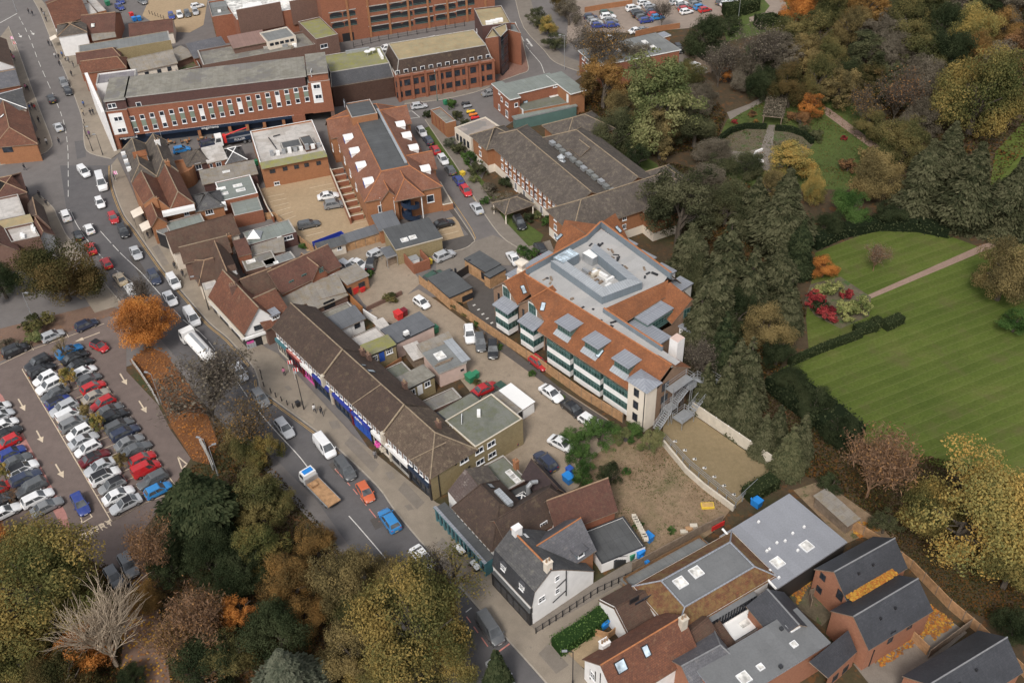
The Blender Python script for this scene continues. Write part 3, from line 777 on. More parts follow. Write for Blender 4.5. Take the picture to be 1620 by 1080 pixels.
area('path',[(1366,470),(1374,474),(1560,396),(1600,382),(1597,374),(1552,388)],.040,M['pink_path'])
area('flower_bed',[(1282,450),(1330,438),(1378,470),(1375,500),(1330,520),(1290,500),(1272,478)],.042,M['bed'])
area('garden',[(1130,235),(1150,190),(1220,150),(1320,145),(1400,200),(1440,250),(1330,300),(1200,300),(1140,275)],.030,M['grass'])
area('flower_bed',[(1133,232),(1160,205),(1205,200),(1222,206),(1204,236),(1180,240),(1135,237)],.034,M['bed'])
area('flower_bed',[(1226,206),(1262,212),(1288,226),(1270,250),(1215,236)],.034,M['bed'])
area('path',[(1130,236),(1180,241),(1204,234),(1213,206),(1216,198),(1226,198),(1222,234),(1250,250),(1230,275),(1180,262),(1130,243)],.040,M['court'])
area('path',[(1150,178),(1185,165),(1215,148),(1250,144),(1300,150),(1330,145),(1322,152),(1300,158),(1250,152),(1216,158),(1175,178),(1155,190)],.040,M['court'])
area('path',[(1303,168),(1312,172),(1392,232),(1382,238),(1306,182)],.042,M['pink_path'])
area('car_park',[(895,72),(905,-20),(1240,-20),(1190,8),(1130,28),(1090,45),(1010,52),(930,52)],.026,M['pale_lot'])
area('car_park',[(1060,80),(1086,82),(1130,112),(1095,122),(1066,100)],.030,M['court'])
area('grass',[(1140,35),(1200,-5),(1250,-5),(1250,45),(1150,66)],.030,M['grass'])
area('path',[(1185,28),(1210,20),(1218,10),(1200,-10),(1238,-10),(1246,14),(1236,24),(1186,35)],.036,M['pale_lot'])
area('gravel_lot',[(225,25),(240,-10),(330,-10),(322,40),(300,52),(262,50)],.030,M['gravel'])
pline([(30,27),(46,58),(62,100),(84,150),(100,190),(107,230),(108,270),(108,312)],.12,'mark',dash=(3.0,3.0))
line((0,37),(27,22),.3); arrow((29,53),(34,60),.15,'mark'); arrow((48,49),(54,56),.15,'mark')
pline([(112,335),(122,356),(142,385),(172,418),(208,446)],.12,'mark',dash=(2.6,2.2))
pline([(159,366),(190,400),(222,430),(245,456),(290,506),(330,540),(400,640)],.12,'mark',dash=(3.0,3.0))
pline([(405,645),(430,675),(470,718),(486,738)],.14,'mark')
pline([(552,816),(575,842),(620,895),(660,945),(700,995)],.14,'mark',dash=(3.6,4.0))
for o in(0.35,0.6):pline([p for p in east[:9]],.09,'yellow_mark',off=-o)
for o in(0.35,0.6):pline([p for p in east[9:14]],.09,'yellow_mark',off=-o)
pline([(530,742),(560,775),(600,825)],.14,'pink_mark',dash=(1.1,0.8)); line((530,742),(541,732),.14)
pline([(650,875),(690,922)],.14,'mark',dash=(1.0,1.6)); pline([(738,975),(776,1028)],.14,'pink_mark',dash=(1.1,0.8)); line((784,1034),(806,1018),.2,'pink_mark')
for p in((645,875),(737,968)):line(p,(p[0]+9,p[1]-7),.14)
pline([(700,296),(728,335),(752,376),(738,391)],.10,'yellow_mark'); pline([(742,305),(770,340),(785,365)],.10,'yellow_mark')
pline([(815,35),(832,72),(848,92),(856,102),(861,116)],.14,'mark',dash=(3.0,3.0)); line((833,62),(842,74),.5); line((834,70),(840,70),.3)
for(x,y)in((636,178),(652,176)):line((x,y),(x+12,y+10),.15)
line((636,178),(652,176),.15); line((648,188),(664,186),.15)
line((35,584),(176.6,824.8),.14,'cream_mark'); line((125,547.5),(282,775),.14,'cream_mark'); line((176.6,824.8),(229.5,796),.14,'cream_mark'); line((229.5,796),(256,783),.14,'cream_mark')
for i in range(19):
 t = i/18; a =(35+141.6*t,584+240.8*t); c =(80+149.5*t,566+230*t); b =(125+157*t,547.5+227.5*t)
 line(a,c,.1,'cream_mark'); line(c,b,.1,'cream_mark')
for t0,t1 in(((29,631),(40,650)),((58,681),(68,700)),((88,734),(101,756)),((190,591),(201,609)),((220,634),(232,653)),((158,526),(118,541))):arrow(t0,t1)
line((281,722),(288,742),.2,'cream_mark'); line((281,722),(296,734),.2,'cream_mark'); line((288,742),(296,734),.2,'cream_mark')
line((0,577),(50,553),.12,'cream_mark'); line((50,553),(165,512),.12,'cream_mark')
for x,y in((48,545),(104,525)):line((x,y),(x+5,y+9),.12,'cream_mark')
line((130,827),(145,818),.16,'cream_mark'); line((128,818),(130,827),.16,'cream_mark'); line((142,812),(146,818),.16,'cream_mark')
for i in range(5):line((130+9.5*i,846-5*i),(136+9.5*i,843-5*i),.3,'cream_mark'); line((131.5+9.5*i,849-5*i),(137.5+9.5*i,846-5*i),.3,'cream_mark')
for i in range(6):line((423+5*i,312+7.5*i),(450+3.5*i,307+7*i),.12,'cream_mark')
for a,b in(((490,298),(528,290)),((500,304),(532,297)),((552,346),(576,341)),((556,355),(588,348)),((560,364),(590,357)),((478,366),(508,360)),((484,374),(512,367)),((698,373),(726,366)),((692,366),(722,358))):line(a,b,.12,'cream_mark')
for i in range(7):
 p =(1065+15.5*i,699+14*i); line(p,(p[0]+5,p[1]-2),.35,'mark',z=.07); line((p[0]+4,p[1]-3),(p[0]+5,p[1]+1),.25,'mark',z=.07)
for i in range(5):line((748+7*i,484+7*i),(752+7*i,482+7*i),.3,'mark',z=.06)
for(x,y,w,h)in((548,642,9,5),(520,668,14,9),(610,748,10,9),(552,706,8,6),(450,612,7,5),(825,925,12,9),(640,800,9,6)):
 area('pavement_patch',[(x,y),(x+w,y-h*.3),(x+w+6,y+h),(x+6,y+h*1.3)],.126,M['court'])
for q in(((118,224),(134,222),(136,248),(122,252)),((108,322),(135,318),(142,372),(120,380)),((204,405),(214,402),(232,432),(220,436)),((395,640),(404,636),(424,664),(414,668)),((585,822),(596,816),(606,832),(594,838)),((520,735),(527,730),(540,746),(533,751)),((660,905),(672,898),(690,925),(676,932))):
 area('road_patch',q,.026,M['fresh_asphalt' if q[0][0]<150 else 'drive'])
for q in(((470,640),(500,660),(495,672),(462,652)),((556,690),(600,735),(590,748),(545,702)),((640,762),(672,795),(660,806),(630,775)),((700,850),(718,868),(705,880),(690,862)),((740,905),(768,938),(752,950),(726,918)),((240,392),(250,388),(268,418),(258,422)),((868,1018),(900,1052),(880,1066),(852,1034))):
 area('pavement_patch',q,.1245,M['paving2' if q[0][0]%4 else 'court'])
for k,mb in MK.items():struct(mb.build('road_marking'))
_t = text_mesh('NO ENTRY',1.7,M['cream_mark'],'road_lettering',0.0)
_a,_b = G(124,858),G(168,834); _o = bpy.data.objects.new('road_lettering',_t)
_o.location =((_a.x+_b.x)/2-.9,(_a.y+_b.y)/2-.2,.058); _o.rotation_euler =(0,0,math.atan2((_b-_a).y,(_b-_a).x)); _o.scale =(0.95,1.25,1)
COL.objects.link(_o); struct(_o)
# ---------------------------------------------------------------- the larger buildings
def frame(o,ang):
 e = Vector((math.cos(ang),math.sin(ang),0)); n = Vector((-e.y,e.x,0))
 return lambda u,v,z = 0.0:Vector((o.x,o.y,0))+e*u+n*v+Vector((0,0,z))
def mansard(b,F,u0,u1,v0,v1,ze,zt,ins,wall,slope,top,ov=.3,ridge=None,z0=0,ins4=None):
 """walls, four slopes rising to a flat top"""
 i = ins4 or(ins,)*4
 b.vol(None,ze,wall,None,z0=z0,kind='none',world=[F(u0,v0),F(u1,v0),F(u1,v1),F(u0,v1)])if False else None
 r =[F(u0,v0),F(u1,v0),F(u1,v1),F(u0,v1)]
 if not b.set:b.place(sum(r,Vector())/4)
 wb = MB(); zz = Vector((0,0,1))
 for k in range(4):
  p,q = r[k],r[(k+1)%4]; pts =[p+zz*z0,q+zz*z0,q+zz*ze,p+zz*ze]; wb.poly(pts,wall); b.reg(pts)
 wb.build('wall',b.root)
 o =[F(u0-ov,v0-ov,ze-.2),F(u1+ov,v0-ov,ze-.2),F(u1+ov,v1+ov,ze-.2),F(u0-ov,v1+ov,ze-.2)]
 t =[F(u0+i[3],v0+i[0],zt),F(u1-i[1],v0+i[0],zt),F(u1-i[1],v1-i[2],zt),F(u0+i[3],v1-i[2],zt)]
 rb = MB()
 b.slab(rb,[[o[k],o[(k+1)%4],t[(k+1)%4],t[k]]for k in range(4)],slope,True)
 for k in range(4):
  rb.tube(o[k],t[k],.11,.11,ridge or m_or12,5); rb.tube(t[k],t[(k+1)%4],.12,.12,ridge or m_or12,5)
 rb.build('roof',b.root)
 fb = MB(); fb.poly([p-zz*.12 for p in t],top); b.reg([p-zz*.12 for p in t]); fb.build('flat_roof',b.root)
 # ---- long brick office block over shops (top left)
b = Bld('office_block','long red brick office block with grey mansard top and ground floor restaurants','building')
o = G(186,237); F1 = frame(o,math.radians(10.4))
b.place(F1(24,6))
def W4(F,u0,u1,v0,v1):return[F(u0,v0),F(u1,v0),F(u1,v1),F(u0,v1)]
b.vol(None,9.4,m_rb3,M['old_flat'],z0=2.9,world=W4(F1,4.6,45.5,.5,12.5),par=.1,rname='ledge')
b.vol(None,11.7,M['dark_brick'],M['old_flat'],z0=9.4,world=W4(F1,5.0,45.0,1.2,12.3),kind='eave',fascia=m_gs11,wname='mansard_wall')
b.vol(None,9.4,m_rb3,M['old_flat'],z0=2.9,world=W4(F1,0,4.6,0,12.5),par=.1,rname='ledge')
b.vol(None,11.7,M['dark_brick'],M['old_flat'],z0=9.4,world=W4(F1,.4,4.8,.6,12.3),kind='eave',fascia=m_gs11,wname='mansard_wall')
b.vol(None,10.4,m_rb3,m_f13,z0=2.9,world=W4(F1,45.5,50.5,.2,12.5),par=.2,rname='ledge')
b.vol(None,12.2,m_rb3,M['old_flat'],z0=10.4,world=W4(F1,45.8,50.3,1.0,12.0),kind='eave',fascia=m_gs11)
b.vol(None,2.9,m_n9,None,world=W4(F1,.3,41,2.2,12),kind='flat',par=0,wname='shopfront')
b.vol(None,2.9,m_rb3,None,world=W4(F1,0,1.0,.0,12),kind='flat',par=0)
fb = MB()
for u0,u1 in((1,5.2),(7,41)):
 p =[F1(u0,.4,2.2),F1(u1,.4,2.2),F1(u1,.4,2.95),F1(u0,.4,2.95)]; q =[F1(u0,1.2,2.2),F1(u1,1.2,2.2),F1(u1,1.2,2.95),F1(u0,1.2,2.95)]
 fb.poly(p,m_n9); fb.poly([p[3],p[2],q[2],q[3]],m_wp0); fb.poly([p[1],p[0],q[0],q[1]],m_n9)
fb.build('fascia',b.root)
for u in(9,18.5,25.5,29.5,33.5,38):
 pb = MB(); pb.prism(W4(F1,u,u+.7,.5,1.2),0,2.9,m_ob2); pb.build('pillar',b.root)
pb = MB(); pb.prism(W4(F1,40.5,43.5,.3,8),0,2.9,m_rb3); pb.build('pillar',b.root)
pb = MB(); pb.prism(W4(F1,49.6,50.5,.3,12),0,2.9,m_bb8); pb.build('pillar',b.root)
for u in(4.2,21.5):
 me = text_mesh('wagamama',.9,m_wp0); q = F1(u if u>5 else 3.1,.32,2.55)
 child('sign_lettering',me,b.root,q-b.root.matrix_basis.translation,(math.pi/2,0,math.radians(10.4)))
b.row((219.5,165.5),(466,122.5),17,1.15,1.15,1,1); b.win(174,168,1.0,1.1,1,1); b.win(180,167,1.0,1.1,1,1); b.win(492.5,115,1.3,1.3,1,1)
b.row((209.5,187.5),(483,140),19,1.05,1.15,1,1); b.row((215.5,205.5),(486,157),19,1.05,1.15,1,1)
(a0,n0),(a1,_) = b.hit(212.5,196.5),b.hit(484.5,148.5)
for i in range(19):
 b.panel(0,0,1.05,1.7,m_wp0 if i%4==3 else M['panel_green'],'spandrel_panel',.04,a0.lerp(a1,i/18),n0)
b.panel(187,196,3.0,5.2,m_wp0,'spandrel_panel',.03)
for y in(188,206):b.win(184+(y-188)*.33,y+.6,1.0,1.1,1,1); b.win(190+(y-188)*.33,y-.4,1.0,1.1,1,1)
b.panel(502,147,2.2,5.0,m_wp0,'spandrel_panel',.03); b.win(501,137,1.6,1.1,2,1); b.win(504,153,1.6,1.1,2,1)
b = Bld('shop_building','flat purple roofed shop with a long white parapet to the street and two white skylights','building')
b.vol(((152,135),(214,127),(205,112)),9.0,m_wr5,M['purple_felt'],par=.3)
b.light(184,130,3.4,1.6); b.light(207,126,3.4,1.6)
pb = MB(); p0,p1 = G(137,119,9.3),G(164,181,9.3); e =(p1-p0).normalized(); n = Vector((-e.y,e.x,0))*.35
pb.prism([p0-n,p1-n,p1+n,p0+n],0,9.9,m_wr5); pb.build('parapet',b.root)
# ---- multi-storey car park
b = Bld('multi_storey_car_park','red brick multi-storey car park with rows of dark arched openings','car park')
o = G(534,68); p1 = G(731,36); F2 = frame(o,math.atan2((p1-o).y,(p1-o).x))
b.vol(None,13.5,m_rb3,m_f13,world=W4(F2,-3,46,0,30),par=.6)
def opening(px,py,wpx,h=1.5,arch=True):
 loc,nrm = b.hit(px,py); w = wpx/5.9; hv = Vector((nrm.x,nrm.y,0)).normalized()
 mb = MB(); n = 8
 pts =[(-w/2,0),(w/2,0)]+([(w/2*math.cos(math.pi*i/n),h*.65+h*.35*math.sin(math.pi*i/n))for i in range(n+1)]if arch else[(w/2,h),(-w/2,h)])
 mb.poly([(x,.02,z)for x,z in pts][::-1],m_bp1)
 mb.box(-w/2,w/2,.03,.09,0,.12,m_gf18); mb.box(-w/2,w/2,.03,.07,.38,.44,m_gf18)
 mb.box(-w/2-.2,w/2+.2,0,.12,h+.08,h+.3,m_gs11)
 o = child('deck_opening',mb.mesh('deck_opening'),b.root,loc-b.root.matrix_basis.translation-Vector((0,0,h/2)),(0,0,outward(hv)))
 return o
for x,y,w,a in((770,55,135,0),(885,38,80,1),(955,25,70,1),(1050,10,120,0),(505,98,80,1),(590,85,80,1),(775,120,130,0),(885,95,75,1),(955,88,75,1),(1060,70,125,0),(1165,50,68,1),(1232,40,68,1),(1330,20,115,0),(520,160,80,1),(600,145,80,1),(780,180,130,0),(890,165,75,1),(960,153,75,1),(1065,130,125,0),(1170,110,68,1),(1235,100,68,1),(1315,82,100,0)):
 opening(405+x/4,y/4,w/4,1.5,a)
for i in range(8):
 u = 4+i*5.6; mb = MB(); mb.prism(W4(F2,u-.3,u+.3,-.25,0),0,13.5,m_ob2); mb.build('pier',b.root)
for u in(-1.2,3.2):
 mb = MB(); mb.poly([F2(u-1.6,-.03,0),F2(u+1.6,-.03,0),F2(u+1.6,-.03,2.3),F2(u-1.6,-.03,2.3)],m_bp1); mb.build('entrance',b.root)
b = Bld('shopping_centre','windowless red brick shopping centre wall under a pale glazed canopy','building')
b.vol(((375,33),(506,8),34),8.2,m_rb3,M['pale_glass'],par=.25,cope=M['pale_glass'])
for(x,y,w,d)in((412,23,12,.5),(486,11,9,.5)):
 loc,n = b.hit(x,y); b.panel(x,y+5,w,6.5,m_bb8,'buttress',d)
b.box(400,10,5,3,.4,m_wp0,'roof_light'); b.box(440,6,6,2,.4,m_wp0,'roof_light')
b = Bld('plant_room','brick block with a wall of green ivy and grey rooftop plant','building')
b.vol(((336,29),(369,24),(359,0)),7.5,m_rb3,m_f13,par=.4); b.box(348,14,4,4,1.2,m_f13,'plant_unit',.05); b.box(347,18,.9,2,.5,m_wp0,'vent')
IVY =(b,(336,29),(369,24))
# ---- brick offices along the cross street
b = Bld('office_building','long orange brick office with piers, dark mansard windows and dry sedum roof','building')
o = G(631,161); p1 = G(783,134); A4 = math.atan2((p1-o).y,(p1-o).x); F4 = frame(o,A4); L4 =(p1-o).length
b.vol(None,6.6,m_rb3,m_f13,world=W4(F4,0,L4,0,13),par=.1,rname='ledge')
mansard(b,F4,.3,L4-.3,.4,13,6.7,10.0,1.1,m_rb3,m_dt22,M['sedum'],ov=0,ridge=m_gs11,z0=6.5)
for i in range(8):
 u = .3+(L4-.6)*i/7; mb = MB(); mb.prism(W4(F4,u-.3,u+.3,-.45,0),0,6.9,m_rb3); mb.build('pier',b.root)
mb = MB(); mb.prism(W4(F4,-.2,L4+.2,-.5,.1),6.3,6.65,m_rb3,bottom=True); mb.build('cornice',b.root)
b.row((631,133),(774,106),12,1.5,1.5,2,1,'b'); b.row((632.5,150),(774.5,122.5),12,1.5,1.4,2,2,'b')
b.row((629,115.5),(772,90),12,1.1,1.2,1,1,'w')
b = Bld('office_building','lower brown brick office with a mossy flat roof above a dark slate slope','building')
Fa = G(525,137,5.4); Fb = G(622,121,5.4); F4b = frame(Fa,math.atan2((Fb-Fa).y,(Fb-Fa).x)); Lb =(Fb-Fa).length
b.vol(None,5.4,m_bb8,m_f13,world=W4(F4b,0,Lb,0,12.5),par=0)
mansard(b,F4b,0,Lb,0,12.5,5.5,8.2,1.6,m_bb8,M['dark_slate'],M['moss_flat'],ov=.1,ridge=m_gs11,ins4=(1.8,.3,.3,.4))
for x,y,r in((582,88,.8),(590,85,.8)):
 mb = MB(); mb.lathe([(.06,0),(.06,.5),(r,1.0),(r*1.02,1.12)],m_wp0,14); loc,n = b.hit(x,y); child('satellite_dish',mb.mesh('satellite_dish'),b.root,loc-b.root.matrix_basis.translation)
b.box(566,82,6,.5,.7,m_g4,'duct'); b.box(602,88,.6,5,.8,m_wp0,'duct')
b = Bld('corner_office','brick corner office with a tall dark glass facet and grassy roof','building')
b.vol(((763,43),(808,38),(781,12)),10.2,M['dark_brick'],M['sedum'],par=.3)
b.vol(((768,63),(792,59),(803,41)),9.6,m_rb3,M['sedum'],par=.3,sq=False)
b.vol(((792,60),(803,49),(800,38),(780,46)),10.2,m_g14,M['sedum'],par=.2,sq=False,wname='glazed_wall')
b.vol(((803,49.5),(824,55),(815,38),(797,38)),8.4,m_rb3,m_f13,par=.4,sq=False)
gl = MB(); P =[G(792.5,60.5,10.1),G(803,49.5,10.1)]
for k in range(5):
 z = .4+k*2.2; gl.tube(Vector((P[0].x,P[0].y-.05,z)),Vector((P[1].x,P[1].y-.05,z)),.09,.09,m_bp1,4)
gl.build('glazing_bar',b.root)
for x,y in((770,34),(778,32),(786,30)):b.box(774+(x-770),y+4,1.8,1.2,.7,m_wp0,'roof_vent')
for i in range(4):b.win(739+i*5.2,34+i*5,.8,1.0,1,1)
# ---- hipped orange-roofed office with arched dormers
b = Bld('hipped_office','orange tiled hipped office with white arched dormers and long dark flat roof','building')
o = G(578,317,6.0); p1 = G(697,293,6.0); A6 = math.atan2((p1-o).y,(p1-o).x); F6 = frame(o,A6); L6 =(p1-o).length; D6 = 38.0
mansard(b,F6,0,L6,0,D6,6.0,9.0,4.7,m_ob2,M['hip_tile'],m_df23,ins4=(4.8,4.9,3.0,4.7))
c0,c1 = G(629,317,6.0),G(668,305.5,6.0)
def loc6(p):
 e = Vector((math.cos(A6),math.sin(A6),0)); n = Vector((-e.y,e.x,0)); d = Vector((p.x,p.y,0))-Vector((o.x,o.y,0)); return d.dot(e),d.dot(n)
u0,u1 = loc6(c0)[0]-.3,loc6(c1)[0]
b.vol(None,6.0,m_ob2,M['hip_tile'],z0=5.4,world=W4(F6,u0,u1,-1.9,4.0),kind='gable',axis=1,rise=2.6,hip=(1,0),ridge=m_or12)
b.vol(None,6.0,m_ob2,M['hip_tile'],world=W4(F6,u0-2.6,u0+.6,-.8,3.0),kind='gable',axis=1,rise=1.8,ridge=m_or12)
b.vol(None,10.2,m_ob2,m_df23,z0=8.5,world=W4(F6,3.6,9.3,D6-10.5,D6-3),par=.2); b.light(546,165,1.6,2.0)
mb = MB(); mb.box(0,1,0,1,0,1,m_pz20,Matrix.Translation(F6(L6-5.6,6,9.0))@Matrix.Rotation(A6,4,'Z')@Matrix.Diagonal((.5,D6-12,.3,1))); mb.build('roof_duct',b.root)
for v in(D6-6.5,):
 b.vol(None,6.4,m_ob2,M['hip_tile'],world=W4(F6,-1.2,5,v-3.2,v+3.2),kind='gable',axis=0,rise=2.6,ridge=m_or12)
 b.vol(None,6.4,m_ob2,M['hip_tile'],world=W4(F6,L6-5,L6+1.0,v-3.2,v+3.2),kind='gable',axis=0,rise=2.6,ridge=m_or12)
b.vol(None,6.2,m_ob2,M['hip_tile'],world=W4(F6,L6-5,L6+.9,7.0,12.5),kind='gable',axis=0,rise=2.4,ridge=m_or12)
def arch_dormer(u,v,side):
 z = 6.0+3.0*.9/4.7-.25
 loc = F6(.9 if side<0 else L6-.9,v,z); nrm =(F6(side,0)-F6(0,0)).normalized()*.54+Vector((0,0,.84))
 b.dormer(0,0,2.0,1.1,m_wp0,m_wp0,'arch',2,1,'k',1.5,.9,.12,.8,None,loc,nrm.normalized())
for v in(4.5,11.5,18,24.5):arch_dormer(0,v,-1)
for v in(5.0,14.5,20.5,26):arch_dormer(0,v,1)
b.win(604,330,1.5,1.7,1,1,'s'); b.win(681,314,1.5,1.7,1,1,'s'); b.win(519,212,1.2,1.6,1,1,'s'); b.win(522.5,234,1.2,1.6,1,1,'s')
for v in(10,16,22,28):b.win(0,0,1.2,1.5,1,2,'s',(F6(-1,0)-F6(0,0)).normalized(),loc=F6(0,v,3.6))
mb = MB(); mb.tube(F6(2.9,-.08,6.0),F6(2.9,-.08,0),.06,.06,m_wp0,6); mb.tube(F6(u0-.2,-.9,5.9),F6(u0-.2,-.9,0),.06,.06,m_wp0,6); mb.build('drainpipe',b.root)
sb = MB(); cx =(u0+u1)/2+.2
for k in range(28):
 t0,t1 = k/28,(k+1)/28; a0,a1 =-t0*3.6*math.pi,-t1*3.6*math.pi; z0,z1 = .2+t0*4.6,.2+t1*4.6; r = 1.9
 P0 = F6(cx+r*math.cos(a0),-1.2+r*.85*math.sin(a0),z0); P1 = F6(cx+r*math.cos(a1),-1.2+r*.85*math.sin(a1),z1); Q0,Q1 = F6(cx,-1.2,z0),F6(cx,-1.2,z1)
 sb.poly([P0,P1,P1+Vector((0,0,1.05)),P0+Vector((0,0,1.05))],m_n9); sb.poly([Q0,P0,P1,Q1],m_n9)
sb.tube(F6(cx,-1.2,0),F6(cx,-1.2,5.8),.14,.14,m_n9,8); sb.tube(F6(u1-.3,-1.7,0),F6(u1-.3,-1.7,5.9),.12,.12,m_wp0,6); sb.build('fire_stair',b.root)
mb = MB(); mb.prism(W4(F6,L6,L6+2.2,-.4,9),0,1.5,m_ob2,m_s7); mb.prism(W4(F6,L6+.3,L6+1.9,0,8.6),0,1.55,M['court']); mb.build('ramp_wall',b.root)
mb = MB(); mb.prism(W4(F6,-3.4,-3.1,2,26),0,1.6,m_rb3,m_s7)
for k in range(8):mb.prism(W4(F6,-3.1,-.4,3+k*2.9,3.3+k*2.9),0,1.2,m_rb3,m_s7)
mb.build('area_wall',b.root)
b.vol(((601,364),(632,356),(625,338)),3.2,m_ob2,M['slate_felt'],kind='mono',rise=.8,rname='lean_to_roof')
# ---- flat white-roofed brick building beside it
b = Bld('brick_workshop','flat roofed brick building with a stained white roof and a row of air units','building')
b.vol(((414,268),(518,248),(487,193)),4.6,m_ob2,M['white_flat'],par=.35,cope=m_wp0)
mo = MB(); P =[G(414,268,5.0),G(518,248,5.0),G(514,238,5.6),G(411,257,5.6)]; mo.poly(P,M['moss_flat']); b.reg(P); mo.build('lean_to_roof',b.root)
b.vol(((447,236),(478,230),(472,220)),5.6,m_f13,m_df23,z0=4.5,par=.05); b.vol(((483,233),(500,229),(497,212)),5.8,m_bb8,m_df23,z0=4.5,par=.1)
for i in range(9):b.box(431+9.2*i,246.5-1.75*i,.8,.6,.9 if i%3 else 1.2,m_wp0 if i%2 else m_g4,'air_unit')
mb = MB(); mb.tube(G(425,218,4.9),G(437,235,4.9),.12,.12,m_bp1,6); mb.tube(G(432,216,4.9),G(443,213,4.9),.12,.12,m_bp1,6); mb.build('pipe',b.root)
for x,y in((451,267),(469,264),(485,261),(504,258)):b.win(x,y,1.0,.9,2,1,'d')
b.win(438,290,1.2,.8,2,1,'w'); b.win(431,271,1.2,.9,2,1,'d')
# ---- brown tiled housing block
b = Bld('housing_block','long brown tiled housing block of orange brick with a pale ground floor','building')
A,B = G(790,238,6.25),G(884,321,6.25); A9 = math.atan2((B-A).y,(B-A).x); F9 = frame(A,A9); L9 =(B-A).length
u_0 =-7.0
def hb(u0,u1,v0,v1,hip,rise=2.6,axis=0,ze=6.25):
 b.vol(None,1.9,m_cr15,None,world=W4(F9,u0,u1,v0,v1),kind='flat',par=0,wname='plinth')
 b.vol(None,ze,m_ob2,m_tt24,z0=1.9,world=W4(F9,u0,u1,v0,v1),kind='gable',axis=axis,rise=rise,hip=hip,ridge=m_pr10,ov=.5)
b.place(F9(15,10))
hb(u_0,L9+3,0,10.5,(1,0)); hb(0,L9+3,11.0,21.0,(1,0))
hb(-9.5,-2.5,-1.6,6.0,(1,1),2.2); hb(-5,4.0,14,26,(1,1),2.4,1)
hb(L9+.5,L9+9.5,-2.5,25.5,(1,1),3.0,1,6.0); hb(L9+6,L9+13,13.5,19.5,(1,1),2.0,0,5.6); hb(L9-2,L9+11.5,20.5,27.5,(1,1),2.4,0,5.6)
b.vol(None,7.4,m_ob2,m_tt24,z0=6,world=W4(F9,9,12.5,12.5,16.5),kind='gable',axis=0,rise=1.2,ridge=m_pr10)
mb = MB()
for k in range(12):mb.box(-.7,.7,-.5,.5,0,.7,m_f13 if k%3 else m_g4,Matrix.Translation(F9(4+k*2.1,10.7+.2*(k%2),6.4))@Matrix.Rotation(A9,4,'Z'))
mb.build('roof_duct',b.root)
nrmA =(F9(0,-1)-F9(0,0)).normalized()
for i in range(13):
 u = 1.2+i*(L9-3)/12
 for z in(5.0,3.0):b.win(0,0,.8,1.1,2,1,'w',nrmA,loc=F9(u,0,z))
 if i%2:b.win(0,0,1.0,1.9,2,1,'w',nrmA,loc=F9(u+.4,0,1.0)); b.panel(0,0,1.0,3.6,M['dark_brick'],'tile_hanging',.03,F9(u+1.3,0,4.1),nrmA)
for z in(5.2,3.2,1.2):
 b.win(0,0,1.0,1.1,2,1,'w',nrmA,loc=F9(-6,-1.6,z)); b.win(0,0,1.0,1.1,2,1,'w',(F9(-1,0)-F9(0,0)).normalized(),loc=F9(-9.5,1.5,z))
 b.win(0,0,1.0,1.1,2,1,'w',nrmA,loc=F9(L9+3,-2.5,z)); b.win(0,0,1.0,1.1,2,1,'w',nrmA,loc=F9(L9+7,-2.5,z))
nE =(F9(1,0)-F9(0,0)).normalized()
for v in(5,9,22,24):
 for z in(5.0,3.0):b.win(0,0,.9,1.1,2,1,'w',nE,loc=F9(L9+9.5,v,z))
mb = MB(); mb.lathe([(1.0,0),(.55,.5),(.5,.9),(.9,1.0),(.05,1.7)],m_pz20,6,F9(13,7.5,7.6)); mb.build('cupola',b.root)
b = Bld('porch_roof','open porch with a low hipped brown tile roof before the housing block','shelter')
r = b.vol(((800,337),(843,322),(832,303)),2.7,m_tt24,m_tt24,z0=2.55,kind='gable',rise=1.2,hip=(1,1),ridge=m_pr10)
for p in r:mb = MB(); mb.tube(Vector((p.x,p.y,0)),Vector((p.x,p.y,2.6)),.14,.14,m_cr15,8); mb.build('post',b.root)
# ---- flat-roofed council-style building
b = Bld('clinic','two storey brick building wrapped round a lower flat roof with white eaves','building')
fe = M['green_felt']
b.vol(((820,149),(886,133),(872,117)),5.6,m_rb3,fe,kind='eave',ov=.35)
b.vol(((806,158),(822,154),(798,130)),5.66,m_rb3,fe,kind='eave',ov=.35); b.vol(((902,149),(925,143),(900,113)),5.72,m_ob2,fe,kind='eave',ov=.35)
b.vol(((827,179),(905,164),(887,146)),3.0,m_ob2,M['green_flat'],par=.4,cope=m_g4); b.light(876,152,2.2,1.0); b.light(831,162,1.2,.9)
b.row((822,148.5),(880,135.5),7,1.7,.7,3,1); b.win(790,146,.9,1.0,1,1); b.win(794,157,.9,1.1,1,1); b.win(802,165,1.5,.9,2,1); b.win(790,170,.9,1.4,1,1); b.win(802,180,1.3,1.7,2,1); b.win(816.5,166,.9,1.0,1,1)
b.door(898,156,.9,2.1,m_wp0); b.door(803,190,.9,2.0,m_wp0)
b.vol(((816,190),(912,169),(908,164)),2.6,m_gf18,M['green_felt'],kind='eave',ov=.2,fascia=m_g4)
b = Bld('pavilion','single storey pale stone building with a stained pinkish flat roof','building')
b.vol(((719,203),(745,221),(797,205)),4.0,m_cr15,flat('pinkish_flat_roof',(0.31,0.265,0.235),0,(0.26,0.22,0.17),(0.20,0.185,0.175),.15,amount=.3),par=.25,cope=m_s7)
for i in range(4):b.win(724+i*5.6,217+i*4.0,.9,1.6,2,2,'d')
b = Bld('substation','small plain brick box with a brown parapet roof by the verge','building')
b.vol(((681,175),(706,197),(722,193)),3.4,m_ob2,M['old_flat'],par=.3)
for i in range(4):b.panel(684+i*6,185+i*5.2,.3,3.0,m_rb3,'pier',.14)
b = Bld('office_building','pale flat roofed office half hidden behind the tall green tree','building')
b.vol(((917,81),(944,106),(1075,80),(1036,54)),6.0,m_rb3,m_f13,kind='eave',ov=.3,sq=False)
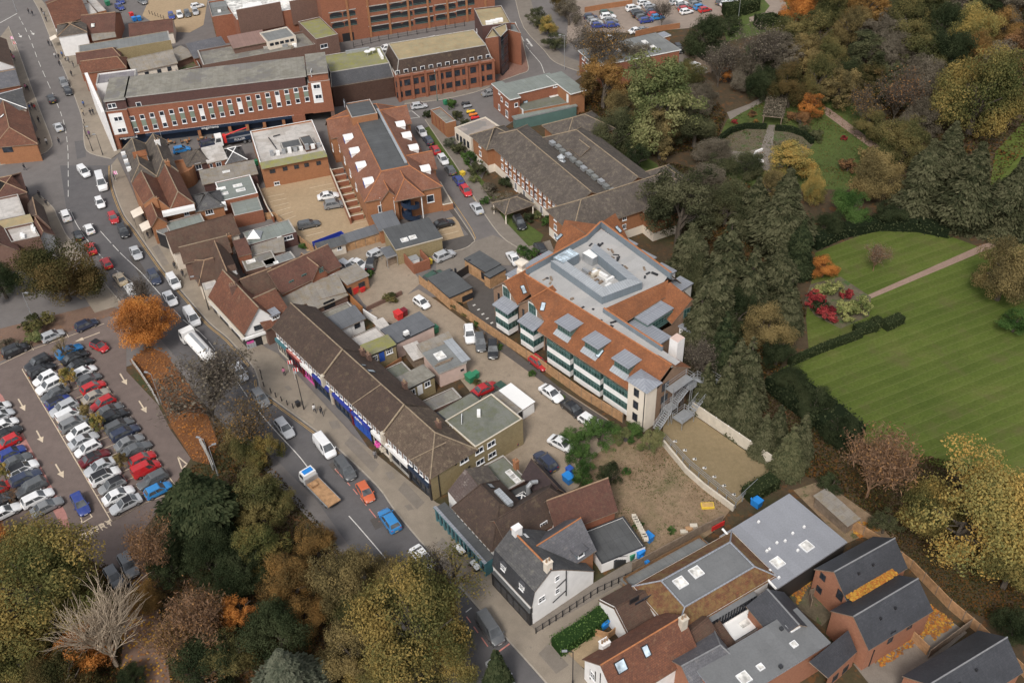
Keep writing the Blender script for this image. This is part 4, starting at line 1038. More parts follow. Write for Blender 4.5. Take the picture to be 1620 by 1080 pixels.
for x,y in((1020,67),(1019,77),(998,75),(977,80),(1033,75)):b.light(x,y,1.8,1.2)
for i in range(4):
 for k in range(2):b.win(923+i*6,91+i*6+k*13,1.4,1.3,2,1)
b.vol(((1046,61),(1060,57),(1054,51)),3.2,m_ob2,m_z16,kind='eave',ov=.2)
# ---- the large new apartment block
b = Bld('apartment_block','large new block with orange tiled slopes, zinc dormers and grey flat roof','building')
EB,NB = Vector((.649,-.760,0)).normalized(),Vector((.760,.649,0)).normalized(); SG = M['lead_face']
def P5(s,n,z=0.0):return EB*s+NB*n+Vector((0,0,z))
b.place(P5(-88,97))
ZR,ZE = 9.5,6.0
def walls(ring,z0,z1,mt,name='wall'):
 mb = MB(); c = sum((Vector(p)for p in ring),Vector())/len(ring); k = len(ring)
 rr =[Vector((p.x,p.y,0))for p in ring]
 if area2(rr)<0:rr = rr[::-1]
 for i in range(k):
  p,q = rr[i],rr[(i+1)%k]; pts =[p+Vector((0,0,z0)),q+Vector((0,0,z0)),q+Vector((0,0,z1)),p+Vector((0,0,z1))]; mb.poly(pts,mt); b.reg(pts)
 return mb.build(name,b.root)
bw = M['mixed_brick']
walls([P5(-106,86.8),P5(-68.5,86.8),P5(-68.5,93.6),P5(-80,94.2),P5(-78.4,97.2),P5(-77.4,107),P5(-83,110),P5(-103.6,111),P5(-106,103)],0,ZE,bw)
fm = MB(); ring =[P5(-102,90.4,9.0),P5(-68.9,90.4,9.0),P5(-68.9,92.4,9.0),P5(-85,92.8,9.0),P5(-84.2,106,9.0),P5(-85,108.2,9.0),P5(-103,110.4,9.0),P5(-102,105.5,9.0)]
fm.poly(ring,M['membrane']); b.reg(ring); fm.build('flat_roof',b.root)
pm = MB()
def parapet(p,q,z0,z1,t=.35):
 e =(q-p).normalized(); n = Vector((-e.y,e.x,0))*t/2
 pm.prism([p-n,q-n,q+n,p+n],z0,z1,SG,m_or12)
 for s in(-1,1):
  f =[p+n*s+Vector((0,0,z0)),q+n*s+Vector((0,0,z0)),q+n*s+Vector((0,0,z1)),p+n*s+Vector((0,0,z1))]; b.reg(f)
parapet(P5(-102,91.0),P5(-102,105.6),9,10.3); parapet(P5(-102,105.6),P5(-103.4,110.6),9,10.3); parapet(P5(-103.4,110.8),P5(-84,107.6),9,10.3); parapet(P5(-85.6,92.9),P5(-72.5,92.3),7.6,9.9)
pm.build('parapet',b.root)
ot = M['orange_tile']
ed = .45
def slope(pts,name='roof',ridges=()):
 o = b.roofpoly([Vector(p)for p in pts],ot,name,.18)
 return o
kz =(ZR-ZE)/(90.4-84.9)
slope([P5(-92.6,84.6,ZE-kz*.3),P5(-69.0,84.6,ZE-kz*.3),P5(-69.0,90.4,ZR),P5(-92.6,90.4,ZR)])
slope([P5(-92.6,90.4,ZR),P5(-102,90.4,ZR),P5(-96,87.0,8.9-.3),P5(-92.6,86.2,6.9)])
for s0,s1,sa in((-105.9,-99.4,-102.6),(-99.4,-92.6,-96.1)):
 za,ze = 9.5,6.5
 slope([P5(s0,86.4,ze),P5(sa,86.4,za),P5(sa,91.6,za),P5(s0,91.6,ze)]); slope([P5(sa,86.4,za),P5(s1,86.4,ze),P5(s1,91.6,ze+1.2),P5(sa,91.6,za)])
 gm = MB(); pts =[P5(s0+.1,86.7,0),P5(s1-.1,86.7,0),P5(s1-.1,86.7,ze),P5(sa,86.7,za-.1),P5(s0+.1,86.7,ze)]; gm.poly(pts,bw); b.reg(pts); gm.build('gable',b.root)
 mb = MB(); mb.tube(P5(sa,86.3,za+.05),P5(sa,91.6,za+.05),.1,.1,m_or12,5); mb.build('ridge',b.root)
 b.win(0,0,1.7,1.9,3,2,'g',-NB,loc=P5(sa+.2,86.68,7.3)); b.panel(0,0,2.1,2.3,m_wp0,'window_surround',.03,P5(sa+.2,86.72,7.3),-NB)
mb = MB(); mb.tube(P5(-102,90.5,ZR+.05),P5(-69,90.4,ZR+.05),.12,.12,m_or12,5); mb.build('ridge',b.root)
slope([P5(-81.9,92.8,8.3),P5(-81.9,104.6,8.3),P5(-83.6,106.4,9.6),P5(-85.6,93.0,9.6)])
slope([P5(-77.4,105.2,9.5),P5(-76.7,108.4,6.2),P5(-84.6,109.4,6.4),P5(-83.0,106.2,9.6)]); slope([P5(-78.0,101.2,6.2),P5(-77.4,105.2,9.5),P5(-83.0,106.2,9.6),P5(-83.4,102.0,7.4)])
gm = MB(); pts =[P5(-76.9,108.2,0),P5(-76.9,108.2,6.3),P5(-77.6,105.2,9.4),P5(-78.2,101.4,6.3),P5(-78.2,101.4,0)]; gm.poly(pts,bw); b.reg(pts); gm.build('gable',b.root)
b.win(1088,494,1.8,1.8,3,2,'g');
gm = MB(); pts =[P5(-68.5,86.0,0),P5(-68.5,94.0,0),P5(-68.5,94.0,7.2),P5(-68.5,90.4,9.6),P5(-68.5,86.0,6.6)]; gm.poly(pts,bw); b.reg(pts); gm.build('gable',b.root)
slope([P5(-68.3,90.4,ZR),P5(-68.3,94.4,7.0),P5(-72.3,94.4,7.0),P5(-72.3,90.4,ZR)])
for z in(1.6,4.1,6.6):b.win(0,0,1.5,1.5,3,2,'d',EB,loc=P5(-68.48,88.6,z))
walls([P5(-72.0,84.2),P5(-68.4,84.2),P5(-68.4,86.6),P5(-72.0,86.6)],0,8.4,m_cr15,'corner_tower')
mb = MB(); a =[P5(-72.4,83.8,8.4),P5(-68.0,83.8,8.4),P5(-68.0,87.4,8.4),P5(-72.4,87.4,8.4)]; ap = P5(-70.2,85.6,9.0)
for i in range(4):mb.poly([a[i],a[(i+1)%4],ap],m_z16)
mb.poly(a[::-1],m_z16); mb.build('tower_roof',b.root)
for z in(1.9,4.4,6.9):b.win(0,0,1.0,1.5,2,1,'d',-NB,loc=P5(-70.3,84.2,z))
mb = MB(); mb.tube(P5(-68.6,84.1,8.3),P5(-68.6,84.1,0),.07,.07,m_dm6,6); mb.build('drainpipe',b.root)
walls([P5(-72.6,94.0),P5(-71.0,94.0),P5(-71.0,95.7),P5(-72.6,95.7)],0,10.6,m_wr5,'stair_tower')
mb = MB(); mb.poly([P5(-72.6,94.0,10.6),P5(-71.0,94.0,10.6),P5(-71.0,95.7,10.6),P5(-72.6,95.7,10.6)],M['pink_render']); mb.build('tower_roof',b.root)
def zbox(s0,s1,n0,n1,z0,z1,wall,top=m_z16,name='link',ov=.2):
 walls([P5(s0,n0),P5(s1,n0),P5(s1,n1),P5(s0,n1)],z0,z1,wall,name)
 mb = MB(); mb.prism([P5(s0-ov,n0-ov),P5(s1+ov,n0-ov),P5(s1+ov,n1+ov),P5(s0-ov,n1+ov)],z1,z1+.2,top,bottom=True); r =[P5(s0,n0,z1+.2),P5(s1,n0,z1+.2),P5(s1,n1,z1+.2),P5(s0,n1,z1+.2)]; b.reg(r); return mb.build(name+'_roof',b.root)
zbox(-82.4,-79.3,96.6,102.6,5.5,7.9,m_gf18); zbox(-82,-75.2,93.6,97.4,0,7.2,bw)
b.win(0,0,5.6,1.2,8,2,'g',EB,loc=P5(-79.28,99.9,6.9))
zbox(-77.6,-75.4,102.8,106.6,2.2,5.0,m_wr5,name='bay'); b.win(0,0,3.4,1.2,5,2,'g',EB,loc=P5(-75.4,104.7,4.2));
for s0,s1,n1 in((-95.6,-91.8,113.4),(-90.4,-86.6,112.8),(-85.4,-82.2,112.0),(-100.5,-97.0,114.2)):zbox(s0,s1-.6,108.3,n1,2.5,6.3,m_wr5,name='bay')
for n0,n1 in((94.8,101.2),(91.0,94.0)):zbox(-107.2,-105.0,n0,n1,2.5,6.3,m_wr5,name='bay')
slope([P5(-106.6,101.6,6.0),P5(-109.6,107.6,9.2),P5(-102.4,106.4,9.6),P5(-102.4,102.0,9.4)]); slope([P5(-109.6,107.6,9.2),P5(-109,111.5,6.5),P5(-103.6,110.8,9.4),P5(-102.6,106.6,9.6)])
slope([P5(-103.8,110.9,9.6),P5(-104.4,115.6,9.4),P5(-100.2,114.6,6.4),P5(-96,110.6,9.0)]); slope([P5(-102.2,91.2,9.6),P5(-106.4,91.2,6.2),P5(-106.4,101.5,6.2),P5(-102.2,102,9.6)])
slope([P5(-103.4,110.7,9.7),P5(-98.0,113.4,6.4),P5(-84,110.8,6.4),P5(-84.2,107.8,9.7)])
walls([P5(-106.2,87),P5(-103.8,115),P5(-100.2,114),P5(-78.5,109)],0,5.8,bw)
for x,y in((885,375),(978,363),(828,458),(859,485),(949,559)):b.light(x,y,.8,1.5,M['roof_glass'],.16)
gs = m_wr5
for i,(s0,s1,zinc)in enumerate(((-102.8,-99.6,1),(-96.5,-93.3,1),(-90.0,-84.7,0),(-83.8,-78.0,0),(-77.2,-72.1,0))):
 n0 = 84.4; top = 5.75
 bay = MB()
 for z0,z1,mt in((.75,1.9,gs),(1.9,3.25,M['green_glass']),(3.25,4.35,gs),(4.35,5.7,M['green_glass'])):
  for p,q in((P5(s0,n0),P5(s1,n0)),(P5(s1,n0),P5(s1,86.7)),(P5(s0,86.7),P5(s0,n0))):
   bay.poly([p+Vector((0,0,z0)),q+Vector((0,0,z0)),q+Vector((0,0,z1)),p+Vector((0,0,z1))],mt)
 bay.poly([P5(s0,n0,.75),P5(s0,86.7,.75),P5(s1,86.7,.75),P5(s1,n0,.75)],gs)
 bo = bay.build('bay_window',b.root)
 wf = MB(); k = int((s1-s0)/.62)
 for z0,z1 in((1.9,3.25),(4.35,5.7)):
  for j in range(k+1):
   s = s0+(s1-s0)*j/k; wf.tube(P5(s,n0-.03,z0),P5(s,n0-.03,z1),.05,.05,m_gf18,4,False)
  for z in(z0+.03,z0+.95,z1-.03):wf.tube(P5(s0,n0-.03,z),P5(s1,n0-.03,z),.045,.045,m_gf18,4,False)
  for j in range(4):
   n = n0+2.3*j/3; wf.tube(P5(s1+.03,n,z0),P5(s1+.03,n,z1),.05,.05,m_gf18,4,False)
 w = wf.build('window_frame',bo,off=b.root.matrix_basis.translation)
 if zinc:
  zr = MB(); a =[P5(s0-.4,n0-.4,top),P5(s1+.4,n0-.4,top),P5(s1+.4,86.8,top+.55),P5(s0-.4,86.8,top+.55)]
  zr.poly(a,m_z16); lo =[p-Vector((0,0,.18))for p in a]; zr.poly(lo[::-1],m_z16)
  for j in range(4):zr.poly([lo[j],lo[(j+1)%4],a[(j+1)%4],a[j]],M['lead_face'])
  zr.build('bay_roof',b.root)
for sc_,nn in((-88.0,86.3),(-81.8,86.3),(-75.4,86.3)):
 loc = P5(sc_,nn,ZE+kz*(nn-84.9)); nrm =(-NB*kz+Vector((0,0,1))).normalized()
 b.dormer(0,0,3.0,1.55,m_gf18,m_z16,'flat',5,2,'g',2.8,1.35,.3,0,m_pz20,loc,nrm)
mb = MB(); mb.prism([P5(-106,86.9),P5(-68.6,86.9),P5(-68.6,87.2),P5(-106,87.2)],0,.6,m_bp1); mb.build('undercroft',b.root)
mb = MB(); mb.poly([P5(-105.9,86.76,0),P5(-72,86.76,0),P5(-72,86.76,1.7),P5(-105.9,86.76,1.7)],m_bp1); mb.build('garage_opening',b.root)
for s in(-99.5,-92.8):mb = MB(); mb.tube(P5(s,86.6,6.4),P5(s,86.6,0),.06,.06,m_dm6,6); mb.build('drainpipe',b.root)
for s in(-104.5,-98.2,-91.2):b.win(0,0,.5,1.6,1,2,'b',-NB,loc=P5(s,86.72,3.0)); b.win(0,0,.5,1.6,1,2,'b',-NB,loc=P5(s,86.72,5.2))
ps = MB(); out =[P5(-100.6,95.4),P5(-87.2,94.2),P5(-85.4,101.9),P5(-99.0,104.6)]; inn =[P5(-98.8,96.9),P5(-88.6,95.9),P5(-87.4,100.4),P5(-97.8,102.4)]
for i,(p,q,r,s)in enumerate(zip(out,out[1:]+out[:1],inn[1:]+inn[:1],inn)):
 if i==3:continue
 z = Vector((0,0,1))
 ps.poly([p+z*9,q+z*9,q+z*10.5,p+z*10.5],SG); ps.poly([p+z*10.5,q+z*10.5,r+z*10.9,s+z*10.9],m_pz20); ps.poly([s+z*10.9,r+z*10.9,r+z*9,s+z*9],SG)
 b.reg([p+z*10.5,q+z*10.5,r+z*10.9,s+z*10.9])
ps.build('plant_screen',b.root)
mb = MB(); mb.prism([P5(-100.6,96.0),P5(-98.2,96.0),P5(-98.2,99.9),P5(-100.6,99.9)],9,10.9,SG,M['roof_glass'])
for j in range(7):mb.tube(P5(-100.6,96+.65*j,10.95),P5(-98.2,96+.65*j,10.95),.05,.05,m_g4,4)
mb.build('stair_lantern',b.root)
mb = MB(); mb.prism([P5(-98.3,100.8),P5(-95.8,100.8),P5(-95.8,102.4),P5(-98.3,102.4)],9,10.6,m_g4,m_wp0); mb.build('lift_housing',b.root)
random.seed(3)
for k in range(16):
 s,n = random.uniform(-97.5,-89),random.uniform(97,100.2); mb = MB(); mb.box(-random.uniform(.3,1.2),random.uniform(.3,1.2),-.25,.25,0,random.uniform(.2,.8),random.choice([m_g4,m_ot19,m_dm6,m_s7,m_wp0]),Matrix.Translation(P5(s,n,9.0))@Matrix.Rotation(random.choice((-.86,.7)),4,'Z')); mb.build('plant_unit',b.root)
mb = MB(); mb.box(-.7,.7,-.4,.4,0,.25,M['sky_plastic'],Matrix.Translation(P5(-95.5,97.2,9.0))@Matrix.Rotation(-.86,4,'Z')); mb.build('plant_cover',b.root)
for k in range(26):
 if k<16:s,n = random.uniform(-101,-85),random.uniform(104.3,107)
 else:s,n = random.uniform(-99,-80),random.uniform(90.9,93.4)
 mb = MB(); w = random.uniform(.15,.7); mb.box(-w,w,-.16,.16,0,random.uniform(.06,.3),random.choice([m_bp1,m_ot19,m_dm6]),Matrix.Translation(P5(s,n,9.0))@Matrix.Rotation(random.uniform(0,3),4,'Z')); mb.build('roof_clutter',b.root)
mb = MB(); mb.lathe([(.9,0),(.85,1.2),(.65,1.5),(.7,2.4),(1.25,2.5),(1.25,2.75),(.2,2.9)],m_cr15,4,P5(-103.2,91.0,8.4)); mb.build('ventilation_turret',b.root)
fe = empty('fire_escape',P5(-66,92),'zigzag galvanised steel fire escape at the end of the new block','staircase')
fe.matrix_basis = Matrix.Translation(P5(-66,92)); gv = m_g4
def flight(s0,n0,z0,s1,n1,z1,w=1.1,steps=10):
 mb = MB(); a,c = P5(s0,n0,z0),P5(s1,n1,z1); e = Vector((c.x-a.x,c.y-a.y,0)).normalized(); n = Vector((-e.y,e.x,0))*w/2
 for k in range(steps):
  p = a.lerp(c,(k+.5)/steps); mb.prism([p-n-e*.13,p+n-e*.13,p+n+e*.13,p-n+e*.13],p.z-.03,p.z+.03,gv,bottom=True)
 for sg in(-1,1):
  mb.tube(a+n*sg,c+n*sg,.06,.06,gv,4); mb.tube(a+n*sg+Vector((0,0,1.0)),c+n*sg+Vector((0,0,1.0)),.035,.035,gv,4); mb.tube(a+n*sg+Vector((0,0,.5)),c+n*sg+Vector((0,0,.5)),.025,.025,gv,4)
  for k in range(5):p = a.lerp(c,k/4)+n*sg; mb.tube(p,p+Vector((0,0,1.0)),.03,.03,gv,4)
 mb.build('flight',fe)
def landing(s0,s1,n0,n1,z,legs=True):
 mb = MB(); r =[P5(s0,n0),P5(s1,n0),P5(s1,n1),P5(s0,n1)]; mb.prism(r,z-.08,z,gv,bottom=True)
 for p,q in zip(r,r[1:]+r[:1]):
  for h in(.5,1.0):mb.tube(p+Vector((0,0,z+h)),q+Vector((0,0,z+h)),.03,.03,gv,4)
  mb.tube(p+Vector((0,0,0 if legs else z)),p+Vector((0,0,z+1)),.06,.06,gv,4)
 mb.build('landing',fe)
landing(-68.4,-66.9,88.6,93.4,6.2); landing(-68.3,-66.8,92.8,96.2,4.2); landing(-68.3,-66.8,88.0,90.0,2.6)
flight(-66.2,93.4,6.2,-66.2,96.6,4.2); landing(-66.8,-65.0,96.4,97.8,4.2); flight(-65.4,96.6,4.2,-65.4,91.2,1.4); flight(-67.6,92.6,4.2,-67.6,89.8,2.6); landing(-66.6,-64.6,88.6,91.4,1.4); flight(-67.2,88.4,2.6,-67.2,85.6,.3)
# ---------------------------------------------------------------- the shopping terrace
b = Bld('shop_terrace','long two storey terrace of shops with dark brown hipped roof and coloured shopfronts','building')
A,B = G(433,517,5.2),G(681,752,5.2); AT = math.atan2((B-A).y,(B-A).x); FT = frame(A,AT); LT =(B-A).length; DT = 8.0
b.place(FT(LT/2,4)); NT =(FT(0,-1)-FT(0,0)).normalized()
seg =[(0,16.2,m_dt22,(0,0)),(16.2,33.3,m_dt22,(0,0)),(33.3,LT,M['speckle_tile'],(0,1))]
for u0,u1,mt,hp in seg:
 b.vol(None,5.2,m_bb8 if hp[1]==0 else m_bb8,mt,world=W4(FT,u0,u1,0,DT),kind='gable',rise=2.9,hip=hp,ridge=m_pr10,ov=.32 if u0==0 else .30)
yw = MB(); pts =[FT(LT+.02,-.1,0),FT(LT+.02,DT,0),FT(LT+.02,DT,5.15),FT(LT+.02,-.1,5.15)]; yw.poly(pts,M['yellow_brick']); b.reg(pts); yw.build('end_wall',b.root)
for u in(16.2,33.3):
 mb = MB(); mb.poly([FT(u-.13,-.5,5.0),FT(u-.13,DT/2,8.3),FT(u+.13,DT/2,8.3),FT(u+.13,-.5,5.0)][::-1],m_pr10)
 for s in(-.13,.13):mb.poly([FT(u+s,-.5,4.3),FT(u+s,-.5,5.0),FT(u+s,DT/2,8.3),FT(u+s,DT/2,7.9)],m_pr10)
 mb.prism(W4(FT,u-.3,u+.3,-.6,-.05),2.9,5.2,m_s7,bottom=True); mb.build('party_wall',b.root)
for u in(25.0,40.5):
 mb = MB(); mb.tube(FT(u,-.3,5.1),FT(u+3.2*(1 if u>30 else .7),DT/2,8.2),.07,.07,m_pr10,5); mb.build('roof_seam',b.root)
nw = 33
for i in range(nw):
 u = 1.0+i*(LT-2.0)/(nw-1)
 if min(abs(u-16.2),abs(u-33.3))<.5:continue
 b.win(0,0,.78,1.55,1,2,'w',NT,loc=FT(u,-.02,4.15))
 if i%3==2:b.panel(0,0,.22,1.9,M['black_timber']if i%2 else m_bb8,'pilaster',.09,FT(u+.68,0,4.1),NT)
shops =[(0.2,4.0,M['teal'],m_s7),(4.0,8.6,M['maroon'],M['maroon']),(8.6,12.4,m_wp0,M['pink_paint']),(12.4,17.6,M['royal'],m_n9),(18.6,23.8,M['royal'],m_n9),(24.2,29.4,M['royal'],M['blue_paint']),(29.8,34.2,m_wp0,m_cr15),(34.4,39.4,m_wp0,m_gs11),(39.6,44.6,m_n9,m_dm6)]
for k,(u0,u1,fm,rm)in enumerate(shops):
 u1 = min(u1,LT-.2)
 sm = MB(); sm.prism(W4(FT,u0,u1,-.42,0),2.45,3.1,fm,m_wp0 if k in(6,7)else(M['pink_mark']if k==1 else fm),True); f = sm.build('fascia',b.root)
 gm = MB(); gm.poly([FT(u0+.1,-.06,.45),FT(u1-.1,-.06,.45),FT(u1-.1,-.06,2.45),FT(u0+.1,-.06,2.45)],m_g14 if k!=5 else M['blue_paint']); gm.build('shop_window',b.root)
 rb = MB(); rb.prism(W4(FT,u0+.1,u1-.1,-.14,-.02),0,.46,rm); rb.build('stall_riser',b.root)
 mb = MB(); n = 4 if k not in(7,)else 2
 for j in range(n+1):u = u0+.1+(u1-u0-.2)*j/n; mb.prism(W4(FT,u-.05,u+.05,-.16,-.04),.46,2.45,rm if k!=6 else m_cr15)
 mb.build('mullion',b.root)
 pm = MB(); pm.prism(W4(FT,u1,u1+.38,-.3,0),0,3.2,M['maroon']if k in(1,4)else(m_s7 if k in(3,6)else m_bp1)); pm.build('pilaster',b.root)
me = text_mesh('CORAL',.62,m_wp0); q = FT(26.4,-.46,2.78); child('sign_lettering',me,b.root,q-b.root.matrix_basis.translation,(math.pi/2,0,AT))
for u0,mt in((31.0,M['pink_paint']),(32.3,m_s7)):
 mb = MB()
 for j in range(9):mb.box(-.18,.18,-.1,.1,0,.3,mt,Matrix.Translation(FT(u0+.13*j,-.55,1.0+(j*37%10)/10))@Matrix.Rotation(j,4,'Y'))
 mb.build('window_display',b.root)
b.vol(None,5.3,M['yellow_brick'],M['green_flat'],world=W4(FT,LT-7.4,LT+.0,DT+.02,DT+9.0),par=.12,cope=m_s7,rname='flat_roof')
for x,y in((734,727),(758,712),(778.5,718.5),(759.5,730),(777,701.5)):b.win(x,y,1.5,1.05,2,1,'w')
for x,y in((721,734),(742,738)):b.panel(x,y,.35,.3,m_bp1,'vent',.06)
mb = MB(); mb.tube(FT(LT+.1,1.2,5.1),FT(LT+.1,1.2,0),.07,.07,m_bp1,6); mb.build('drainpipe',b.root)
b.vol(((708,669),(766,635),(748,619)),4.6,M['yellow_brick'],M['green_flat'],par=.06,cope=m_bp1,rname='flat_roof')
b.win(713.5,675.5,.7,.8,1,1); b.win(731,664,1.9,.9,3,1); b.panel(760,655,1.3,1.0,m_wp0,'air_unit',.5)
for x,y in((694,676),(641,614),(574,562),(584,569)):b.chimney(x,y,.7,.6,1.1,m_bb8,2)
b.light(587,587,.8,1.5,None,.12); b.light(575,578,.6,1.0,None,.12)
# ---------------------------------------------------------------- tudor-fronted corner building and the red row behind
b = Bld('tudor_corner_shop','corner shop with rust tiled roof, white gable and dark shopfront','building')
b.vol(((387,525),(444,507),(390,449),(332,467)),3.5,m_wr5,M['rust_tile'],sq=False,kind='gable',axis=1,rise=4.2,ridge=m_pr10,z0=2.5)
r = b.vol(((388,535),(446,516),(392,458),(334,476)),2.5,m_bp1,None,sq=False,par=0,wname='shopfront')
fb = MB(); q =[Vector((p.x,p.y,0))for p in r]; fb.prism([q[0]+(q[0]-q[2]).normalized()*.5,q[1]+(q[1]-q[3]).normalized()*.4,q[1],q[0]],2.3,2.75,m_wp0,bottom=True); fb.prism([q[3],q[0],q[0]+(q[0]-q[1]).normalized()*.5,q[3]+(q[0]-q[1]).normalized()*.5],2.3,2.7,m_wp0,m_s7,bottom=True); fb.build('fascia',b.root)
b.win(411,517,2.0,1.0,4,2,'d'); b.panel(398,547,1.6,1.6,m_pz20,'window_poster',.05); b.panel(421,536,1.3,1.9,m_s7,'window_poster',.05); b.panel(396,541,1.2,.5,M['pink_paint'],'window_poster',.05)
for i in range(5):b.panel(345+i*9,494+i*9.6,1.0,1.7,m_g14 if i%2 else m_s7,'shop_window',.06)
b.vol(((420,519),(461,500),(432,452)),3.8,m_bb8,M['rust_tile'],kind='gable',rise=3.0,ridge=m_pr10)
b.dormer(437,505,1.6,1.0,m_wp0,m_z16,'flat',3,1,'s'); b.chimney(370,459,1.1,.8,1.0,m_bb8,3)
b = Bld('brick_cottage_row','row of red brick cottages with brown roof and small front gable','building')
b.vol(((446,462),(537,419),(519,386)),4.2,m_rb3,M['red_tile'],kind='gable',rise=2.6,ridge=m_r17)
r = b.vol(((494,440),(517,429),(505,404)),4.4,m_rb3,M['red_tile'],kind='gable',axis=1,rise=2.0,ridge=m_r17)
b.win(508,427,.9,1.0,2,2,'g'); b.win(461,446,1.0,.7,2,1,'g'); b.win(481,436,1.0,.7,2,1,'g')
b.vol(((396,470),(441,453),(428,425)),4.6,m_bb8,m_bt21,kind='gable',rise=2.2,ridge=m_r17); b.panel(493,452,14,.8,m_wp0,'painted_band',.04)
b = Bld('garage_row','long low grey sheet roofed store behind the cottages','shed')
b.vol(((448,489),(546,461),(536,439)),2.7,m_bb8,M['asbestos'],kind='mono',rise=.7,ov=.2); b.vol(((495,490),(549,466),(545,454)),2.3,m_bb8,M['asbestos'],kind='mono',rise=.5,ov=.2); b.panel(521,481,2.2,1.6,m_bp1,'door',.05)
b = Bld('brick_hut','small brick hut with grey sheet roof beside two red bins','shed')
b.vol(((550,450),(582,436),(558,422)),2.9,m_ob2,M['asbestos'],kind='eave',ov=.2,fascia=m_gs11); b.win(572,450,1.3,1.0,2,1,'d'); b.door(553,462,.9,1.9)
# ---------------------------------------------------------------- buildings between the terrace and the service yard
def small(name,label,q,ze,wall,roof,**kw):
 b = Bld(name,label,kw.pop('cat','building')); b.vol(q,ze,M[wall],M[roof],**kw); return b
b = small('white_hut','white rendered hut with grey lean-to roof behind the terrace',((531,523),(575,503),(561,490)),2.8,'white_render','slate_felt',kind='mono',rise=.7); b.win(565,514.5,1.1,1.1,2,2,'d'); b.door(552.5,523,.9,2.0,m_wp0)
small('flat_store','store with stained stone-coloured flat roof beside the orange fence',((512,508),(560,488),(548,479)),2.5,'brown_brick','old_flat',par=.15)
small('flat_store','low store with bare grey concrete roof behind the mossy one',((566,552),(611,531),(597,516)),2.6,'brown_brick','white_flat',par=.1)
b = small('yellow_outbuilding','yellow brick outbuilding with bright mossy roof and blue door',((580,566),(626,547),(613,531)),4.2,'yellow_brick','moss_flat',kind='eave',ov=.15,fascia=m_bp1); b.win(592,567,1.2,1.1,3,2); b.win(615.5,555,1.2,1.1,3,2); b.door(604,563.5,.95,2.0,M['blue_paint'])
b = small('pink_outbuilding','wide pink rendered outbuilding with slate blue felt roof and a vent box',((627,544),(686,516),(662,496)),3.2,'pink_render','slate_felt',kind='eave',ov=.2,fascia=m_dm6); b.box(643,530,.9,.6,.8,m_wp0,'vent_box'); b.box(643,532,1.0,.8,.2,m_bp1,'vent_base')
small('tin_shelter','narrow shelter with blotchy white tin roof',((655,568),(673,561),(652,546)),2.2,'old_timber','white_flat',kind='mono',rise=.3,cat='shed')
small('tin_shelter','narrow shelter with pale corrugated roof beside the slate blue roof',((604,523),(616,518),(601,508)),2.2,'old_timber','white_flat',kind='mono',rise=.3,cat='shed')
small('long_shed','long brownish sheet roofed shed in front of the pink outbuilding',((672,560),(718,541),(707,532)),2.4,'old_timber','asbestos',kind='mono',rise=.6,cat='shed')
b = small('pink_workshop','pink rendered workshop with charcoal flat roof and square rooflight',((695,591),(737,574),(709,545)),2.9,'pink_render','felt',kind='eave',ov=.15,fascia=m_gs11); b.light(696,563,1.6,1.8); b.box(701,575,3.0,.15,.25,m_ot19,'ladder'); b.box(704,572,3.0,.15,.25,m_ot19,'ladder'); b.box(724,555,1.6,6.5,.1,m_pz20,'roof_sheet'); b.win(731,585,.6,.4,1,1,'d')
mb = MB()
for k in range(7):mb.prism([G(697+k*2.2,592-k*.9+3),G(700+k*2.2,591-k*.9+3),G(704+k*2.2,595-k*.9+3),G(701+k*2.2,596-k*.9+3)],1.4-k*.2,1.5-k*.2,m_ot19,bottom=True)
mb.build('timber_steps',b.root)
b = small('buff_outbuilding','buff brick outbuilding with stony flat roof and white door between windows',((643,618),(687,596),(669,579)),3.4,'yellow_brick','old_flat',kind='eave',ov=.15,fascia=m_bp1); b.win(652.5,620,1.0,1.1,2,1); b.win(676,607,1.1,1.1,2,1); b.door(664.5,616,.95,2.0,m_wp0)
small('flat_store','low flat roofed store with weeds growing at one corner',((611,607),(652,588),(640,570)),2.6,'brown_brick','green_flat',par=.1)
small('flat_store','lowest flat roof edged by a dark rail between two yellow brick buildings',((680,652),(731,629),(712,615)),2.6,'brown_brick','old_flat',par=.1)
b = small('white_garage','plain white garage with gleaming white sheet roof in the service yard',((825,648),(845,635),(812,606)),2.3,'white_render','white_paint',kind='mono',rise=.25,ov=.15,cat='garage'); b.panel(836,648,1.6,1.8,m_wp0,'door',.06)
b = small('brick_garage','red brick lock-up with stained grey roof leaning on the white garage',((810,658),(825,649),(791,619)),2.35,'red_brick','asbestos',kind='eave',ov=.1,fascia=m_wp0,cat='garage'); b.panel(815,661,1.2,1.9,m_wp0,'door',.06); b.panel(822,658,1.2,1.9,m_bp1,'opening',.03)
b = small('annex','flat charcoal roofed annex of yellow brick with two white rooflights',((627,396),(699,377),(682,345)),3.4,'yellow_brick','dark_felt',kind='eave',ov=.15,fascia=m_s7); b.light(640,380,1.4,1.2); b.light(653,376,1.4,1.2)
b = small('plant_enclosure','roofless red brick enclosure holding a white air unit',((655,430),(681,421),(665,401)),.6,'red_brick','court',par=1.6,cope=m_rb3,cat='enclosure'); b.box(655,417,1.8,1.5,1.3,m_wp0,'air_unit',.05,m_g4)
b = Bld('carport','grey roofed open carport on posts against a fence','shelter')
r = b.vol(((612,409),(628,404),(619,390)),2.3,m_f13,M['slate_felt'],z0=2.2,kind='eave',ov=.05,fascia=m_g4)
for p in r:mb = MB(); mb.tube(Vector((p.x,p.y,0)),Vector((p.x,p.y,2.3)),.06,.06,m_g4,6); mb.build('post',b.root)
small('store_shed','long narrow grey roofed store along the fence of the gravel yard',((548,383),(599,367),(591,359)),2.1,'old_timber','slate_felt',kind='mono',rise=.3,cat='shed')
